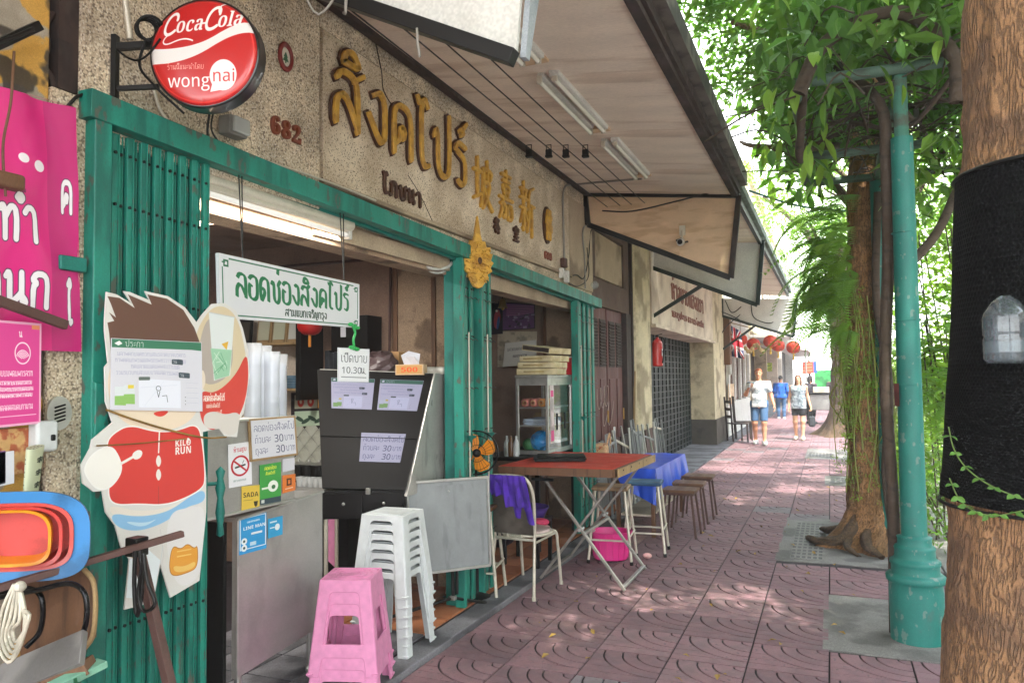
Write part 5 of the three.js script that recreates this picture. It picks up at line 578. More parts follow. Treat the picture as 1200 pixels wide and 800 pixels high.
tag(mesh('hanging_loops', [sag([-1.75, 3.15, -2.22], [-1.55, 3.02, -2.22], 0.16, 0.005), sag([-1.53, 3.02, -2.22], [-1.53, 2.9, -2.2], 0.06, 0.006), put(new THREE.TorusGeometry(0.03, 0.004, 6, 14), -1.95, 3.2, -2.22), sag([-1.25, 2.8, -2.22], [-1.24, 2.7, -2.22], 0.02, 0.005)], M.greyWire), 'grey wire loops dangling from the nearest white screen', 'wire');
tag(mesh('overhead_wire', sag([-0.75, 3.62, -8.6], [0.9, 3.3, -9.4], 0.05, 0.012), soft('#3d7f78')), 'green cable crossing from the awning edge to the pergola', 'cable');
// ---------- hanging signs ----------
{ const t = thing('hanging_sign', 'white signboard with green shop name hanging in the opening', 'sign'); const C = canvas(1024, 270, (x, w, h) => { fill(x, '#d9dbdf', 0, 0, w, h); x.strokeStyle = '#1f6b46'; x.lineWidth = 6; x.strokeRect(18, 16, w - 36, h - 32); for (const [a, b] of [[18, 16], [w - 52, 16], [18, h - 50], [w - 52, h - 50]]) { fill(x, '#d9dbdf', a - 4, b - 4, 42, 42); x.lineWidth = 8; x.strokeRect(a + 10, b + 10, 22, 22); line(x, '#1f6b46', 6, a - 0, b + 18, a + 14, b + 18); }
    pen(x, 'ลอดช่องสิงคโปร์', w / 2, 172, 104, 9, '#187246', { center: true, nib: 5.5, gap: 1.6, cap: 'butt', stretch: 0.86 }); pen(x, 'สามแยกเจริญกรุง', w * .56, 234, 34, 4.2, '#1c3b2c', { center: true, nib: 1.5 }); });
  mesh('board', sheet([[258, 372], [421, 384], [421, 333], [256, 296]].map(([a, b]) => aX(a, b, FX + 0.05)), 0.018), std({ map: C, roughness: 0.5 }), t, { uv: true });
  const top = (px) => aX(px, lerp(296, 333, (px - 256) / 165), FX + 0.045); [[282, 2.5], [286, 2.5], [401, 2.45], [405, 2.45]].forEach(([px, y], i) => { const a = top(i < 2 ? 284 : 403), b = aX(px, 240, FX + 0.045); mesh('cord', rod(a, [FX + 0.03, y + 0.06, b.z], 0.003, 6), M.wire, t); }); }
{ const t = thing('hanging_sign', 'small white opening-hours card hung on a green ribbon', 'sign'); const m = print(256, 256, (x, w, h) => { fill(x, '#eef0f4', 0, 0, w, h); x.strokeStyle = '#c9ccd4'; x.lineWidth = 4; x.strokeRect(4, 4, w - 8, h - 8); pen(x, 'เปิดขาย', w / 2, h * .42, h * .2, 5, '#5a6068', { center: true }); txt(x, '10.30', w * .1, h * .75, `${h * .26}px sans-serif`, '#4c525a'); pen(x, 'น.', w * .72, h * .75, h * .17, 5, '#4c525a'); line(x, '#6a7078', 5, w * .1, h * .86, w * .9, h * .86); });
  mesh('card', sheet([[396, 447], [432, 448], [433, 409], [396, 407]].map(([a, b]) => aX(a, b, FX + 0.09)), 0.004), m, t, { uv: true }); const gm = std({ color: '#2fae57', roughness: 0.5 }); const k = (a, b) => aX(a, b, FX + 0.095); mesh('ribbon', [tube([k(413, 381), k(416, 390), k(414, 398), k(415, 407)], 0.007, 16), ...[[411, 380], [418, 384], [412, 407], [418, 409], [415, 382], [415, 408]].map(([a, b]) => ball(0.015, ...k(a, b).toArray(), 1, 0.7, 1.3, 8))], gm, t); }
// tube over the opening; glow and area light added to brighten the shop
{ const t = thing('tube_lamp', 'fluorescent tube lamp with cream housing and added glow below the lintel', 'lamp'), X = FX - 0.035; mesh('housing', [rod([X, 2.485, -2.47], [X, 2.475, -3.56], 0.034, 16), rbox(0.05, 0.03, 1.07, X, 2.452, -3.01, 0.006)], M.creamMetal, t); mesh('glowing_tube', rod([X, 2.425, -2.5], [X, 2.418, -3.52], 0.013, 14), std({ color: '#d8d8d4', emissive: new THREE.Color(1, 0.97, 0.9), emissiveIntensity: 0.1, roughness: 0.4 }), t); mesh('holder', [rbox(0.04, 0.06, 0.03, X, 2.43, -2.485), rbox(0.04, 0.06, 0.03, X, 2.425, -3.54)], M.white, t);
  const l = new THREE.RectAreaLight(new THREE.Color(1, 0.96, 0.88), 22, 1.0, 0.05); l.position.set(X - 0.02, 2.4, -3.0); l.lookAt(X - 0.9, 0.6, -3.0); l.name = 'added_interior_light'; t.add(l); t.updateMatrixWorld(true); l.lookAt(X - 0.9, 0.6, -3.0); }
{ const c = aX(283, 236, -2.75), t = thing('straw_plate', 'round straw-yellow ring plate hanging behind the tube lamp', 'plate', c, 0.7); mesh('plate', put(lathe([[0.035, 0], [0.05, 0.008], [0.085, 0.012], [0.1, 0.006], [0.102, -0.004], [0.085, 0.002], [0.05, 0]], 32), 0, 0, 0, Math.PI / 2), soft('#d6a95c', { rough: 0.5 }), t); mesh('edge', put(new THREE.TorusGeometry(0.1, 0.005, 6, 32), 0, 0, 0), M.blackMetal, t); mesh('hanger', rod([0, 0.1, 0], [0, 0.34, -0.02], 0.004), M.wire, t); }
tag(mesh('pipe_bundle', [tube([aX(494, 302, -2.55), aX(500, 312, -2.5), aX(515, 315, -2.48), aX(528, 310, -2.46), aX(531, 300, -2.46)], 0.011, 24), tube([aX(493, 305, -2.58), aX(503, 317, -2.52), aX(520, 318, -2.5), aX(531, 306, -2.48)], 0.009, 24), rbox(0.05, 0.05, 0.14, ...aX(512, 303, -2.55).toArray(), 0.01)], M.white), 'white looped cables under the lintel by the dark pier', 'cable');
tag(mesh('ceiling_conduit', [rod([-4.6, 2.72, -2.2], [-2.7, 2.7, -4.6], 0.012), rod([-4.4, 2.6, -5.3], [-2.7, 2.6, -5.3], 0.012), rod(aX(458, 285, -3.25), aX(456, 420, -3.25), 0.01)], M.rustBrown), 'brown conduit pipes on the shop ceiling', 'conduit');
{ const t = thing('tube_lamp', 'lit double tube lamp on the shop ceiling mirrored in the framed papers', 'lamp', [-3.7, 2.72, -3.3]); mesh('housing', rbox(0.14, 0.05, 1.3, 0, 0.03, 0, 0.01), M.white, t); for (const x of [-0.04, 0.04]) mesh('glowing_tube', rod([x, -0.015, -0.6], [x, -0.015, 0.6], 0.014, 12), std({ color: '#fff', emissive: new THREE.Color(1, 0.97, 0.9), emissiveIntensity: 2, roughness: 0.4 }), t); const l = new THREE.RectAreaLight(new THREE.Color(1, 0.95, 0.86), 42, 0.12, 1.2); l.position.set(0, -0.04, 0); l.rotation.x = -Math.PI / 2; l.name = 'ceiling_lamp_light'; t.add(l); }
tag(mesh('iron_bracket', [bar(aX(-20, 60, FX + 0.1), aX(45, 30, FX + 0.1), 0.03, 0.03), tube([aX(-10, 52, FX + 0.14), aX(20, 42, FX + 0.13), aX(38, 34, FX + 0.12)], 0.008)], M.blackMetal), 'black iron bracket with a blue cable at the top left edge', 'bracket');
tag(mesh('hanging_wire', [tube([aX(16, 60, FX + 0.1), aX(12, 120, FX + 0.1), aX(3, 170, FX + 0.1), aX(6, 230, FX + 0.1)], 0.004), put(rbox(0.05, 0.05, 0.09, 0, 0, 0, 0.012), ...aX(8, 212, FX + 0.1).toArray())], M.brownWood), 'wire with a small wooden block hanging before the pink banner', 'wire');
// ---------- boy cut-out, left corner ----------
{
  const X = FX + 0.1, S = 900, o0 = aX(92, 720, X), u0 = -o0.z, v0 = 0.78, K = (px, py) => { const q = aX(px, py, X); return [(-q.z - u0), q.y - v0]; };
  const out = [[123, 342], [135, 345], [153, 356], [143, 341], [150, 342], [174, 352], [168, 341], [195, 347], [215, 360], [229, 378], [236, 368], [247, 356], [262, 355], [275, 364], [283, 385], [289, 410], [291, 440], [286, 470], [284, 484], [279, 492], [276, 512], [262, 511], [255, 502], [236, 506], [237, 525], [240, 560], [240, 600], [236, 640], [232, 680], [198, 700], [186, 660], [178, 705], [144, 714], [150, 655], [140, 640], [133, 615], [122, 600], [118, 575], [108, 576], [95, 566], [93, 545], [104, 525], [106, 515], [118, 505], [130, 495], [122, 470], [121, 430], [125, 425], [121, 388], [121, 376]].map(([a, b]) => K(a, b));
  const W = 0.92, H = 1.3; const C = canvas(900, 1272, (x, w, h) => {
    const q = (px, py) => { const [a, b] = K(px, py); return [(a / W) * w, h - (b / H) * h]; }, poly = (c, pts, lw) => { x.fillStyle = c; x.beginPath(); pts.forEach((p, i) => x[i ? 'lineTo' : 'moveTo'](...q(...p))); x.closePath(); x.fill(); if (lw) { x.strokeStyle = '#f4f2ee'; x.lineWidth = lw; x.lineJoin = 'round'; x.stroke(); } };
    const smooth = (c, pts, lw, sc = '#f4f2ee') => { x.fillStyle = c; x.beginPath(); const P = pts.map((p) => q(...p)), n = P.length, m = (i) => [(P[i % n][0] + P[(i + 1) % n][0]) / 2, (P[i % n][1] + P[(i + 1) % n][1]) / 2]; x.moveTo(...m(0)); for (let i = 1; i <= n; i++) x.quadraticCurveTo(...P[i % n], ...m(i)); x.fill(); if (lw) { x.strokeStyle = sc; x.lineWidth = lw; x.stroke(); } };
    const ln = (c, lw, pts) => { x.strokeStyle = c; x.lineWidth = lw; x.beginPath(); pts.forEach((p, i) => x[i ? 'lineTo' : 'moveTo'](...q(...p))); x.stroke(); };
    fill(x, '#dedcd8', 0, 0, w, h);
    smooth('#d9c9a8', [[236, 374], [247, 360], [262, 358], [277, 372], [286, 410], [288, 440], [270, 470], [240, 470], [226, 420], [228, 390]]); smooth('#b7aca3', [[236, 380], [250, 368], [262, 372], [272, 400], [270, 440], [240, 455], [228, 430]]);
    poly('#dfe6e6', [[243, 366], [273, 372], [268, 440], [249, 446]]); poly('#9fcfae', [[245, 408], [270, 410], [267, 440], [250, 445]]); for (let i = 0; i < 14; i++) ln(i % 2 ? '#6fae84' : '#cfe6d4', 3, [[rr(246, 268), rr(410, 440)], [rr(246, 268), rr(412, 440)]]); poly('#e3b33c', [[258, 403], [266, 400], [264, 410]]); ln('#c9cfd2', 4, [[243, 366], [274, 372]]);
    smooth('#d8473c', [[232, 456], [250, 462], [275, 440], [288, 410], [290, 445], [284, 478], [270, 500], [244, 506], [232, 490]]); pen(x, 'ลอดช่องสิงคโปร์', ...q(237, 470), 20, 3.4, '#f3e6dc', { stretch: .62 }); pen(x, 'ลอดช่องสิงคโปร์', ...q(240, 478), 13, 2, '#f0d8cc', { stretch: .62 }); pen(x, 'ขายดี', ...q(250, 486), 13, 2, '#f0d8cc');
    smooth('#d9d3cc', [[236, 486], [248, 481], [262, 486], [276, 482], [282, 490], [275, 510], [262, 509], [252, 502], [238, 502]]);
    smooth('#efdcc4', [[124, 430], [125, 470], [140, 494], [170, 506], [205, 503], [228, 488], [234, 460], [234, 430], [200, 400], [150, 400]]);
    poly('#6a4a3d', [[124, 347], [138, 349], [156, 361], [148, 345], [176, 357], [171, 345], [194, 350], [213, 363], [226, 384], [232, 400], [233, 404], [131, 396], [129, 425], [126, 390], [124, 378], [132, 376], [126, 366], [134, 372], [128, 356]]); smooth('#efe2d0', [[229, 445], [236, 430], [240, 445], [236, 458], [230, 458]]);
    smooth('#d8403a', [[130, 508], [150, 497], [180, 506], [205, 505], [230, 495], [236, 520], [239, 560], [236, 572], [215, 584], [190, 592], [160, 590], [132, 592], [124, 580], [128, 555], [122, 520]], 5); smooth('#f2efe9', [[100, 560], [96, 548], [107, 530], [128, 521], [138, 535], [142, 552], [128, 572], [112, 574]], 5); ln('#e9e6e0', 10, [[140, 543], [156, 534]]); smooth('#efece6', [[152, 532], [160, 526], [166, 529], [163, 537], [155, 539]]);
    ln('#f2efe9', 6, [[185, 506], [184, 530]]); for (const y of [540, 556]) smooth('#ece7e0', [[184, y - 9], [188, y], [184, y + 9], [180, y]]); ln('#b5463f', 3, [[184, 570], [184, 590]]); smooth('#e24438', [[176, 483], [198, 480], [190, 488], [182, 488]]);
    txt(x, 'KILO', ...q(203, 523), 'bold 34px sans-serif', '#f3efe9'); txt(x, 'RUN', ...q(203, 533), 'bold 38px sans-serif', '#f3efe9'); txt(x, '2', ...q(217, 519), 'bold 26px sans-serif', '#f3efe9');
    smooth('#e8e0d6', [[124, 590], [160, 600], [200, 594], [236, 574], [238, 582], [205, 606], [170, 612], [130, 606]]); smooth('#8fc1e8', [[126, 600], [160, 606], [195, 600], [220, 582], [238, 572], [239, 588], [215, 594], [192, 612], [160, 623], [134, 618]]); smooth('#c3e0f4', [[140, 610], [170, 613], [185, 606], [165, 619]]);
    smooth('#e4e2e2', [[196, 600], [220, 594], [240, 592], [238, 650], [230, 680], [205, 690], [192, 640]]); ln('#d3cfcd', 3, [[186, 620], [190, 650], [187, 664]]); smooth('#e8a23d', [[200, 638], [210, 644], [218, 636], [226, 643], [230, 638], [230, 664], [220, 670], [200, 676], [196, 664]], 3, '#b9741f'); smooth('#f1c56c', [[200, 662], [214, 664], [228, 656], [226, 666], [204, 672]]); for (const y of [646, 652]) ln('#f1c56c', 5, [[206, y], [222, y - 3]]);
    poly('#e7eff4', [[146, 700], [150, 656], [168, 640], [186, 656], [178, 702]]); ln('#cfd6da', 3, [[186, 660], [189, 640]]); poly('#e9a648', [[151, 652], [153, 640], [158, 642], [156, 655]]);
  });
  const g = slab(out, 0.006), p = g.attributes.position, uv = g.attributes.uv, nn = g.attributes.normal; for (let i = 0; i < p.count; i++) { if (nn.getZ(i) > 0.5) uv.setXY(i, p.getX(i) / W, p.getY(i) / H); else uv.setXY(i, 0.999, 0.999); }
  g.rotateY(Math.PI / 2); const t = thing('cutout_board', 'cartoon boy cut-out board with red shirt tied to the green gate', 'cut-out', [X, v0, o0.z]); mesh('board', g, std({ map: C, roughness: 0.55 }), t, { uv: true });
  mesh('string', [tube([K(121, 480), K(155, 492), K(200, 505), K(240, 513), K(262, 512)].map(([a, b]) => [0.012, b, -a]), 0.004, 20), tube([K(110, 522), K(150, 520), K(215, 514)].map(([a, b]) => [0.011, b, -a]), 0.0025, 16)], soft('#a07c3f'), t);
  poster('paper_notice', 'white paper notice with green header stuck over the face of the cut-out', 'notice', [[129, 480], [237, 482], [236, 401], [130, 396]], X + 0.014, noticeMat, null, 0.002);
}
{ // pink banner; darker right strip paints the shade past the pillar corner
  const C = canvas(512, 900, (x, w, h) => { fill(x, '#d8257f', 0, 0, w, h); x.fillStyle = '#c01f74'; x.fillRect(w * .72, 0, w * .28, h); const o = (s, X, Y, z) => { pen(x, s, X, Y, z, z * .26, '#5a3b58', { gap: 2 }); pen(x, s, X, Y, z, z * .19, '#e8e6ea', { gap: 2 }); }; x.fillStyle = '#e8e2e8'; x.beginPath(); x.ellipse(250, 228, 24, 16, .2, 0, 7); x.ellipse(325, 245, 26, 20, .2, 0, 7); x.fill(); o('ทำ', 150, 515, 116); o('านก', 92, 745, 116); x.save(); x.translate(440, 330); x.scale(.6, 1); o('ค', 0, 60, 110); o('ใ', 10, 470, 120); x.restore(); x.fillStyle = '#eee'; x.beginPath(); x.moveTo(70, 700); x.lineTo(100, 690); x.lineTo(96, 715); x.fill(); fill(x, '#7d2a58', 235, 335, 26, 14); });
  const t = thing('banner', 'crumpled magenta vinyl banner with white letters on the left wall', 'banner'); const w = (u, v) => 0.008 * Math.sin(u * 11 + v * 3) * (0.3 + v) + 0.003 * Math.sin(v * 14 + u * 5) + 0.016 * fbm(u * 6, v * 6, 6, 3, 5);
  const g = sheet([aX(-45, 408, FX + 0.03), aX(94, 412, FX + 0.03), aX(84, 127, FX + 0.03), aX(-45, 90, FX + 0.03)], 0.003, 22, 30, w); mesh('vinyl', g, phy({ map: C, roughness: 0.35, clearcoat: 0.2 }), t, { uv: true }); }
poster('notice_board', 'pink framed donation notice with white emblem below the banner', 'notice', [[-12, 502], [47, 496], [48, 379], [-12, 374]], FX + 0.07, print(200, 300, (x, w, h) => { fill(x, '#e9a9c6', 0, 0, w, h); fill(x, '#d94391', 8, 8, w - 16, h - 16); fill(x, '#e58f63', w - 40, 8, 32, 12); x.strokeStyle = '#f3dbe6'; x.lineWidth = 4; x.beginPath(); x.arc(w * .62, h * .3, 30, 0, 7); x.stroke(); x.lineWidth = 3; for (let i = 0; i < 5; i++) { x.beginPath(); x.arc(w * .62, h * .36, 6 + i * 5, 3.5, 5.9); x.stroke(); } pen(x, 'นธ', w * .55, h * .15, 16, 3, '#f6e6ee'); for (const [y, s] of [[.52, 15], [.6, 10], [.66, 10], [.72, 10], [.84, 14]]) scrawl(x, '#f6e0ea', w * .1, h * y, w * .8, s, 2); line(x, '#f6e0ea', 2, w * .1, h * .9, w * .9, h * .9); }), null, 0.012);
{ const t = thing('signboard', 'old board with torn floral paper low on the left wall', 'board'); mesh('board', sheet([[-12, 560], [44, 552], [44, 500], [-12, 504]].map(([a, b]) => aX(a, b, FX + 0.03)), 0.02), worn('#c9a06a', '#a8563a', { m: 0.12, s: 281, amount: 0.9, cut: 0.45 }), t); }
tag(mesh('iron_bar', bar(aX(-30, 342, FX + 0.12), aX(77, 381, FX + 0.1), 0.022, 0.03), M.rustBrown), 'rusty iron bar slanting across the pink banner', 'bar');
{ const c = aX(68, 484, FX + 0.02), t = thing('oval_plate', 'small grey oval number plate on the stone pillar', 'plate', c); mesh('plate', cyl(0.045, 0.045, 0.012, 0, 0, 0, 24).rotateX(Math.PI / 2).rotateY(Math.PI / 2).scale(1, 1.25, 1), M.alu, t); mesh('figure', [...Array(5)].map((_, i) => bar([0.008, -0.03 + i * 0.012, 0.02], [0.008, -0.02 + i * 0.012, -0.02], 0.004, 0.006)), M.black, t); }
{ const c = aX(50, 511, FX + 0.05), t = thing('switch_box', 'white plastic switch box beside the floral board', 'switch', c); mesh('case', rbox(0.05, 0.1, 0.075, 0, 0, 0, 0.012), M.whitePlastic, t); mesh('button', rbox(0.012, 0.02, 0.014, 0.026, -0.005, -0.015), M.black, t); }
{ const c = aX(38, 552, FX + 0.12), t = thing('paper_roll', 'pale rolled paper with black brush writing above the blue tub', 'roll', c); const m = print(128, 256, (x, w, h) => { fill(x, '#c9cfae', 0, 0, w, h); for (let i = 0; i < 9; i++) { const X = 24 + (i % 3) * 34, Y = 40 + Math.floor(i / 3) * 66; pen(x, ['新', '佛', '室'][i % 3], X, Y + 40, 30, 4, '#26301f'); } }); const g = new THREE.CylinderGeometry(0.052, 0.044, 0.15, 20, 1); g.scale(0.35, 1, 1); g.rotateY(0.6); g.rotateZ(-0.12); raw('roll', g, m, t); }
for (const [px, lab] of [[-4, 'purple and white leaflet upright at the left edge'], [6, 'white leaflet upright beside the purple one']]) { const m = mesh('leaflet', sheet([[px - 8, 570], [px + 10, 566], [px + 10, 528], [px - 8, 530]].map(([a, b]) => aX(a, b, FX + 0.12)), 0.004), px < 0 ? soft('#8a5aa0') : M.paper); tag(m, lab, 'leaflet'); }
{ // nested plastic tubs lying on edge
  const Z0 = -1.66, A = aZ(104, 618, Z0), T0 = aZ(50, 568, Z0), B0 = aZ(50, 668, Z0), cx = A.x - 0.18, cy = (T0.y + B0.y) / 2, hh = (T0.y - B0.y) / 2;
  const ring = (w, h, z, dx, r = 3.4) => Array.from({ length: 44 }, (_, i) => { const a = (i / 44) * Math.PI * 2, c = Math.cos(a), s = Math.sin(a); return V(cx + dx + Math.sign(c) * w * Math.abs(c) ** (2 / r), cy + Math.sign(s) * h * Math.abs(s) ** (2 / r) - 0.12 * c * h, z); });
  const turnAbout = (o, a = 0.72) => { o.rotation.y = a; o.position.copy(A).sub(A.clone().applyAxisAngle(V(0, 1, 0), a)); return o; };
  const loft = (rings, cap) => { const p = []; for (let k = 0; k < rings.length - 1; k++) for (let i = 0; i < 44; i++) { const j = (i + 1) % 44, a = rings[k], b = rings[k + 1]; p.push(a[i], b[i], b[j], a[i], b[j], a[j]); } if (cap) { const l = rings[rings.length - 1], c = V(); l.forEach((q) => c.add(q)); c.multiplyScalar(1 / 44); for (let i = 0; i < 44; i++) p.push(l[i], c, l[(i + 1) % 44]); } const g = new THREE.BufferGeometry().setFromPoints(p); g.computeVertexNormals(); return toCreasedNormals(g, 0.7); };
  const tub = (label, mat, w, h, z, dx, depth, fl = 0.92) => { const t = thing('plastic_tub', label, 'tub', [0, 0, 0], 0, 'plastic tubs nested on their side'); turnAbout(t); mesh('shell', loft([ring(w * 0.86, h * 0.78, z - depth, dx), ring(w, h, z, dx), ring(w * 1.0, h * 1.0, z + 0.012, dx), ring(w * fl, h * (fl - 0.02), z + 0.008, dx), ring(w * fl * 0.9, h * fl * 0.86, z - depth + 0.01, dx)], true), mat, t); return t; };
  const blue = soft('#2f7dbb', { rough: 0.4, k: 1 }); tub('blue plastic tub lying on edge in the left corner', blue, 0.185, hh, Z0, 0, 0.07, 0.76); tub('outermost red tub nested inside the blue one', soft('#d85850', { rough: 0.4 }), 0.142, hh * 0.75, Z0 + 0.004, 0.0, 0.07); tub('second red tub nested inside the blue one', soft('#c94540', { rough: 0.4 }), 0.125, hh * 0.68, Z0 + 0.012, -0.01, 0.07); tub('orange tub innermost inside the blue one', soft('#e8971f', { rough: 0.4 }), 0.105, hh * 0.62, Z0 + 0.02, -0.018, 0.09);
  const bagm = phy({ color: '#e9ecf0', roughness: 0.3, transmission: 0.5, thickness: 0 }), bg = new THREE.IcosahedronGeometry(0.045, 2), bp = bg.attributes.position; for (let i = 0; i < bp.count; i++) { const k = 1 + 0.5 * (fbm(bp.getX(i) * 40 + 9, bp.getY(i) * 40 + bp.getZ(i) * 30 + 9, 64, 3, 7) - 0.5); bp.setXYZ(i, bp.getX(i) * k * 1.5, bp.getY(i) * k * 0.5, bp.getZ(i) * k); } bg.computeVertexNormals(); const bq = aZ(28, 642, Z0 + 0.03); bg.translate(bq.x, bq.y, bq.z); tag(mesh('plastic_bag', bg, bagm), 'crumpled clear plastic bag in the orange tub', 'bag'); tag(mesh('wooden_stick', bar(aZ(-20, 634, Z0 + 0.035), aZ(42, 627, Z0 + 0.035), 0.02, 0.02), M.brownWood), 'wooden stick lying in the orange tub', 'stick'); }
{ // steel stand with straps, folded chair, planks
  const Z = -1.5, q = (x, y, z = Z) => aZ(x, y, z); const st = thing('steel_stand', 'brown steel stand with a slanting arm before the cut-out board', 'stand');
  mesh('arm', bar(q(-40, 700, -1.4), q(214, 625, -1.95), 0.026, 0.02), M.rustBrown, st); mesh('post', bar(q(160, 638, -1.86), q(212, 860, -1.86), 0.03, 0.03), M.rustBrown, st); mesh('clamp', rbox(0.05, 0.06, 0.05, ...q(160, 640, -1.84).toArray()), M.blackMetal, st);
  const sp = thing('strap', 'dark looped straps hanging from the steel stand', 'strap'); mesh('loop', [tube([q(158, 645, -1.8), q(157, 690, -1.8), q(160, 722, -1.8), q(166, 690, -1.8), q(164, 645, -1.8)], 0.007, 30), tube([q(168, 650, -1.79), q(162, 700, -1.79), q(168, 716, -1.79), q(181, 708, -1.79), q(172, 680, -1.79), q(168, 648, -1.79)], 0.006, 30)], M.blackMetal, sp);
  const wc = thing('cord_bundle', 'white cord looped over the steel stand at the left edge', 'cord'); mesh('loop', Array.from({ length: 5 }, (_, i) => tube([q(16 + i * 2, 684, -1.4), q(2 + i * 5, 715 + i * 3, -1.39 + i * .004), q(i * 4 - 2, 758 - i * 5, -1.39), q(10 + i * 2, 776 - i * 6, -1.385), q(26 + i * 2, 748 - i * 7, -1.385 + i * .003), q(28 - i, 712, -1.385), q(22, 686, -1.39)], 0.005, 30, 5)), soft('#cfc8b6'), wc); mesh('knot', ball(0.014, ...q(23, 687, -1.385).toArray(), 1.2, 1, 1), soft('#d6d0c0'), wc);
  const fc = thing('folding_chair', 'upturned folding chair with plywood back and black tube frame', 'chair'); mesh('backrest', plate([q(-60, 790, -1.66), q(96, 755, -1.72), q(108, 748, -1.72), q(108, 680, -1.72), q(98, 668, -1.72), q(-60, 690, -1.66)], 0.015), M.brownWood, fc); mesh('backrest_edge', tube([q(98, 760, -1.70), q(108, 745, -1.70), q(109, 682, -1.70), q(98, 667, -1.70)], 0.008, 16), M.rawWood, fc); const sm = std({ color: '#2a2a2c', roughness: 0.25, metalness: 0.8 }); mesh('frame', [tube([q(-30, 705, -1.56), q(40, 692, -1.58), q(84, 684, -1.6), q(99, 696, -1.6), q(99, 735, -1.6), q(84, 756, -1.6), q(30, 770, -1.57)], 0.008, 50, 10), tube([q(-20, 700, -1.6), q(36, 690, -1.62), q(48, 700, -1.62), q(46, 740, -1.62), q(30, 758, -1.6)], 0.008, 40, 10)], sm, fc);
  tag(mesh('plank', bar(q(-60, 825, -1.42), q(98, 758, -1.55), 0.1, 0.022, 0.9), soft('#7b7876', { k: 2, bump: 0.002 })), 'weathered grey plank in the bottom left corner', 'plank'); tag(mesh('plank', bar(q(-40, 848, -1.42), q(106, 778, -1.56), 0.06, 0.04), M.brownWood), 'brown wooden rail under the grey plank', 'plank'); tag(mesh('plank', bar(q(60, 806, -1.46), q(120, 776, -1.6), 0.05, 0.02), soft('#7fb59d')), 'pale green painted lath at the bottom left', 'plank'); tag(mesh('green_crate', [plate([q(-30, 900, -1.5), q(86, 860, -1.5), q(86, 795, -1.5), q(-30, 840, -1.5)], 0.02)], soft('#1f6d45')), 'dark green board at the very bottom left', 'board'); }
// ---------- steel counter ----------
{ const t = thing('steel_counter', 'brushed steel glass-washing counter box with stickers behind the gate', 'counter'), X = -2.5; mesh('panel', [span(X - 0.02, X, 1.03, 1.44, -3.17, -2.4, 0.004), span(X - 0.5, X - 0.02, 1.40, 1.435, -3.165, -2.4, 0.004), span(X - 0.5, X - 0.02, 1.03, 1.43, -3.168, -3.15)], M.steel, t); mesh('top_rim', [bar([X, 1.442, -2.4], [X, 1.442, -3.17], 0.025, 0.012), bar([X, 1.028, -2.4], [X, 1.028, -3.17], 0.02, 0.012)], M.alu, t);
  const c = thing('steel_cabinet', 'lower brushed steel cabinet with pale stickers at the shop step', 'cabinet'); mesh('front', plate([[-2.52, 0.28, -2.78], [-2.62, 0.28, -3.56], [-2.62, 1.0, -3.56], [-2.52, 0.985, -2.78]], 0.02), M.steel, c); mesh('body', [plate([[-2.62, 0.28, -3.56], [-3.1, 0.28, -3.5], [-3.1, 0.99, -3.5], [-2.62, 0.99, -3.56]], 0.02), plate([[-2.52, 1.0, -2.78], [-2.62, 1.01, -3.56], [-3.1, 1.01, -3.5], [-3.05, 1.0, -2.74]], 0.02)], M.steel, c); mesh('edge_trim', [bar([-2.516, 0.28, -2.785], [-2.516, 0.99, -2.785], 0.012, 0.012), bar([-2.515, 0.992, -2.78], [-2.615, 1.007, -3.56], 0.018, 0.012)], M.alu, c); for (const [x, z] of [[-2.56, -2.84], [-2.66, -3.5], [-3.0, -2.84], [-3.02, -3.44]]) mesh('leg', [rod([x, 0.04, z], [x, 0.29, z], 0.016), ball(0.03, x, 0.065, z, 0.6, 1, 1, 10)], M.alu, c); mesh('dark_side', span(-3.0, -2.56, 0.06, 0.98, -2.765, -2.745), M.black, c); }
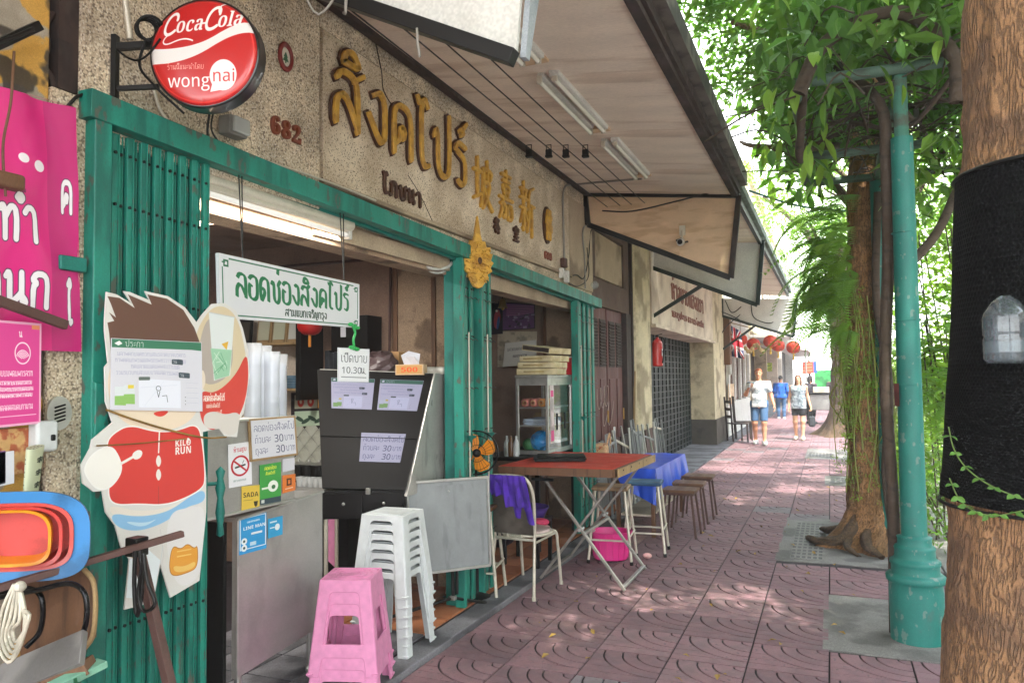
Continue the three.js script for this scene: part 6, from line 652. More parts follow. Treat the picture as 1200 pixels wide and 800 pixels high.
{ const X = -2.496; const q = (l, a, m, lab, cat, g) => poster(l, lab, cat, a, X, m, g, 0.002);
  q('no_smoking_sign', [[268, 572], [295, 567], [294, 517], [267, 521]], print(180, 330, (x, w, h) => { fill(x, '#efeff4', 0, 0, w, h); pen(x, 'ห้ามสูบ', w / 2, h * .2, 26, 4, '#d54a5a', { center: true }); x.strokeStyle = '#333'; x.lineWidth = 12; line(x, '#333', 13, w * .3, h * .56, w * .7, h * .52); line(x, '#777', 5, w * .6, h * .48, w * .66, h * .42); x.strokeStyle = '#c62434'; x.lineWidth = 14; x.beginPath(); x.ellipse(w / 2, h * .53, w * .36, w * .4, 0, 0, 7); x.stroke(); line(x, '#c62434', 13, w * .27, h * .42, w * .73, h * .65); scrawl(x, '#9aa', w * .2, h * .88, w * .6, 14, 2); }), 'white paper no-smoking sign with red ring on the steel counter', 'sign');
  q('sticker', [[283, 598], [304, 595], [304, 568], [283, 570]], print(200, 240, (x, w, h) => { fill(x, '#e3c24c', 0, 0, w, h); txt(x, 'SADA', w / 2, h * .48, `bold ${h * .28}px sans-serif`, '#4a4022', 'center'); line(x, '#8a7530', 4, w * .1, h * .6, w * .6, h * .6); x.fillStyle = '#3a3420'; x.beginPath(); x.moveTo(w * .66, h * .68); x.lineTo(w * .9, h * .68); x.lineTo(w * .86, h * .86); x.lineTo(w * .78, h * .93); x.lineTo(w * .7, h * .86); x.fill(); }), 'yellow square sticker with black capitals', 'sticker', null);
  q('sticker', [[304, 592], [329, 587], [329, 541], [304, 545]], print(200, 340, (x, w, h) => { fill(x, '#43a047', 0, 0, w, h); pen(x, 'ลอดช่อง', w / 2, h * .15, 24, 5, '#d8e64a', { center: true }); pen(x, 'สิงคโปร์', w / 2, h * .28, 20, 4, '#d8e64a', { center: true }); x.fillStyle = '#eef3ea'; x.beginPath(); x.arc(w * .62, h * .58, w * .24, 0, 7); x.fill(); x.fillStyle = '#2f6b38'; x.beginPath(); x.arc(w * .64, h * .6, w * .09, 0, 7); x.fill(); fill(x, '#e8efe2', w * .1, h * .58, w * .3, h * .05); fill(x, '#3b4c55', 0, h * .86, w, h * .14); fill(x, '#cfd6d0', w * .08, h * .88, w * .14, h * .08); }), 'green rectangular food-delivery sticker', 'sticker', null);
  q('sticker', [[331, 553], [345, 550], [345, 536], [331, 538]], M.paper, 'small blank white sticker at the counter corner', 'sticker', null);
  q('sticker', [[331, 578], [346, 574], [346, 555], [331, 557]], print(200, 240, (x, w, h) => { fill(x, '#dd7b33', 0, 0, w, h); x.strokeStyle = '#4a2b18'; x.lineWidth = 22; x.strokeRect(w * .36, h * .25, w * .28, h * .32); fill(x, '#f0c9a8', w * .2, h * .75, w * .6, h * .06); }), 'small orange sticker with a dark square logo', 'sticker', null);
  const pb2 = thing('price_board', 'handwritten white price card in a brown frame on the steel counter', 'sign'); mesh('frame', sheet([[294, 541], [349, 533], [346, 487], [292, 491]].map(([a, b]) => aX(a, b, -2.485)), 0.012), M.rawWood, pb2, {}); mesh('card', sheet([[296, 538], [347, 531], [344, 489], [294, 493]].map(([a, b]) => aX(a, b, -2.481)), 0.003), priceMat, pb2, { uv: true });
  const Y = -2.535, lm = print(256, 330, (x, w, h) => { fill(x, '#2f9fe0', 0, 0, w, h); x.strokeStyle = '#e9f4fb'; x.lineWidth = 8; x.strokeRect(18, 10, w - 28, h - 50); txt(x, 'LINE MAN', w * .56, h * .36, 'bold 42px sans-serif', '#f2fafd', 'center'); scrawl(x, '#dff0fa', w * .3, h * .18, w * .5, 15, 3); fill(x, '#e8f4fb', w * .44, h * .47, w * .4, h * .06); for (const [a, b] of [[.2, .66], [.2, .84]]) { x.fillStyle = '#eef6fa'; x.beginPath(); x.ellipse(w * a, h * b, 26, 30, 0, 0, 7); x.fill(); x.fillStyle = '#33505f'; x.beginPath(); x.ellipse(w * a, h * b, 10, 12, 0, 0, 7); x.fill(); } fill(x, '#bfe0f4', w * .4, h * .72, w * .22, h * .1); });
  const YY = (a) => a.map(([p, r]) => { const q2 = aX(p, r, -2.55), z = q2.z, X2 = lerp(-2.52, -2.62, (z + 2.78) / -0.78) + 0.004; return aX(p, r, X2); });
  tag(mesh('sticker', sheet(YY([[279, 651], [312, 642], [312, 600], [279, 608]]), 0.002), lm, null, { uv: true }), 'large bright blue delivery sticker on the lower cabinet', 'sticker'); tag(mesh('sticker', sheet(YY([[314, 631], [331, 626], [331, 604], [314, 608]]), 0.002), print(128, 128, (x) => { fill(x, '#33a3d8', 0, 0, 128, 128); x.fillStyle = '#eaf5fa'; x.beginPath(); x.arc(80, 66, 22, 0, 7); x.fill(); fill(x, '#d6ecf7', 16, 22, 60, 10); fill(x, '#d6ecf7', 16, 60, 40, 8); }), null, { uv: true }), 'small bright blue sticker beside the large one', 'sticker'); }
{ // stacks of clear cups
  [[296, 402, -2.8], [308, 405, -2.85], [318, 412, -2.8], [327, 415, -2.9]].forEach(([px, py, X], i) => { const p = aX(px, py, X), t = thing('cup_stack', ['leftmost tall stack of clear cups behind the steel counter', 'second tall stack of clear cups from the cut-out', 'third tall stack of clear cups from the cut-out', 'stack of clear cups nearest the price board'][i], 'cups', [p.x, 1.1, p.z], 0, 'stacks of clear plastic cups'); const h = p.y - 1.1, g = [[0.03, 0]]; for (let y = 0; y < h - 0.06; y += 0.1) g.push([0.043, y + 0.004], [0.046, y + 0.006], [0.043, y + 0.01]); g.push([0.047, h], [0.043, h - 0.004]); mesh('cups', lathe(g, 20), phy({ color: '#f0f3f6', roughness: 0.2, transmission: 0.7, thickness: 0, side: THREE.DoubleSide }), t); mesh('inner_cups', lathe([[0.03, 0.01], [0.036, h - 0.05]], 9), phy({ color: '#dfe4ee', roughness: 0.3, transmission: 0.4, thickness: 0, side: THREE.DoubleSide }), t); }); }
// ---------- black serving stall ----------
{ const t = thing('serving_stall', 'black slanted stall front with steel side and two drawers', 'stall'), BL = V(-3.07, 0.925, -4.17), BR = V(-2.585, 0.9, -4.4), TR = V(-2.565, 1.66, -4.76), TL = BL.clone().add(TR).sub(BR).addScaledVector(BL.clone().sub(BR), 0.5);
  mesh('slanted_front', plate([BL, BR, TR, TL], 0.03), M.blackWood, t); mesh('board_joint', bar(BL.clone().lerp(TL, 0.42).add(V(0, 0.003, 0.004)), BR.clone().lerp(TR, 0.42).add(V(0, 0.003, 0.004)), 0.006, 0.004), M.black, t); const B2 = V(-2.56, 0.86, -5.15), T2 = V(-2.56, 1.64, -5.15);
  mesh('steel_side', plate([BR.clone().add(V(0.012, -0.04, 0)), B2, T2, TR.clone().add(V(0.012, 0, 0))], 0.02), worn('#b4b1ac', '#87837f', { m: [0.5, 0.9], s: 141, sx: 2, rough: 0.32, metal: 0.35, bump: 0.0006 }), t); mesh('cloth_top', [plate([TL.clone().add(V(0, .004, -.03)), TR.clone().add(V(0, .004, -.03)), T2.clone().add(V(0, .02, 0)), V(-3.1, 1.65, -5.0)], 0.03), rbox(0.3, 0.06, 0.25, -2.68, 1.68, -4.98, 0.03)], soft('#c9c6be', { rough: 0.5 }), t);
  const yaw = Math.atan2(BR.x - BL.x, -(BR.z - BL.z)) - Math.PI / 2, mid = BL.clone().lerp(BR, 0.5), along = BR.clone().sub(BL).setY(0).normalize(), inw = V(along.z, 0, -along.x); if (inw.z > 0) inw.negate(); const P = (a, y, d) => mid.clone().addScaledVector(along, a).addScaledVector(inw, d).setY(y);
  mesh('body', plate([P(-.27, .72, .01), P(.26, .72, .01), P(.26, .9, .01), P(-.27, .9, .01)], 0.45), M.blackWood, t); for (const s of [-1, 1]) { const d = mesh('drawer', plate([P(s * .13 - .12, .735, -.004), P(s * .13 + .12, .735, -.004), P(s * .13 + .12, .885, -.004), P(s * .13 - .12, .885, -.004)], 0.014), M.blackWood, t); mesh('knob', ball(0.011, ...P(s * .13, .82, -.016).toArray(), 1, 1, 1, 8), M.alu, d); } mesh('lock', rbox(0.03, 0.04, 0.02, ...P(.03, .9, -.02).toArray()), M.alu, t);
  for (const [a, d] of [[-.25, .03], [.24, .03], [-.25, .42], [.24, .42]]) mesh('leg', rod(P(a, 0.04, d), P(a, .72, d), 0.014), M.creamMetal, t);
  const nrm = V().crossVectors(BR.clone().sub(BL), TL.clone().sub(BL)).normalize().multiplyScalar(0.004), onF = (u, v) => { const a = BL.clone().lerp(BR, u), b = TL.clone().lerp(TR, u); return a.lerp(b, v).add(nrm); }; const shp = (u0, u1, v0, v1) => [onF(u0, v0), onF(u1, v0), onF(u1, v1), onF(u0, v1)];
  tag(mesh('paper_notice', sheet(shp(0.12, 0.5, 0.66, 0.93), 0.002), noticeShaded, null, { uv: true }), 'left paper notice on the black slanted stall front', 'notice', 'paper notices on the black stall'); tag(mesh('paper_notice', sheet(shp(0.55, 0.93, 0.66, 0.93), 0.002), noticeShaded, null, { uv: true }), 'right paper notice on the black slanted stall front', 'notice', 'paper notices on the black stall'); tag(mesh('price_card', sheet(shp(0.42, 0.87, 0.22, 0.46), 0.002), priceShaded, null, { uv: true }), 'handwritten price card low on the black stall front', 'notice');
  const c = aX(482, 432, -2.72), tb = thing('tissue_box', 'small wooden tissue box with orange numerals on the stall', 'box', [c.x, c.y - 0.045, c.z], 0.3); mesh('box', rbox(0.2, 0.075, 0.13, 0, 0.038, 0, 0.004), M.ply, tb); const nm = print(128, 64, (x, w, h) => { fill(x, '#c99a5c', 0, 0, w, h); txt(x, '500', w / 2, h * .8, 'bold 52px sans-serif', '#e0562c', 'center'); }); mesh('label', sheet([[-0.09, 0.01, 0.067], [0.09, 0.01, 0.067], [0.09, 0.068, 0.067], [-0.09, 0.068, 0.067]], 0.001), nm, tb, { uv: true }); mesh('tissue', [plate([[-.05, .075, .01], [.05, .075, -.01], [.06, .15, -.02], [-.02, .17, .0], [-.07, .14, .02]], 0.004), plate([[-.04, .075, -.02], [.06, .075, .02], [.03, .13, .03], [-.06, .13, .0]], 0.004)], M.paper, tb);
  const bg = new THREE.IcosahedronGeometry(0.12, 3), bp = bg.attributes.position; for (let i = 0; i < bp.count; i++) { const k = 1 + 0.7 * (fbm(bp.getX(i) * 14 + 9, bp.getY(i) * 14 + bp.getZ(i) * 10 + 9, 64, 4, 7) - 0.5); bp.setXYZ(i, bp.getX(i) * k * 1.1, bp.getY(i) * k * 0.8, bp.getZ(i) * k); } bg.computeVertexNormals(); const q = aX(446, 424, -3.0); bg.translate(q.x, q.y, q.z); tag(mesh('plastic_bag', bg, soft('#5b4a4c', { rough: 0.3 })), 'dark crumpled plastic bag behind the opening-hours card', 'bag'); const jb = aX(463, 420, -2.95); tag(mesh('small_box', rbox(0.12, 0.1, 0.1, jb.x, jb.y, jb.z, 0.006), M.card), 'brown cardboard box beside the tissue box', 'box'); }
const ordinal = ['first', 'second', 'third', 'fourth', 'fifth', 'sixth', 'last'];
// ---------- inside the first bay ----------
const PZ = -5.25, ins = (x, y) => aZ(x, y, PZ);
{ const t = thing('wall_shelf', 'dark wall shelf with framed papers inside the shop', 'shelf'), a = ins(262, 405), b = ins(366, 404), yb = ins(320, 455).y, yt = ins(320, 372).y; mesh('back_panel', span(a.x, b.x, yb - 0.35, yt + 0.15, PZ - 0.08, PZ - 0.06), M.innerLight, t); for (const y of [a.y, yb, yt + 0.12]) mesh('shelf_board', span(a.x, b.x, y - 0.02, y, PZ - 0.06, PZ + 0.2, 0.004), M.rawWood, t); mesh('upright', span(b.x, b.x + 0.05, ins(380, 468).y, yt + 0.15, PZ - 0.08, PZ + 0.22, 0.004), M.blackWood, t);
  [[292, 'dark box frames lined on the top shelf, left'], [315, 'framed certificate with tube reflection on the top shelf'], [333, 'middle framed certificate on the top shelf'], [351, 'right framed certificate on the top shelf']].forEach(([px, lab], i) => { const c = ins(px, 404), f = thing('picture_frame', lab, 'frame', [c.x, a.y + 0.001, PZ + 0.05], 0, 'frames on the wall shelf'); mesh('frame', rbox(0.15, 0.22, 0.018, 0, 0.11, 0, 0.004, -0.12), i ? M.rawWood : M.black, f); mesh('print', sheet([[-0.058, 0.03, 0.027], [0.058, 0.03, 0.027], [0.058, 0.19, 0.006], [-0.058, 0.19, 0.006]], 0.001), phy({ color: ['#4a4640', '#c9cbb4', '#c4c8b0', '#d3d8d2'][i], roughness: 0.08, clearcoat: 1 }), f); });
  const g1 = ins(326, 455); const bk = thing('basket', 'small grey wire basket on the lower shelf', 'basket', [g1.x, yb, PZ + 0.08]); mesh('basket', [rbox(0.18, 0.12, 0.12, 0, 0.06, 0, 0.01), ...[...Array(6)].map((_, i) => rod([-0.08 + i * 0.032, 0, 0.062], [-0.08 + i * 0.032, 0.125, 0.062], 0.003)), bar([-0.09, 0.12, 0.062], [0.09, 0.12, 0.062], 0.006, 0.01)], soft('#9aa3a0'), bk); const g2 = ins(353, 455); tag(mesh('magazine_pile', [...Array(5)].map((_, i) => rbox(0.2, 0.02, 0.14, g2.x + rr(-.01, .01), yb + 0.012 + i * 0.021, PZ + 0.08, 0.002, 0, rr(-.1, .1))), soft('#4f6f86', { k: 2 })), 'pile of blue magazines on the lower shelf', 'magazines'); }
{ const c = ins(376, 383), t = thing('lantern', 'small red paper lantern hanging inside the shop', 'lantern', [c.x, c.y, PZ + 0.15]); const pr = []; for (let i = 0; i <= 16; i++) { const a = (i / 16) * Math.PI; pr.push([0.025 + 0.075 * Math.sin(a) + (i % 2 ? 0.003 : 0), 0.075 * Math.cos(a)]); } mesh('shade', lathe(pr, 20), M.red, t); mesh('cord', rod([0, 0.07, 0], [0, 0.3, 0], 0.004), M.wire, t); mesh('tassel', rod([0, -0.07, 0], [0, -0.17, 0], 0.012), M.orange, t); }
{ const a = ins(366, 388), b = ins(424, 505); const t = thing('black_cabinet', 'tall black cabinet behind the stall in the shop', 'cabinet'); mesh('body', span(ins(398, 400).x, ins(440, 400).x, 0.04, ins(400, 372).y, PZ - 0.1, PZ + 0.12, 0.005), M.blackWood, t); mesh('shelf_items', [...Array(9)].map((_, i) => rbox(0.05, rr(0.12, 0.22), 0.05, ins(398 + i * 5, 400).x, ins(400, 440).y + 0.1, PZ + 0.15, 0.01)), soft('#2c3138', { rough: 0.3 }), t); mesh('white_card', rbox(0.05, 0.08, 0.006, ...aZ(402, 389, PZ + 0.13).toArray()), M.paper, t); }
{ const t = thing('tiled_wall', 'white diamond-tiled wall with posters behind the kitchen counter', 'wall'), x0 = ins(338, 500).x, x1 = ins(412, 500).x, y0 = 0.04, y1 = ins(370, 460).y; mesh('backing', span(x0, x1, y0, y1, PZ - 0.06, PZ - 0.03), M.joint, t); const tg = rbox(0.098, 0.098, 0.008, 0, 0, 0, 0.003, 0, 0, Math.PI / 4), gj = join(tg), w = soft('#c3c6ba', { rough: 0.25 }); for (let i = 0; i < 12; i++) for (let j = 0; j < 14; j++) { const x = x0 + 0.07 + (i + (j % 2) * 0.5) * 0.142, y = y1 - 0.3 - j * 0.071; if (x > x1 - 0.05) continue; const m = raw('tile', gj, w, t); m.position.set(x, y, PZ - 0.027 + rr(0, .001)); } }
{ const q = (px, label, draw) => tag(mesh('poster', sheet(px.map(([a, b]) => aZ(a, b, PZ - 0.018)), 0.003), print(256, 100, draw), null, { uv: true }), label, 'poster', null); q([[345, 479], [371, 478], [371, 462], [345, 463]], 'small poster with two red discs in the kitchen', (x, w, h) => { fill(x, '#b8b6a2', 0, 0, w, h); for (const a of [.28, .72]) { x.fillStyle = '#c23a30'; x.beginPath(); x.arc(w * a, h / 2, 38, 0, 7); x.fill(); x.fillStyle = '#e8d8c0'; x.beginPath(); x.arc(w * a, h / 2, 14, 0, 7); x.fill(); } }); q([[372, 478], [398, 477], [398, 461], [372, 462]], 'orange banner poster in the kitchen', (x, w, h) => { fill(x, '#c98f3c', 0, 0, w, h); scrawl(x, '#7d3b1c', 14, 70, 220, 44, 8); }); q([[345, 500], [396, 497], [396, 480], [345, 482]], 'green leaf-pattern poster in the kitchen', (x, w, h) => { fill(x, '#b9cdb4', 0, 0, w, h); x.fillStyle = '#2f4a3a'; for (let i = 0; i < 6; i++) { x.beginPath(); x.ellipse(30 + i * 38, 50 + (i % 2) * 14, 30, 12, .6 * (i % 2 ? -1 : 1), 0, 7); x.fill(); } fill(x, '#c04a3a', w - 30, 30, 30, 50); }); }
{ const t = thing('kitchen_counter', 'cluttered dark kitchen counter with a steel top inside the shop', 'counter'), x0 = -4.15, x1 = -3.2; mesh('body', span(x0, x1, 0.04, 0.8, -5.1, -4.65), M.blackWood, t); mesh('top', span(x0 - 0.02, x1 + 0.02, 0.8, 0.83, -5.12, -4.62, 0.006), M.steel, t);
  [[350, 'left black pot'], [362, 'second black pot'], [374, 'third black pot'], [386, 'right black pot']].forEach(([px, lab], i) => { const c = aZ(px, 530, -4.98); const p = thing('cooking_pot', lab + ' on the kitchen counter', 'pot', [c.x, 0.832, c.z], 0, 'pots on the kitchen counter'); mesh('body', lathe([[0, 0], [0.06, 0], [0.065, 0.01], [0.066, 0.13], [0.07, 0.135], [0.06, 0.136]], 18), M.blackMetal, p); mesh('lid', lathe([[0.066, 0.137], [0.03, 0.15], [0.01, 0.155], [0.012, 0.17], [0, 0.172]], 18), M.alu, p); });
  for (let i = 0; i < 7; i++) { const c = aZ(352 + i * 6.5, 552 + (i % 2) * 4, -4.75); tag(mesh('cup', lathe([[0, 0], [0.025, 0], [0.035, 0.07], [0.032, 0.07], [0.022, 0.004]], 14).translate(c.x, 0.832, c.z), M.whitePlastic), ordinal[i] + ' white cup from the left along the front of the kitchen counter', 'cup', 'white cups on the kitchen counter'); } }
tag(mesh('pink_cloth', plate([[-3.35, 0.35, -4.6], [-3.28, 0.3, -4.6], [-3.27, 0.72, -4.6], [-3.34, 0.72, -4.6]], 0.02), M.pinkPlastic), 'pink cloth hanging under the kitchen counter', 'cloth');
// ---------- seats and tables on the pavement ----------
// stacking plastic stool, side length a0 at the top, a1 at the foot
function stool(h, a0, a1, mat, o = {}) {
  const g = new THREE.Group(), tilt = Math.atan((a1 - a0) / 2 / h), H = h / Math.cos(tilt);
  const side = (w0, w1) => { const s = new THREE.Shape([[-w1 / 2, 0], [w1 / 2, 0], [w0 / 2, H], [-w0 / 2, H]].map((p) => new THREE.Vector2(...p))); const L2 = o.leg ?? 0.05, arch = (y0, y1, k) => { const p = new THREE.Path(), wl = (y) => lerp(w1, w0, y / H) / 2 - L2; p.moveTo(-wl(y0) , y0); p.lineTo(wl(y0), y0); p.lineTo(wl(y1) - 0.0, y1 - k); p.quadraticCurveTo(wl(y1), y1, wl(y1) - k, y1); p.lineTo(-wl(y1) + k, y1); p.quadraticCurveTo(-wl(y1), y1, -wl(y1), y1 - k); p.closePath(); return p; };
    const open = (y1, k) => { const wl = (y) => lerp(w1, w0, y / H) / 2 - L2, a = []; a.push([-w1 / 2, 0], [-wl(0), 0], [-wl(y1), y1 - k]); for (let i = 1; i <= 4; i++) { const t = i / 4 * Math.PI / 2; a.push([-wl(y1) + k * (1 - Math.cos(t)), y1 - k + k * Math.sin(t)]); } for (let i = 0; i <= 4; i++) { const t = i / 4 * Math.PI / 2; a.push([wl(y1) - k * (1 - Math.sin(t)), y1 - k + k * Math.cos(t)]); } a.push([wl(0), 0], [w1 / 2, 0], [w0 / 2, H], [-w0 / 2, H]); s.curves = []; s.setFromPoints(a.map((p) => new THREE.Vector2(...p))); };
    if (o.band) { open(H * 0.2, 0.02); s.holes.push(arch(H * 0.33, H * 0.88, 0.03)); } else open(H * 0.935, 0.03); return new THREE.ExtrudeGeometry(s, { depth: 0.006, bevelEnabled: true, bevelSize: 0.002, bevelThickness: 0.002, bevelSegments: 1, curveSegments: 5 }); };
  const gs = []; for (let i = 0; i < 4; i++) { const q = side(a0, a1); q.rotateX(-tilt); q.translate(0, 0, a1 / 2); q.rotateY(i * Math.PI / 2); gs.push(q); }
  for (const sx of [-1, 1]) for (const sz of [-1, 1]) { gs.push(bar([sx * (a1 / 2 - 0.006), 0, sz * (a1 / 2 - 0.006)], [sx * (a0 / 2 - 0.006), h - 0.01, sz * (a0 / 2 - 0.006)], 0.03, 0.03, 0, 0.012)); gs.push(rbox(0.035, 0.012, 0.035, sx * (a1 / 2 - 0.004), 0.012, sz * (a1 / 2 - 0.004), 0.005)); }
  mesh('legs', gs, mat, g);
  const rs = new THREE.Shape(), q = a0 / 2 - 0.002, c = o.round ? 0.075 : 0.035; rs.moveTo(-q + c, -q); rs.lineTo(q - c, -q); rs.quadraticCurveTo(q, -q, q, -q + c); rs.lineTo(q, q - c); rs.quadraticCurveTo(q, q, q - c, q); rs.lineTo(-q + c, q); rs.quadraticCurveTo(-q, q, -q, q - c); rs.lineTo(-q, -q + c); rs.quadraticCurveTo(-q, -q, -q + c, -q);
  mesh('seat', [new THREE.ExtrudeGeometry(rs, { depth: 0.014, bevelSize: 0.008, bevelThickness: 0.006, bevelSegments: 3, curveSegments: 8 }).rotateX(-Math.PI / 2).translate(0, h - 0.02, 0), ...(o.round ? [0.11, 0.08, 0.05].map((r) => put(new THREE.TorusGeometry(r, 0.003, 5, 36), 0, h + 0.001, 0, Math.PI / 2)) : [rbox(a0 - 0.06, 0.006, a0 - 0.06, 0, h + 0.002, 0, 0.003)])], mat, g); return g;
}
function stack(proto, name, label, group, n, pitch, pos, turn, jitter = 0.004) { for (let i = 0; i < n; i++) { const s = i ? proto.clone() : proto; s.name = numbered(name); s.position.set(pos[0] + rr(-1, 1) * jitter, pos[1] + i * pitch, pos[2] + rr(-1, 1) * jitter); s.rotation.y = turn + rr(-1, 1) * 0.012; scene.add(s); tag(s, label(i, n), 'stool', group); } }
const ord = ['lowest', 'second', 'third', 'fourth', 'fifth', 'sixth', 'seventh'];
stack(stool(0.46, 0.26, 0.35, M.whitePlastic, { leg: 0.055 }), 'plastic_stool', (i, n) => (i === n - 1 ? 'topmost white plastic stool of the stack by the kerb step' : `${ord[i]} white plastic stool from the bottom of its stack`), 'stacked white plastic stools', 7, 0.055, [-2.455, 0.036, -4.04], 0.05);
stack(stool(0.46, 0.245, 0.34, M.pinkPlastic, { band: true, round: true, leg: 0.05 }), 'plastic_stool', (i, n) => ['lowest pink plastic stool of the short stack', 'middle pink plastic stool of the short stack', 'topmost pink plastic stool of the short stack'][i], 'stacked pink plastic stools', 3, 0.058, [-2.33, 0.036, -3.42], 0.32);
{ // grey board on its stand
  const t = thing('display_board', 'grey metal display board on a black folding tripod', 'board'), A = V(-2.62, 0, -4.48), B = V(-2.23, 0, -4.92), y0 = 0.335, y1 = 0.935, f = (u, y, d = 0) => { const p = A.clone().lerp(B, u), n = V(B.z - A.z, 0, -(B.x - A.x)).normalize(); if (n.x < 0) n.negate(); return p.addScaledVector(n, d + 0.05 * (0.6 - (y - y0))).setY(y); };
  mesh('panel', plate([f(0.02, y0 + .01), f(0.98, y0 + .01), f(0.98, y1 - .01), f(0.02, y1 - .01)], 0.012), M.greyBoard, t); mesh('frame', [[[0, y0], [1, y0]], [[1, y0], [1, y1]], [[1, y1], [0, y1]], [[0, y1], [0, y0]]].map(([a, b]) => bar(f(a[0], a[1], .004), f(b[0], b[1], .004), 0.018, 0.018)), M.alu, t); mesh('tack', ball(0.008, ...f(.5, .86, .006).toArray()), M.alu, t);
  const c = f(.55, .4, -.06), k = f(.55, .14, -.04); mesh('column', [rod(f(.55, .6, -.04), k, 0.012), rod(f(.62, .6, -.04), f(.6, .16, -.04), 0.01)], M.blackMetal, t); for (const [p, q] of [[k, V(-2.3, 0.037, -5.02)], [k, V(-2.78, 0.05, -4.35)], [k, V(-2.62, 0.05, -5.0)]]) mesh('leg', [rod(p, q, 0.011)], M.blackMetal, t); mesh('clamp', rbox(0.04, 0.03, 0.04, k.x, k.y, k.z, 0.006), M.alu, t); mesh('cross_tube', rod(f(-.15, .1, .0), k, 0.009), M.blackMetal, t); }
{ const t = thing('electric_fan', 'small fan with orange blades and black cage by the gate post', 'fan', [-2.36, 1.09, -5.02], 0.5); mesh('cage', [...[0.155, 0.12, 0.06].flatMap((r, i) => [put(new THREE.TorusGeometry(r, i ? 0.002 : 0.005, 6, 40), 0, 0, 0.025 * i), put(new THREE.TorusGeometry(r, i ? 0.002 : 0.005, 6, 40), 0, 0, -0.03 - 0.02 * i)]), ...[...Array(28)].flatMap((_, i) => { const a = i * Math.PI / 14, c = Math.cos(a), s = Math.sin(a); return [tube([[c * .155, s * .155, 0], [c * .1, s * .1, .035], [c * .04, s * .04, .05]], 0.0012, 5, 4)]; })], M.black, t);
  for (let i = 0; i < 4; i++) { const a = i * Math.PI / 2 + .4, g = slab([[0.02, -0.02], [0.06, -0.05], [0.11, -0.06], [0.135, -0.03], [0.138, 0.03], [0.11, 0.06], [0.06, 0.035], [0.02, 0.02]], 0.003); g.rotateX(0.35); g.rotateZ(a); mesh('blade', g.translate(0, 0, 0.005), M.orange, t); } mesh('hub', [put(lathe([[0.001, 0.02], [0.024, 0.015], [0.03, 0], [0.03, -0.05]].reverse(), 18), 0, 0, 0.03, Math.PI / 2), put(lathe([[0.0, -0.1], [0.04, -0.09], [0.045, -0.03], [0.03, 0]], 18), 0, 0, -0.04, Math.PI / 2)], M.black, t); mesh('stand', [rod([0, -0.06, -0.08], [0, -0.7, -0.1], 0.012), put(lathe([[0.001, 0.03], [0.05, 0.025], [0.1, 0.0]], 20), 0, -1.04, -0.1), rod([0, -0.7, -0.1], [0, -1.03, -0.1], 0.014)], M.black, t); }
{ // metal chair with a purple cloth
  const t = thing('metal_chair', 'cream metal chair with a purple cloth over its back', 'chair', [-2.2, 0, -5.57], Math.PI - 0.12), r = 0.0125, m = M.creamMetal; // local: seat front towards -z of the chair's own back at +z... back at z = -0.2
  const sh = 0.44; for (const s of [-1, 1]) { mesh('leg', [tube([[s * 0.17, 0, 0.25], [s * 0.165, 0.3, 0.21], [s * 0.155, 0.42, 0.19], [s * 0.12, 0.435, 0.12]], r, 20, 8)], m, t); mesh('leg', [tube([[s * 0.19, 0, -0.25], [s * 0.178, 0.25, -0.215], [s * 0.17, sh, -0.19], [s * 0.185, 0.62, -0.215], [s * 0.19, 0.8, -0.26], [s * 0.15, 0.885, -0.285], [0, 0.905, -0.295]], r, 44, 8)], m, t); }
  mesh('seat_rim', put(new THREE.TorusGeometry(0.19, 0.013, 8, 36), 0, sh, 0.01, Math.PI / 2), m, t); mesh('rail', [rod([-.165, 0.42, -.19], [.165, 0.42, -.19], 0.011), rod([-.17, 0.4, -.185], [-.155, 0.41, .18], 0.009), rod([.17, 0.4, -.185], [.155, 0.41, .18], 0.009)], m, t); mesh('slat', tube([[-.06, .43, -.19], [-.065, .62, -.21], [-.085, .89, -.28]], 0.01, 16), m, t); mesh('slat', tube([[.06, .43, -.19], [.065, .62, -.21], [.085, .89, -.28]], 0.01, 16), m, t);
  mesh('back_pad', sheet([[.17, .46, -.19], [-.17, .46, -.19], [-.17, .82, -.25], [.17, .82, -.25]].reverse(), 0.012), soft('#5e554d'), t); mesh('cushion', lathe([[0, 0.0], [0.17, 0.0], [0.186, 0.012], [0.18, 0.03], [0.1, 0.04], [0, 0.042]], 30).translate(0, sh, 0.01), soft('#d8c3c0', { rough: 0.45 }), t); for (const [x, z] of [[.17, .25], [-.17, .25], [.19, -.25], [-.19, -.25]]) mesh('foot', rod([x, 0, z], [x, 0.025, z], 0.016), M.creamMetal, t);
  const c = thing('cloth', 'purple cloth draped over the back of the cream chair', 'cloth', [-2.2, 0, -5.57], Math.PI - 0.12); const dr = (x0, x1, y0, y1, z, sg) => sheet([[x0, y0, z], [x1, y0, z], [x1 * .92, y1, -.3], [x0 * .92, y1, -.3]], 0.006, 14, 12, (u, v) => sg * (0.034 + 0.018 * Math.sin(u * 13 + v * 2) * (1 - v) + 0.006 * Math.sin(u * 23))); const pm = soft('#5a33b8', { rough: 0.85 }); mesh('front_fold', [dr(.19, .03, .76, .915, -.25, 1), dr(.03, -.17, .68, .915, -.24, 1)], pm, c); mesh('back_fold', [sheet([[-.19, .55, -.18], [.0, .62, -.18], [.0, .915, -.285], [-.17, .91, -.285]], 0.006, 12, 12, (u, v) => -0.034 - 0.018 * Math.sin(u * 11) * (1 - v))], pm, c); mesh('knot', ball(0.03, .05, .88, -.32, 1.3, 1, .7), pm, c); tag(mesh('pink_cloth', put(ball(0.06, 0, 0, 0, 1.2, .5, 1), -2.14, 0.49, -5.72), soft('#d8456f')), 'crumpled pink cloth on the seat of the cream chair', 'cloth'); }
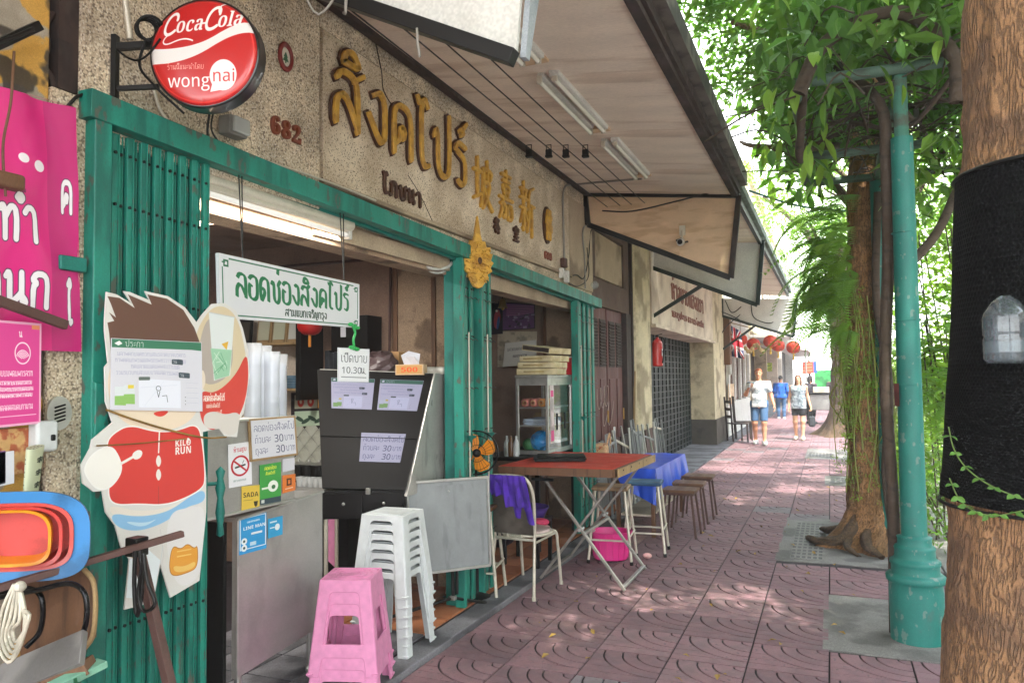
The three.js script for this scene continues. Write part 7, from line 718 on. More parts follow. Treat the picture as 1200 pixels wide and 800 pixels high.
{ // red folding table
  const t = thing('folding_table', 'red-topped wooden folding table on crossed steel legs', 'table'), H = 0.925, c = [[-2.45, -5.63], [-1.53, -5.66], [-1.5, -6.84], [-2.4, -6.86]].map(([x, z]) => V(x, H, z)); mesh('top', plate([...c].map((p) => p.clone().setY(H + 0.004)), 0.01), worn('#d4402f', '#b83628', { m: 0.7, s: 291, amount: 0.5, rough: 0.5 }), t); const e = (a, b) => bar(a.clone().setY(H - 0.03), b.clone().setY(H - 0.03), 0.03, 0.062, 0, 0.004); for (let i = 0; i < 4; i++) mesh('edge_rail', e(c[i], c[(i + 1) % 4]), M.brownWood, t); mesh('edge_rail', bar(V(-1.49, H - .028, -5.66), V(-1.462, H - .028, -6.84), 0.012, 0.064), M.rawWood, t); mesh('nails', [0, 1, 2, 3, 4].map((i) => ball(0.007, -1.482 + i * .005, H - 0.015, -5.78 - i * 0.24)), M.blackMetal, t);
  const st = worn('#8d8781', '#5c5650', { m: 0.5, s: 293, metal: 0.5, rough: 0.45 }), lg = (a, b) => bar(a, b, 0.03, 0.02, 0, 0.003); for (const z of [-5.74, -6.44]) { mesh('leg', lg([-2.13, H - .07, z], [-1.475, 0.012, z]), st, t); mesh('leg', lg([-1.53, H - .07, z - 0.05], [-2.17, 0.036, z - 0.05]), st, t); mesh('pivot', put(new THREE.CylinderGeometry(0.012, 0.012, 0.11, 10), -1.82, 0.445, z - 0.025, Math.PI / 2), M.alu, t); } mesh('foot_bar', lg([-1.49, 0.035, -5.74], [-1.49, 0.035, -6.44]), M.alu, t); mesh('stretcher', lg([-2.14, 0.07, -5.79], [-2.14, 0.07, -6.49]), st, t); mesh('stretcher', lg([-1.79, 0.42, -5.74], [-1.79, 0.42, -6.44]), M.alu, t); mesh('hanging_hook', [rod([-2.2, H - .1, -5.7], [-2.02, H - .1, -5.7], 0.012)], M.black, t);
  const tr = thing('tray', 'thin black tray lying on the red table', 'tray', [-2.12, H + 0.006, -6.15], 0.35); mesh('base', rbox(0.42, 0.022, 0.3, 0, 0.012, 0, 0.006), M.black, tr); mesh('lid', rbox(0.4, 0.012, 0.27, 0.01, 0.034, -0.02, 0.005), M.black, tr); mesh('rim', rbox(0.44, 0.006, 0.32, 0, 0.024, 0, 0.003), M.blackMetal, tr); }
// padded white stools
function padStool(label, x, z, h, padMat, turn) { const t = thing('padded_stool', label, 'stool', [x, 0, z], turn, 'white stools with thin pads'); const w = M.creamMetal; mesh('pad', rbox(0.32, 0.035, 0.28, 0, h, 0, 0.015), padMat, t); for (const sx of [-1, 1]) for (const sz of [-1, 1]) { mesh('leg', rod([sx * 0.19, 0, sz * 0.17], [sx * 0.13, h - 0.015, sz * 0.11], 0.0125), w, t); mesh('foot', rod([sx * 0.19, 0, sz * 0.17], [sx * .187, 0.03, sz * .168], 0.016), M.black, t); } for (const y of [0.2]) for (const s of [-1, 1]) { mesh('stretcher', rod([-.175, y, s * .156], [.175, y, s * .156], 0.009), w, t); mesh('stretcher', rod([s * .175, y + .04, -.156], [s * .175, y + .04, .156], 0.009), w, t); } return t; }
padStool('white bar stool with a tan pad behind the red table', -1.83, -6.72, 0.64, soft('#a58a68'), 0.1); padStool('white bar stool with a blue pad behind the red table', -1.62, -7.12, 0.64, soft('#365f86'), 0.1); padStool('white bar stool half hidden by the grey board and chair', -2.5, -5.3, 0.66, M.brownWood, 0.2);
{ const t = thing('basket', 'bright pink plastic basket under the red table', 'basket', [-1.85, 0.0, -6.72], 0.2); mesh('shell', lathe([[0, 0.012], [0.13, 0.012], [0.135, 0.02], [0.165, 0.24], [0.178, 0.25], [0.178, 0.258], [0.16, 0.255], [0.128, 0.03], [0, 0.022]].reverse(), 28).scale(1.1, 1, 0.9), M.pink, t); mesh('ribs', [...Array(18)].map((_, i) => { const a = i * Math.PI / 9; return rod([Math.cos(a) * .15, .03, Math.sin(a) * .123], [Math.cos(a) * .184, .24, Math.sin(a) * .15], 0.004, 5); }), M.pink, t); tag(mesh('crumpled_tissue', ball(0.035, -1.55, 0.03, -6.85, 1.2, .7, 1, 8), soft('#e8b5b0')), 'crumpled pink tissue on the tiles by the stool feet', 'tissue'); }
{ // blue cloth table
  const t = thing('table', 'small dark-legged table under a shiny blue cloth', 'table'), H = 0.69, x0 = -2.08, x1 = -1.66, z0 = -7.74, z1 = -9.4; mesh('top', span(x0, x1, H - 0.03, H - 0.006, z1, z0, 0.004), M.darkWood, t); for (const [x, z] of [[x0 + .03, z0 - .04], [x1 - .03, z0 - .04], [x0 + .03, z1 + .04], [x1 - .03, z1 + .04]]) mesh('leg', span(x - .02, x + .02, 0, H - .03, z - .02, z + .02, 0.004), M.brownWood, t); mesh('shelf', span(x0 + .05, x1 - .05, .2, .22, z1 + .06, z0 - .06), M.pale, t);
  const c = thing('tablecloth', 'shiny royal blue cloth draped over the small table', 'tablecloth'), b = phy({ color: '#1d4fd0', roughness: 0.38, sheen: 0.3, clearcoat: 0.15, side: THREE.DoubleSide }); const fold = (k, s) => (u, v) => s * (1 - v) * (0.012 + 0.018 * Math.sin(u * k) + 0.012 * Math.sin(u * k * 2.3 + 1)); mesh('top_sheet', sheet([[x0 - .01, H, z0 + .01], [x1 + .012, H, z0 + .01], [x1 + .012, H, z1 - .01], [x0 - .01, H, z1 - .01]], 0.004, 10, 24, (u, v) => 0.003 * Math.sin(u * 8 + v * 17) + 0.003 * Math.sin(v * 29)), b, c); mesh('street_drop', sheet([[x1 + .03, H - .3, z0 + .02], [x1 + .03, H - .22, z1 - .02], [x1 + .013, H, z1 - .01], [x1 + .013, H, z0 + .01]], 0.004, 30, 8, fold(22, 1)), b, c); mesh('near_drop', sheet([[x0 + .1, H - .2, z0 + .03], [x1 + .02, H - .36, z0 + .03], [x1 + .012, H, z0 + .012], [x0 - .01, H, z0 + .012]], 0.004, 12, 8, fold(9, 1)), b, c); }
[[-1.45, -7.98, 'nearest brown stool at the blue-clothed table'], [-1.45, -8.5, 'middle brown stool at the blue-clothed table'], [-1.44, -9.12, 'farthest brown stool at the blue-clothed table']].forEach(([x, z, lab], i) => { const t = thing('wooden_stool', lab, 'stool', [x, 0, z], rr(-.06, .06), 'brown square stools along the blue-clothed table'); mesh('seat', rbox(0.34, 0.028, 0.3, 0, 0.462, 0, 0.006), M.brownWood, t); mesh('seat_frame', rbox(0.3, 0.03, 0.26, 0, 0.435, 0, 0.004), M.rustBrown, t); for (const sx of [-1, 1]) for (const sz of [-1, 1]) mesh('leg', bar([sx * .175, 0, sz * .15], [sx * .13, .43, sz * .11], 0.022, 0.022), M.rustBrown, t); });
// ---------- second bay ----------
{ const X0 = -2.76, X1 = -2.46, z0 = -6.8, z1 = -7.5, y0 = 0.9, y1 = 1.63; const t = thing('glass_cabinet', 'aluminium-framed glass food cabinet in the second opening', 'cabinet'); for (const x of [X0, X1]) for (const z of [z0, z1]) mesh('corner_post', span(x - .014, x + .014, y0, y1, z - .014, z + .014, 0.003), M.alu, t); for (const y of [y0, 1.16, 1.33, y1 - .05]) mesh('shelf', span(X0 + .015, X1 - .015, y, y + .012, z1 + .015, z0 - .015), y === y1 - .05 ? M.alu : M.alu, t); mesh('top', span(X0 - .02, X1 + .02, y1 - .01, y1 + .02, z1 - .02, z0 + .02, 0.006), M.alu, t); for (const a of [[X0, X1, y1 - .08, y1 - .01, z0 - .008, z0 + .012], [X0, X1, y0, y0 + .04, z0 - .008, z0 + .012], [X1 - .008, X1 + .012, y1 - .08, y1 - .01, z1, z0], [X1 - .008, X1 + .012, y0, y0 + .04, z1, z0]]) mesh('rail', span(...a, .003), M.alu, t); mesh('front_pane', span(X0 + .014, X1 - .014, y0 + .04, y1 - .08, z0 + .001, z0 + .004), M.glass, t); mesh('side_pane', span(X1 + .001, X1 + .004, y0 + .04, y1 - .08, z1 + .015, z0 - .015), M.glass, t); mesh('door_handle', [span(X1 + .012, X1 + .03, 1.12, 1.28, -7.02, -7.0, .004), span(X1 + .012, X1 + .03, 1.12, 1.28, -7.26, -7.24, .004)], M.black, t); mesh('sticker_strip', span(X1 + .0045, X1 + .006, 1.0, 1.55, -6.98, -6.86), soft('#e9dfe2'), t); mesh('sticker_print', [span(X1 + .0065, X1 + .0075, 1.44, 1.5, -6.96, -6.88), span(X1 + .0065, X1 + .0075, 1.02, 1.12, -6.96, -6.88)], M.pink, t);
  [-2.71, -2.625, -2.54].forEach((x, i) => { const r = thing('cup_roll', ['left pink paper roll on the top shelf of the glass cabinet', 'middle pink paper roll on the top shelf of the glass cabinet', 'right orange paper roll on the top shelf of the glass cabinet'][i], 'roll', [x, 1.385, -6.86]); mesh('roll', put(lathe([[0.015, -.1], [0.04, -.1], [0.041, .1], [0.015, .1]], 20), 0, 0, -.1, Math.PI / 2), i === 2 ? soft('#e8a35a') : soft('#e58f86'), r); mesh('core', put(new THREE.TorusGeometry(0.018, 0.005, 6, 16), 0, 0, 0.002), M.card, r); });
  tag(mesh('folded_bags', [...Array(6)].map((_, i) => rbox(0.24, 0.018, 0.2, -2.61, 1.182 + (i % 3) * .02, -6.95 - Math.floor(i / 3) * .25, .006, 0, rr(-.1, .1))), soft('#b7c6dc', { rough: 0.3 })), 'folded pale blue plastic bags in the glass cabinet', 'bags'); const bb = new THREE.IcosahedronGeometry(0.1, 3), bp = bb.attributes.position; for (let i = 0; i < bp.count; i++) { const k = 1 + .5 * (fbm(bp.getX(i) * 16 + 9, bp.getY(i) * 16 + bp.getZ(i) * 9 + 9, 64, 3, 17) - .5); bp.setXYZ(i, bp.getX(i) * k, bp.getY(i) * k * .95, bp.getZ(i) * k); } bb.computeVertexNormals(); tag(mesh('plastic_bag', bb.translate(-2.58, 1.03, -6.95), soft('#1f8fd8', { rough: 0.25 })), 'bright blue knotted plastic bag in the glass cabinet', 'bag'); tag(mesh('green_bag', ball(0.07, -2.7, 0.98, -6.95, 1, .9, 1), soft('#3f8a54', { rough: .3 })), 'green plastic bag at the bottom left of the glass cabinet', 'bag'); tag(mesh('white_tray', rbox(0.2, 0.03, 0.3, -2.58, 1.0, -7.3, .006), M.whitePlastic), 'white tray low in the glass cabinet', 'tray');
  tag(mesh('cabinet_table', [span(X0 - .3, X1 + .01, .86, .895, -7.7, -6.55, .005), ...[[X0 - .25, -6.6], [X1 - .03, -6.6], [X0 - .25, -7.65], [X1 - .03, -7.65]].map(([x, z]) => span(x - .02, x + .02, .036, .86, z - .02, z + .02, .004))], M.blackWood), 'dark table under the glass food cabinet', 'table');
  [[0, 'lowest cream carton on the glass cabinet'], [1, 'second cream carton on the glass cabinet'], [2, 'third cream carton on the glass cabinet'], [3, 'topmost open cream carton, tilted on the pile']].forEach(([i, lab]) => { const b = thing('carton', lab, 'box', [-2.62 + [0.02, 0.03, 0.05, 0.07][i], y1 + .022 + i * .062, -7.05], 0.12 - i * .1, 'cartons piled on the glass cabinet'); b.rotation.z = i === 3 ? -0.14 : 0; if (i === 3) b.position.y += 0.03; mesh('box', [rbox(0.4 - i * .03, 0.056, 0.42, 0, .029, 0, .003)], M.boxPaper, b); mesh('printed_band', [rbox(0.2, 0.012, 0.002, -.03, .03, .2115)], soft('#b49a5c'), b); if (i === 3) mesh('opening_shade', rbox(0.29, 0.04, 0.004, 0, .03, .211), M.darkWood, b); });  // dark plate on the solid top box paints the shade of an opening
  const rs = aZ(664, 430, -7.55); tag(mesh('red_sign', sheet([[652, 442], [672, 442], [671, 418], [652, 419]].map(([a, b]) => aZ(a, b, -7.5)), .006), print(128, 160, (x, w, h) => { fill(x, '#eee', 0, 0, w, h); fill(x, '#c8202c', 6, 6, w - 12, h - 12); txt(x, '5', w / 2, h * .68, 'bold 84px serif', '#f4e4e0', 'center'); }), null, { uv: true }), 'small red framed sign with a white numeral behind the glass cabinet', 'sign'); }
{ const z = -8.33, q = (n, l, px, m, cat, t = .008, d = 0) => tag(mesh(n, sheet(px.map(([a, b]) => aZ(a, b, z + d)), t), m, null, { uv: true }), l, cat); q('pale_wall_panel', 'cream wall panel under the purple poster', [[583, 430], [629, 428], [629, 388], [583, 388]], soft('#cfc2a8'), 'panel', .01, -.02); q('poster', 'purple framed photo poster inside the second bay', [[584, 388], [627, 385], [627, 356], [584, 353]], print(256, 180, (x, w, h) => { fill(x, '#3a2630', 0, 0, w, h); fill(x, '#6d3f77', 8, 8, w - 16, h - 16); for (let i = 0; i < 26; i++) { x.fillStyle = i % 2 ? '#a98fb8' : '#2f1f3a'; x.fillRect(rr(60, w - 20), rr(60, h - 20), rr(8, 26), rr(6, 18)); } for (let i = 0; i < 6; i++) line(x, '#b46aa8', 6, 60, 20 + i * 12, w - 10, 14 + i * 9); }), 'poster'); q('bird_picture', 'picture of a red parrot beside the purple poster', [[576, 392], [589, 391], [589, 356], [576, 355]], print(100, 256, (x, w, h) => { fill(x, '#2b2230', 0, 0, w, h); x.fillStyle = '#b23a48'; x.beginPath(); x.ellipse(w / 2, h * .5, 28, 80, .1, 0, 7); x.fill(); x.fillStyle = '#3f5fa0'; x.beginPath(); x.ellipse(w * .6, h * .62, 12, 56, .15, 0, 7); x.fill(); x.fillStyle = '#e8d8c8'; x.beginPath(); x.arc(w * .46, h * .24, 10, 0, 7); x.fill(); }), 'picture', .006, .03);
  q('white_board', 'pale writing board leaning behind the cartons', [[589, 430], [628, 426], [628, 398], [592, 402]], print(200, 140, (x, w, h) => { fill(x, '#d5d2c8', 0, 0, w, h); scrawl(x, '#6a6460', 20, 50, 150, 16, 2); scrawl(x, '#6a6460', 60, 90, 90, 14, 2); }), 'board', .01, .12);
  const b = thing('brass_bell', 'old brass bell lamp hanging in the second opening', 'bell', aZ(589, 350, -7.0)); mesh('bell', lathe([[0.052, -.09], [0.046, -.085], [0.036, -.05], [0.033, -.02], [0.02, 0.0], [0.0, .005]], 20), M.brass, b); mesh('clapper', ball(0.018, 0, -.095, 0), M.brass, b); mesh('hook', [rod([0, 0, 0], [0, .12, 0], .006), put(new THREE.TorusGeometry(.02, .005, 6, 14), 0, .13, 0)], M.blackMetal, b);
  for (const [x, lab] of [[599, 'left brown bottle on the dark table'], [605, 'white bottle on the dark table'], [594, 'clear small bottle on the dark table']]) { const c = aZ(x, 530, -6.62); tag(mesh('bottle', lathe([[0, 0], [.028, 0], [.03, .01], [.03, .12], [.012, .16], [.012, .19], [0, .19]], 14).translate(c.x, .896, c.z), x === 605 ? M.whitePlastic : soft(x === 599 ? '#6a4a2c' : '#aab0ac', { rough: .2 })), lab, 'bottle'); } }
tag(mesh('wooden_crate', [span(-2.95, -2.6, .95, 1.25, -8.0, -7.75, .004), ...[0, 1, 2].map((i) => span(-2.96, -2.59, 1.0 + i * .09, 1.04 + i * .09, -7.748, -7.735))], M.rawWood), 'wooden crate behind the glass cabinet', 'crate'); tag(mesh('storage_bag', ball(0.2, -2.75, 0.35, -6.3, 1, 1.1, 1), soft('#3a3340')), 'dark bundle on the floor under the cabinet table', 'bundle'); tag(mesh('purple_basin', lathe([[0, 0.01], [.14, .01], [.19, .1], [.2, .1], [.15, 0], [0, 0]], 24).translate(-2.45, 0.42, -6.2), soft('#5a3aa8')), 'purple basin on a low stand behind the table legs', 'basin'); tag(mesh('low_stand', [span(-2.62, -2.28, .38, .42, -6.4, -6.05), ...[[-2.6, -6.38], [-2.3, -6.38], [-2.6, -6.07], [-2.3, -6.07]].map(([x, z]) => span(x - .015, x + .015, .036, .38, z - .015, z + .015))], M.blackWood), 'low dark stand carrying the purple basin', 'stand');
// ---------- folded tables by the maroon door ----------
[[-2.3, -8.75, 'folded steel table frame nearest the green gate', 0.1], [-2.33, -9.3, 'second folded steel table frame from the green gate', -0.15], [-2.3, -9.95, 'third folded steel table frame, before the maroon door', 0.1], [-2.28, -10.6, 'fourth folded steel table frame, before the column', -0.1], [-2.25, -11.2, 'folded steel table frame farthest along, by the shutter', 0.05]].forEach(([x, z, lab, tw], i) => { const t = thing('folded_table', lab, 'table', [x, 0, z], tw, 'folded steel tables leaning by the maroon door'), m = i % 2 ? M.alu : M.greyBoard; mesh('top', plate([[-.16, .12, .3], [-.16, .12, -.3], [-.22, .86, -.3], [-.22, .86, .3]], .02), [M.greyBoard, M.rustBrown, M.blackWood][i % 3], t); for (const s of [-1, 1]) { mesh('leg', bar([-.02, 0, s * .3], [-.12, .96 + (i % 3) * .05, s * .1], .026, .018), m, t); mesh('leg', bar([.03, 0, s * .14], [-.08, .98, s * .26], .026, .018), m, t); } mesh('cross_bar', bar([-.09, .84 - (i % 2) * .12, -.3], [-.09, .84 + (i % 3) * .06, .3], .02, .028), i === 1 || i === 4 ? M.creamMetal : M.greyBoard, t); mesh('cross_bar', bar([.0, .1, -.26], [.0, .1, .26], .018, .018), m, t); });
{ const t = thing('rag_basket', 'small brown basket with a rag tucked behind the folded tables', 'basket', [-2.2, 0.34, -9.1]); mesh('basket', lathe([[0, 0], [.1, 0], [.14, .12], [.13, .12], [.09, .01]], 18), M.brownWood, t); mesh('rag', ball(.09, 0, .12, 0, 1, .5, 1, 10), soft('#c77b4a'), t); mesh('stand', [0, 1, 2].map((i) => rod([Math.cos(i * 2.1) * .14, -.34, Math.sin(i * 2.1) * .14], [Math.cos(i * 2.1) * .08, 0, Math.sin(i * 2.1) * .08], .012)), M.rustBrown, t); tag(mesh('patterned_bag', [rbox(.16, .26, .2, -2.42, .74, -8.5, .03), tube([[-2.34, .86, -8.42], [-2.33, .98, -8.5], [-2.34, .86, -8.58]], .01)], worn('#d9b48a', '#b5503a', { m: .12, s: 297, amount: .9 })), 'patterned cloth bag hanging at the end of the green gate', 'bag'); }
tag(mesh('wooden_pole', bar([-2.5, .05, -10.3], [-2.56, 1.7, -10.75], .03, .02), M.rawWood), 'thin raw wooden pole leaning beside the maroon door', 'pole');
{ const t = thing('fire_extinguisher', 'red fire extinguisher hung on the cream column', 'extinguisher', [-2.5, 1.78, -12.05]); mesh('body', lathe([[0, 0], [.07, 0], [.08, .02], [.08, .36], [.06, .41], [.025, .43], [.022, .46]], 22), phy({ color: '#c01f22', roughness: .3, clearcoat: .5 }), t); mesh('valve', [rbox(.05, .03, .03, 0, .48, 0), rbox(.1, .012, .02, .03, .5, 0, .004, 0, 0, .2)], M.black, t); mesh('hose', tube([[.03, .47, 0], [.11, .42, 0], [.1, .2, .02], [.085, .05, .03]], .01), M.black, t); mesh('paper_label', rbox(.006, .11, .06, .079, .22, .02), M.paper, t); mesh('mark', rbox(.004, .035, .04, .083, .23, .02), M.black, t); }
[[-2.12, -19.6, 0.5, 'dark wooden chair with slatted back at the foot of the pilaster'], [-2.05, -20.3, 0.2, 'dark folded chair behind the slat-back chair'],].forEach(([x, z, a, lab]) => { const t = thing('wooden_chair', lab, 'chair', [x, 0, z], a, 'dark chairs at the foot of the pilaster'); const w = M.darkWood; mesh('seat', rbox(.4, .03, .4, 0, .45, 0, .006), w, t); for (const s of [-1, 1]) { mesh('leg', bar([.17, 0, s * .17], [.16, .44, s * .17], .035, .035), w, t); mesh('leg', bar([-.2, 0, s * .18], [-.26, 1.1, s * .18], .035, .035), w, t); } for (const y of [.62, .8, .98]) mesh('slat', bar([-.225 - y * .02, y, -.18], [-.225 - y * .02, y, .18], .015, .07), w, t); });
// ---------- people ----------
const smin = (a, b, k) => { const h = clamp(0.5 + 0.5 * (b - a) / k, 0, 1); return lerp(b, a, h) - k * h * (1 - h); };
function cap(p, a, b, ra, rb) { const bx = b[0] - a[0], by = b[1] - a[1], bz = b[2] - a[2], l = bx * bx + by * by + bz * bz || 1e-9, t = clamp(((p[0] - a[0]) * bx + (p[1] - a[1]) * by + (p[2] - a[2]) * bz) / l, 0, 1); return Math.hypot(p[0] - a[0] - bx * t, p[1] - a[1] - by * t, p[2] - a[2] - bz * t) - lerp(ra, rb, t); }
function solid(f, c, half, res) { // mesh of f < 0 inside a cube round c
  const mc = new MarchingCubes(res, M.black, false, false, 60000), p = [0, 0, 0], hs = res / 2; let i = 0;
  for (let z = 0; z < res; z++) for (let y = 0; y < res; y++) for (let x = 0; x < res; x++) { p[0] = c[0] + ((x - hs) / hs) * half; p[1] = c[1] + ((y - hs) / hs) * half; p[2] = c[2] + ((z - hs) / hs) * half; mc.field[i++] = -f(p); }
  mc.isolation = 0; mc.update(); const n = mc.count, g = new THREE.BufferGeometry(); g.setAttribute('position', new THREE.BufferAttribute(mc.positionArray.slice(0, n * 3), 3)); g.setAttribute('normal', new THREE.BufferAttribute(mc.normalArray.slice(0, n * 3), 3)); g.scale(half, half, half).translate(...c); return g;
}
const union = (list, k, inf = 0) => (p) => { let d = 9; for (const [a, b, ra, rb] of list) d = smin(d, cap(p, a, b, ra, rb), k); return d - inf; };
const headGeo = solid((p) => { const [x, y, z] = p, el = (cx, cy, cz, a, b, c) => { const u = (x - cx) / a, v = (y - cy) / b, w = (z - cz) / c, r = Math.hypot(u, v, w); return (r - 1) * Math.min(a, b, c); }; const ax = Math.abs(x); let d = el(0, 0.03, -0.012, 0.074, 0.088, 0.092); d = smin(d, el(0, -0.042, 0.022, 0.052, 0.066, 0.064), 0.035); d = smin(d, cap(p, [0, 0.012, 0.082], [0, -0.022, 0.103], 0.008, 0.013), 0.014); d = smin(d, cap([ax, y, z], [0.012, -0.026, 0.088], [0.013, -0.026, 0.09], 0.008, 0.008), 0.01); d = smin(d, cap([ax, y, z], [0.0, 0.034, 0.083], [0.045, 0.03, 0.066], 0.009, 0.008), 0.014); d = -smin(-d, cap([ax, y, z], [0.03, 0.012, 0.092], [0.036, 0.012, 0.09], 0.012, 0.012), 0.012); d = smin(d, cap([ax, y, z], [0.0, -0.054, 0.084], [0.018, -0.055, 0.077], 0.008, 0.005), 0.008); d = smin(d, cap([ax, y, z], [0.03, 0.012, 0.072], [0.03, 0.012, 0.072], 0.0125, 0.0125), 0.004); d = smin(d, cap(p, [0, -0.09, 0.062], [0, -0.09, 0.064], 0.02, 0.02), 0.02); d = smin(d, el(ax > 0 ? Math.sign(x) * 0.076 : 0.076, 0.002, -0.008, 0.01, 0.032, 0.02), 0.008); d = smin(d, cap(p, [0, -0.05, -0.02], [0, -0.17, -0.03], 0.052, 0.056), 0.025); return d; }, [0, -0.03, 0.005], 0.17, 64);
function handGeo(curl) { const parts = [[[0, 0, 0], [0, -0.05, 0.0], 0.02, 0.026], [[0.014, -0.03, 0], [0.02, -0.08, 0], 0.017, 0.016], [[-0.014, -0.03, 0], [-0.018, -0.08, 0], 0.017, 0.015]], f = [[-0.027, 0.055], [-0.009, 0.066], [0.009, 0.072], [0.027, 0.066]]; const fingers = f.map(([x, L]) => { let q = [x, -0.085, 0], a = 0; const segs = []; for (const k of [0.45, 0.32, 0.25]) { a += curl; const r = [q[0] + x * 0.12 * k, q[1] - Math.cos(a) * L * k * 1.2, q[2] + Math.sin(a) * L * k * 1.2]; segs.push([q, r, 0.0088, 0.0078]); q = r; } return segs; }); const thumb = [[[0.022, -0.03, 0.004], [0.046, -0.058, 0.02], 0.013, 0.0105], [[0.046, -0.058, 0.02], [0.05, -0.085, 0.032], 0.0105, 0.0085]]; return solid((p) => { let d = 9; for (const [a, b, r, s] of parts) d = smin(d, cap([p[0], p[1], p[2] * 1.5], a, b, r, s), 0.012); for (const [a, b, r, s] of thumb) d = smin(d, cap(p, a, b, r, s), 0.007); let e = 9; for (const fs of fingers) { let k = 9; for (const [a, b, r, s] of fs) k = Math.min(k, cap(p, a, b, r, s)); e = Math.min(e, k); } return smin(d, e, 0.004); }, [0, -0.08, 0.02], 0.105, 52); }
const handRelaxed = handGeo(0.35), handGrip = handGeo(1.0);
const orient = (g, from, to, tw = 0) => g.clone().rotateY(tw).applyQuaternion(new THREE.Quaternion().setFromUnitVectors(V(0, -1, 0), P3(to).sub(P3(from)).normalize())).translate(...to);
// pose: joints for a figure 1.75 m tall that faces +z; scaled to its height
function person(label, pos, turn, o) {
  const t = thing('person', label, 'person', pos, turn), k = o.h / 1.75, w = o.w ?? 1, J = { pelvis: [0, 0.94, 0], chest: [0, 1.3, 0.0], neck: [0, 1.47, -0.01], head: [0, 1.625, 0.015], ...o.j };
  for (const s of [1, -1]) { const n = s > 0 ? 'L' : 'R'; J['sh' + n] ??= [s * 0.185 * w, 1.4, -0.01]; J['hip' + n] ??= [s * 0.095 * w, 0.9, 0]; J['el' + n] ??= [s * 0.245 * w, 1.12, -0.03]; J['wr' + n] ??= [s * 0.26 * w, 0.87, 0.05]; J['kn' + n] ??= [s * 0.1, 0.49, 0.03]; J['an' + n] ??= [s * 0.1, 0.085, -0.02]; }
  const hemw = [[-0.085 * w, o.hem + 0.02, 0.0], [0.085 * w, o.hem + 0.02, 0.0], 0.112 * w, 0.112 * w], torso = [[J.pelvis, J.chest, 0.135 * w, 0.14 * w], [[-0.07 * w, 0.95, 0], [0.07 * w, 0.95, 0], 0.115 * w, 0.115 * w], [[-0.07 * w, 1.08, 0.02], [0.07 * w, 1.08, 0.02], 0.1 * w * (o.belly ?? 1), 0.1 * w * (o.belly ?? 1)], [J.shR, J.shL, 0.062, 0.062], [[-0.09 * w, 1.33, 0.02], [0.09 * w, 1.33, 0.02], 0.095 * w, 0.095 * w]], neck = [[J.neck, J.head, 0.056, 0.052]], arms = [], legs = [], upArms = [], thighs = [];
  for (const n of ['L', 'R']) { upArms.push([J['sh' + n], J['el' + n], 0.056 * w, 0.043 * w]); arms.push(upArms[upArms.length - 1], [J['el' + n], J['wr' + n], 0.042 * w, 0.028]); thighs.push([J['hip' + n], J['kn' + n], 0.09 * w, 0.06]); const c = J['kn' + n].map((v, i) => lerp(v, J['an' + n][i], 0.35)); c[2] -= 0.02; legs.push(thighs[thighs.length - 1], [J['kn' + n], c, 0.056, 0.055], [c, J['an' + n], 0.053, 0.035], [J['an' + n], [J['an' + n][0] * 1.15, J['an' + n][1] - 0.05, J['an' + n][2] + 0.13], 0.04, 0.032]); }
  const body = union([...torso, ...neck, ...arms, ...legs], 0.035), sc = (g) => g.scale(k, k, k); const gs = [solid(body, [0, 0.8, 0], 0.86, 104)];
  gs.push(headGeo.clone().rotateX(o.nod ?? 0).rotateY(o.look ?? 0).translate(J.head[0], J.head[1], J.head[2])); for (const n of ['L', 'R']) gs.push(orient(o['grip' + n] ? handGrip : handRelaxed, J['el' + n], J['wr' + n], n === 'L' ? -1.4 : 1.4));
  const bg = mergeGeometries(gs.map((g) => { g.deleteAttribute('uv'); return g; })); raw('body', sc(bg), std({ color: o.skin ?? '#c99878', roughness: 0.6 }), t);
  const cloth = (name, list, inf, mat, cut, c, half, res = 72, kk = 0.04) => { const f = union(list, kk, inf); return raw(name, sc(uvBox(solid((p) => Math.max(f(p), cut(p)), c, half, res))), mat, t); };
  const sleeve = (n) => (o.sleeve ?? 0.5); const cutArm = (p) => { let d = -9; for (const n of ['L', 'R']) { const a = J['sh' + n], b = J['el' + n], s = n === 'L' ? 1 : -1; if (p[0] * s > Math.abs(a[0]) - 0.02) { const l = Math.hypot(b[0] - a[0], b[1] - a[1], b[2] - a[2]), tt = ((p[0] - a[0]) * (b[0] - a[0]) + (p[1] - a[1]) * (b[1] - a[1]) + (p[2] - a[2]) * (b[2] - a[2])) / l; d = Math.max(d, tt - l * sleeve(n)); } } return d; };
  const long = (o.sleeve ?? 0) > 1; cloth('shirt', [...torso, hemw, ...(o.sleeve > 0 ? (long ? arms : upArms) : [])], 0.014 + (o.loose ?? 0), o.shirt, (p) => Math.max(o.hem - p[1], p[1] - (o.collar ?? 1.455), p[1] > 1.3 ? Math.hypot(p[0], (p[1] - 1.5) * 1.3, p[2] - 0.09) * -1 + 0.075 : -9, long ? -9 : o.sleeve > 0 ? cutArm(p) : Math.abs(p[0]) - 0.2 * w + (p[1] > 1.36 ? 0.0 : 0.0)), [0, 1.15, 0], 0.44, 76);
  cloth('shorts', [...thighs, ...(o.legEnd < 0.4 ? legs.filter((_, i) => i % 4 && i % 4 < 3) : []), [[-0.07 * w, 0.95, 0], [0.07 * w, 0.95, 0], 0.118 * w, 0.118 * w]], 0.017, o.trousers, (p) => Math.max(o.legEnd - p[1], p[1] - 1.02), [0, 0.55 + 0.0, 0], 0.56, 84, 0.03).name = o.legEnd < 0.4 ? 'trousers' : 'shorts';
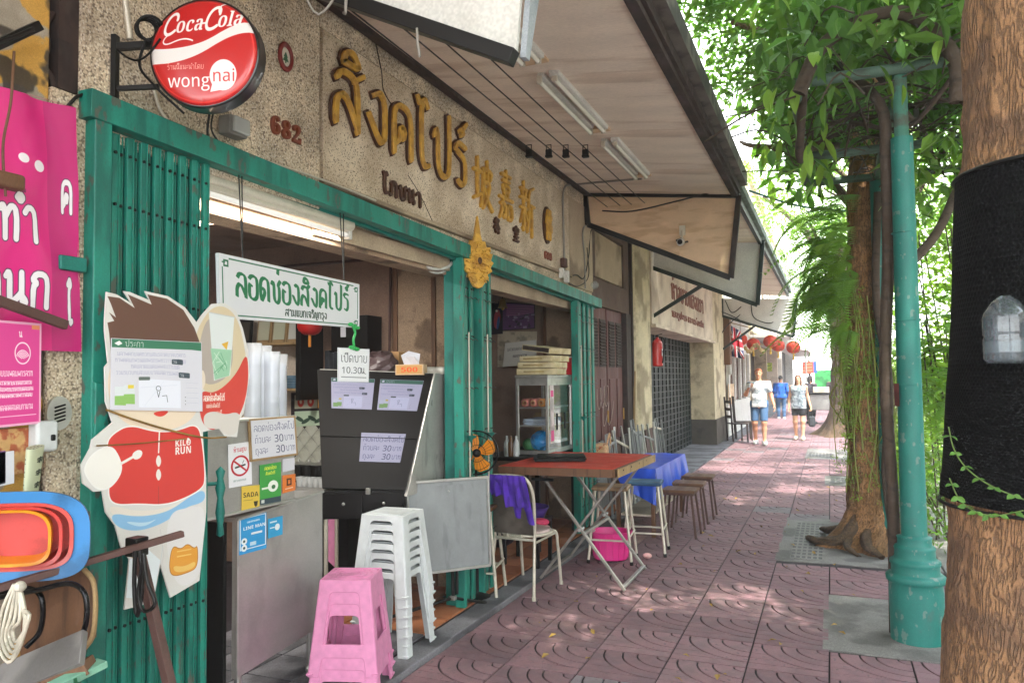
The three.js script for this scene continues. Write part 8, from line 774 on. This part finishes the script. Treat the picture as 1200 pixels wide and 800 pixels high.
  for (const n of ['L', 'R']) { const a = J['an' + n]; cloth('shoe', [[[a[0], a[1] - 0.04, a[2] - 0.03], [a[0] * 1.15, a[1] - 0.048, a[2] + 0.16], 0.045, 0.04], [[a[0], a[1] - 0.01, a[2]], [a[0], a[1] - 0.04, a[2]], 0.048, 0.048]], 0.006, o.shoes, (p) => Math.max(-p[1] + a[1] - 0.085, p[1] - a[1] - 0.02), [a[0], a[1], a[2] + 0.06], 0.17, 40); }
  const H = J.head, hf = o.hair; if (hf) raw('hair', sc(solid((p) => { const q = [p[0] - H[0], p[1] - H[1], p[2] - H[2]]; const el = (Math.hypot(q[0] / 0.083, (q[1] - 0.032) / 0.095, (q[2] + 0.016) / 0.1) - 1) * 0.083; let d = Math.max(el, hf.short ? Math.min(1, (q[2] - 0.052) + (0.055 - q[1]) * 0.9) : (q[2] - 0.06) + (0.05 - q[1]) * 0.55, -0.02 - q[1]); if (hf.short) d = Math.max(el, 0.03 + q[2] * 0.55 - q[1] ); if (hf.len) for (const s of [-1, 1]) d = smin(d, cap(q, [s * 0.066, 0.01, -0.03], [s * 0.08, -hf.len, 0.0], 0.03, 0.026), 0.025); if (hf.len) d = smin(d, cap(q, [0, 0.0, -0.07], [0, -hf.len, -0.075], 0.055, 0.05), 0.03); return d + 0.004 * (fbm(q[0] * 60 + 9, q[1] * 20 + 9, 64, 2, 3) - 0.5); }, [H[0], H[1] - 0.05, H[2] - 0.02], 0.22, 60)), std({ color: hf.color, roughness: 0.7 }), t);
  if (o.eyes !== false) { const e = []; for (const s of [-1, 1]) e.push(ball(0.006, H[0] + s * 0.031, H[1] + 0.012, H[2] + 0.0825, 1.4, 0.8, 0.6, 8), rbox(0.03, 0.005, 0.008, H[0] + s * 0.032, H[1] + 0.034, H[2] + 0.084, 0.002)); mesh('eyes', sc(join(e)), std({ color: '#2a1c16' }), t); mesh('lips', sc(join(rbox(0.036, 0.007, 0.008, H[0], H[1] - 0.054, H[2] + 0.087, 0.003))), std({ color: '#a8594c' }), t); }
  return t;
}
const floral = worn('#d9dcdc', '#8d9aa3', { m: 0.22, s: 311, amount: 0.9, cut: 0.46, fine: 0.04, rough: 0.9 }), denim = worn('#4a6a8f', '#36506f', { m: 0.4, s: 313, rough: 0.9 }), dkcloth = soft('#2b2a30', { rough: 0.9 });
const man = person('man in pale patterned shirt and denim shorts walking, one arm raised', [-1.55, 0, -18.9], 0.05, { h: 1.79, w: 1.0, belly: 1.05, sleeve: 0.7, hem: 0.86, legEnd: 0.55, shirt: floral, trousers: denim, shoes: M.whitePlastic, skin: '#cf9474', gripR: true, loose: 0.004, hair: { short: true, color: '#a4562e' }, j: { elR: [-0.29, 1.15, 0.02], wrR: [-0.2, 1.32, 0.22], elL: [0.26, 1.13, -0.06], wrL: [0.32, 0.9, 0.06], knR: [-0.11, 0.5, 0.02], anR: [-0.1, 0.09, -0.1], knL: [0.1, 0.5, 0.1], anL: [0.1, 0.085, 0.14] } });
{ const p = V(-0.2, 1.36, 0.28).multiplyScalar(1.79 / 1.75); man.updateMatrixWorld(true); p.applyMatrix4(man.matrixWorld); const c = thing('drink_cup', 'white paper cup with dark lid in the raised hand of the man', 'cup', [p.x, p.y - 0.05, p.z]); mesh('cup', lathe([[0, 0], [0.028, 0], [0.038, 0.1], [0.036, 0.1], [0, 0.09]], 16), M.whitePlastic, c); mesh('lid', lathe([[0.04, 0.1], [0.04, 0.108], [0.03, 0.118], [0, 0.118]], 16), M.black, c); }
const woman = person('woman with long brown hair in grey sleeveless top and dark shorts', [-0.74, 0, -20.5], -0.05, { h: 1.63, w: 0.95, sleeve: 0, hem: 0.84, legEnd: 0.66, loose: 0.018, shirt: worn('#b9c3cb', '#73808c', { m: 0.2, s: 315, amount: 0.85, cut: 0.45, rough: 0.9 }), trousers: dkcloth, shoes: M.creamMetal, skin: '#d6a587', gripL: true, hair: { len: 0.2, color: '#5f3d28' }, j: { knL: [0.1, 0.5, 0.08], anL: [0.09, 0.085, 0.1], anR: [-0.09, 0.09, -0.08], wrL: [0.3, 0.88, 0.02] } });
{ woman.updateMatrixWorld(true); const q = V(0.3, 0.79, 0.03).multiplyScalar(1.63 / 1.75).applyMatrix4(woman.matrixWorld), b = thing('handbag', 'dark grey handbag carried in the hand of the woman', 'bag', [q.x, q.y, q.z]); mesh('bag', rbox(0.16, 0.26, 0.2, 0.02, -0.27, 0, 0.05), soft('#3c3f45'), b); mesh('handle', tube([[0.02, -0.15, 0.07], [0, 0.0, 0.03], [0, 0.02, 0], [0, 0.0, -0.03], [0.02, -0.15, -0.07]], 0.009), M.black, b); }
person('person in bright blue shirt and jeans walking away', [-1.72, -0.05, -30.5], Math.PI + 0.1, { h: 1.66, w: 1.05, sleeve: 1.2, hem: 0.86, legEnd: 0.12, shirt: soft('#2468cf', { rough: 0.9 }), trousers: denim, shoes: M.whitePlastic, skin: '#9a6a4c', eyes: false, hair: { short: true, color: '#231a16' }, j: { knL: [0.1, 0.5, 0.1], anL: [0.1, 0.09, 0.08], anR: [-0.1, 0.09, -0.08] } });
person('person in dark clothes standing beside the food cart', [-0.62, -0.02, -27.6], Math.PI - 0.5, { h: 1.62, w: 0.98, sleeve: 1.2, hem: 0.8, legEnd: 0.14, shirt: soft('#4a4450', { rough: 0.9 }), trousers: dkcloth, shoes: M.black, skin: '#9a6a4c', eyes: false, hair: { len: 0.12, color: '#2b2220' } });
person('street vendor in dark top leaning over the food cart', [0.12, 0, -28.3], -0.3, { h: 1.64, sleeve: 0.6, hem: 0.85, legEnd: 0.14, shirt: soft('#4b3d44', { rough: 0.9 }), trousers: dkcloth, shoes: M.black, skin: '#b07a56', eyes: false, hair: { short: true, color: '#2c211c' }, j: { elL: [0.22, 1.14, 0.12], wrL: [0.16, 1.08, 0.36], elR: [-0.22, 1.14, 0.12], wrR: [-0.16, 1.08, 0.36] } });
// ---------- far street ----------
{ const t = thing('food_cart', 'steel street-food cart with dark top at the end of the pavement', 'cart', [-0.08, 0, -27.4]); mesh('body', rbox(1.1, 0.5, 0.7, 0, 0.72, 0, 0.02), M.steel, t); mesh('counter', rbox(1.3, 0.05, 0.85, 0, 1.0, 0, 0.01), M.blackWood, t); for (const x of [-0.5, 0.5]) for (const z of [-0.3, 0.3]) mesh('leg', rod([x, 0, z], [x, 0.5, z], 0.022), M.blackMetal, t); for (const z of [-0.36, 0.36]) { const w = mesh('wheel', put(new THREE.TorusGeometry(0.26, 0.025, 8, 28), 0.42, 0.28, z), M.black, t); mesh('spokes', [...Array(8)].map((_, i) => rod([0.42, 0.28, z], [0.42 + 0.25 * Math.cos(i * 0.785), 0.28 + 0.25 * Math.sin(i * 0.785), z], 0.006, 5)), M.alu, w); } mesh('tray', [rbox(0.5, 0.18, 0.4, -0.2, 1.12, 0, 0.01), rbox(0.3, 0.3, 0.3, 0.3, 1.18, -0.1, 0.02)], M.pale, t); mesh('round_sign', put(new THREE.CylinderGeometry(0.18, 0.18, 0.02, 28), 0.34, 1.08, 0.44, Math.PI / 2), soft('#e6a9b4'), t); const bg = ball(0.2, 0.5, 0.72, 0.5, 0.9, 1.3, 0.6); tag(mesh('red_bag', bg.translate(-0.08, 0, -27.4), soft('#d2433c', { rough: 0.35 })), 'red plastic bag hanging on the food cart', 'bag'); }
[[868, 398, -21.6, 'red paper lantern nearest the wall, largest of the row'], [883, 403, -22.4, 'second red paper lantern from the wall'], [903, 400, -21.7, 'third red paper lantern from the wall, hanging singly'], [912, 405, -22.6, 'fourth red paper lantern, half behind the third'], [930, 407, -22.0, 'red paper lantern farthest from the wall with yellow top']].forEach(([px, py, z, lab]) => { const c = aZ(px, py, z), t = thing('lantern', lab, 'lantern', [c.x, c.y, c.z], 0, 'red lanterns under the far awning'), R = 0.18, pr = []; for (let i = 0; i <= 20; i++) { const a = (i / 20) * Math.PI; pr.push([0.05 + (R - 0.05) * Math.sin(a) + (i % 2 ? 0.006 : 0), 0.15 * Math.cos(a)]); } mesh('shade', lathe(pr.reverse(), 22), soft('#dd4428', { rough: 0.6 }), t); mesh('cap', [cyl(0.06, 0.06, 0.03, 0, 0.155, 0), cyl(0.06, 0.06, 0.03, 0, -0.155, 0)], soft('#d9a83c'), t); mesh('tassel', rod([0, -0.16, 0], [0, -0.34, 0], 0.02, 8, 0.03), soft('#d9b53c'), t); mesh('cord', rod([0, 0.16, 0], [0, 0.55, 0], 0.006), M.wire, t); });
{ const t = thing('flag', 'blue, white and red crossed flag hanging crumpled under the far awning', 'flag'), m = print(200, 120, (x, w, h) => { fill(x, '#1d2c5c', 0, 0, w, h); for (const [c, l] of [['#e9e6e8', 26], ['#c8253a', 10]]) { line(x, c, l, 0, 0, w, h); line(x, c, l, w, 0, 0, h); } for (const [c, l] of [['#e9e6e8', 44], ['#c8253a', 26]]) { line(x, c, l, w / 2, -20, w / 2, h + 20); line(x, c, l, -20, h / 2, w + 20, h / 2); } }); mesh('cloth', sheet([aZ(852, 416, -20.9), aZ(873, 421, -20.9), aZ(868, 388, -20.9), aZ(853, 379, -20.9)], 0.004, 24, 12, (u, v) => (1.15 - v) * (0.09 * Math.sin(u * 15 + v * 3) + 0.05 * Math.sin(u * 27 - v * 5))), m, t, { uv: true }); mesh('pole', rod(aZ(848, 376, -20.9), aZ(880, 384, -20.9), 0.012), M.rawWood, t); }
tag(mesh('string_of_charms', [...Array(9)].map((_, i) => { const c = aZ(874 + i * 2.6, 408 + 4 * Math.sin(i), -21.2); return ball(0.05, c.x, c.y, c.z, 1, 1.3, .5, 8); }), soft('#c9b27c')), 'yellowish string of charms beside the far lanterns', 'decoration');
tag(mesh('tangled_wires', [[[846, 365], [862, 372], [880, 381], [900, 372]], [[850, 352], [858, 366], [868, 360], [874, 352]], [[842, 400], [850, 384], [866, 370], [884, 352]], [[880, 352], [884, 372], [905, 378], [915, 362]]].map((p) => tube(p.map(([a, b], i) => aZ(a, b, -20.0 - i * .1)), 0.013, 24)), M.wire), 'black tangled cables before the far white screen', 'cable');
{ const t = thing('wooden_post', 'brown wooden post with small meter on the far pilaster', 'post', [-2.44, 0, -20.45]); mesh('post', span(-.06, .1, 1.9, 3.3, -.2, .16, .01), M.brownWood, t); mesh('meter', [rbox(.08, .3, .14, .06, 1.8, 0, .02)], M.alu, t); }
const board = (lab, px, z, m, n = 'signboard') => { const t = thing(n, lab, 'sign'); const c = px.map(([a, b]) => aZ(a, b, z)); mesh('panel', sheet(c, 0.05), m, t, { uv: true }); const b0 = c[0].clone().lerp(c[1], .5); mesh('post', rod([b0.x, -.1, z - .06], [b0.x, c[2].y, z - .06], .05), M.blackMetal, t); return t; };
board('orange-red signboard with blue edge over the end of the pavement', [[940, 438], [958, 437], [957, 423], [941, 424]], -32, print(160, 110, (x, w, h) => { fill(x, '#d9553a', 0, 0, w, h); fill(x, '#3a5fb0', w * .78, 0, w * .22, h); for (let i = 0; i < 3; i++) fill(x, '#e98a6a', 14, 20 + i * 28, w * .6, 12); })); board('big green hoarding beyond the food cart', [[955, 462], [985, 462], [985, 433], [955, 434]], -38, soft('#3fae5c')); board('yellow-green picture board under the far white canopy', [[888, 435], [905, 435], [905, 425], [888, 425]], -36, worn('#c9cf5a', '#5f8a34', { m: .4, s: 317, amount: .9, cut: .45 }));
{ const t = thing('street_canopy', 'white canopy roof far along the left pavement', 'canopy'); mesh('roof', plate([[-2.4, 2.75, -30], [-0.7, 2.55, -30], [-0.7, 2.55, -35], [-2.4, 2.75, -35]], 0.04), M.white, t); for (const z of [-30.2, -34.8]) mesh('post', rod([-0.8, 0, z], [-0.8, 2.6, z], 0.03), M.alu, t); }
{ const t = thing('parked_car', 'pale parked car half hidden behind the hedge', 'car', [2.9, -0.13, -17]); const pr = [[-2.1, .35], [-2.05, .75], [-1.3, .9], [-.7, 1.4], [.9, 1.42], [1.6, .95], [2.1, .85], [2.15, .4], [1.7, .3], [-1.7, .3]]; mesh('body', slab(pr, 1.66, .04).translate(0, 0, -.83).rotateY(Math.PI / 2), phy({ color: '#d8d8d6', roughness: .25, clearcoat: 1 }), t); mesh('windows', [slab([[-1.1, .95], [-.62, 1.34], [.8, 1.36], [1.35, .97]], 1.76).translate(0, 0, -.88).rotateY(Math.PI / 2)], std({ color: '#1b2226', roughness: .08 }), t); for (const z of [-1.35, 1.35]) for (const x of [-.8, .8]) { const w = mesh('wheel', put(new THREE.CylinderGeometry(.32, .32, .2, 24), x, .32, z, 0, 0, Math.PI / 2), M.black, t); mesh('rim', put(new THREE.CylinderGeometry(.2, .2, .21, 18), x, .32, z, 0, 0, Math.PI / 2), M.alu, w); } for (const x of [-.6, .6]) mesh('tail_light', rbox(.3, .14, .05, x, .75, 2.13, .02), M.red, t); }
renderer.render(scene, camera);
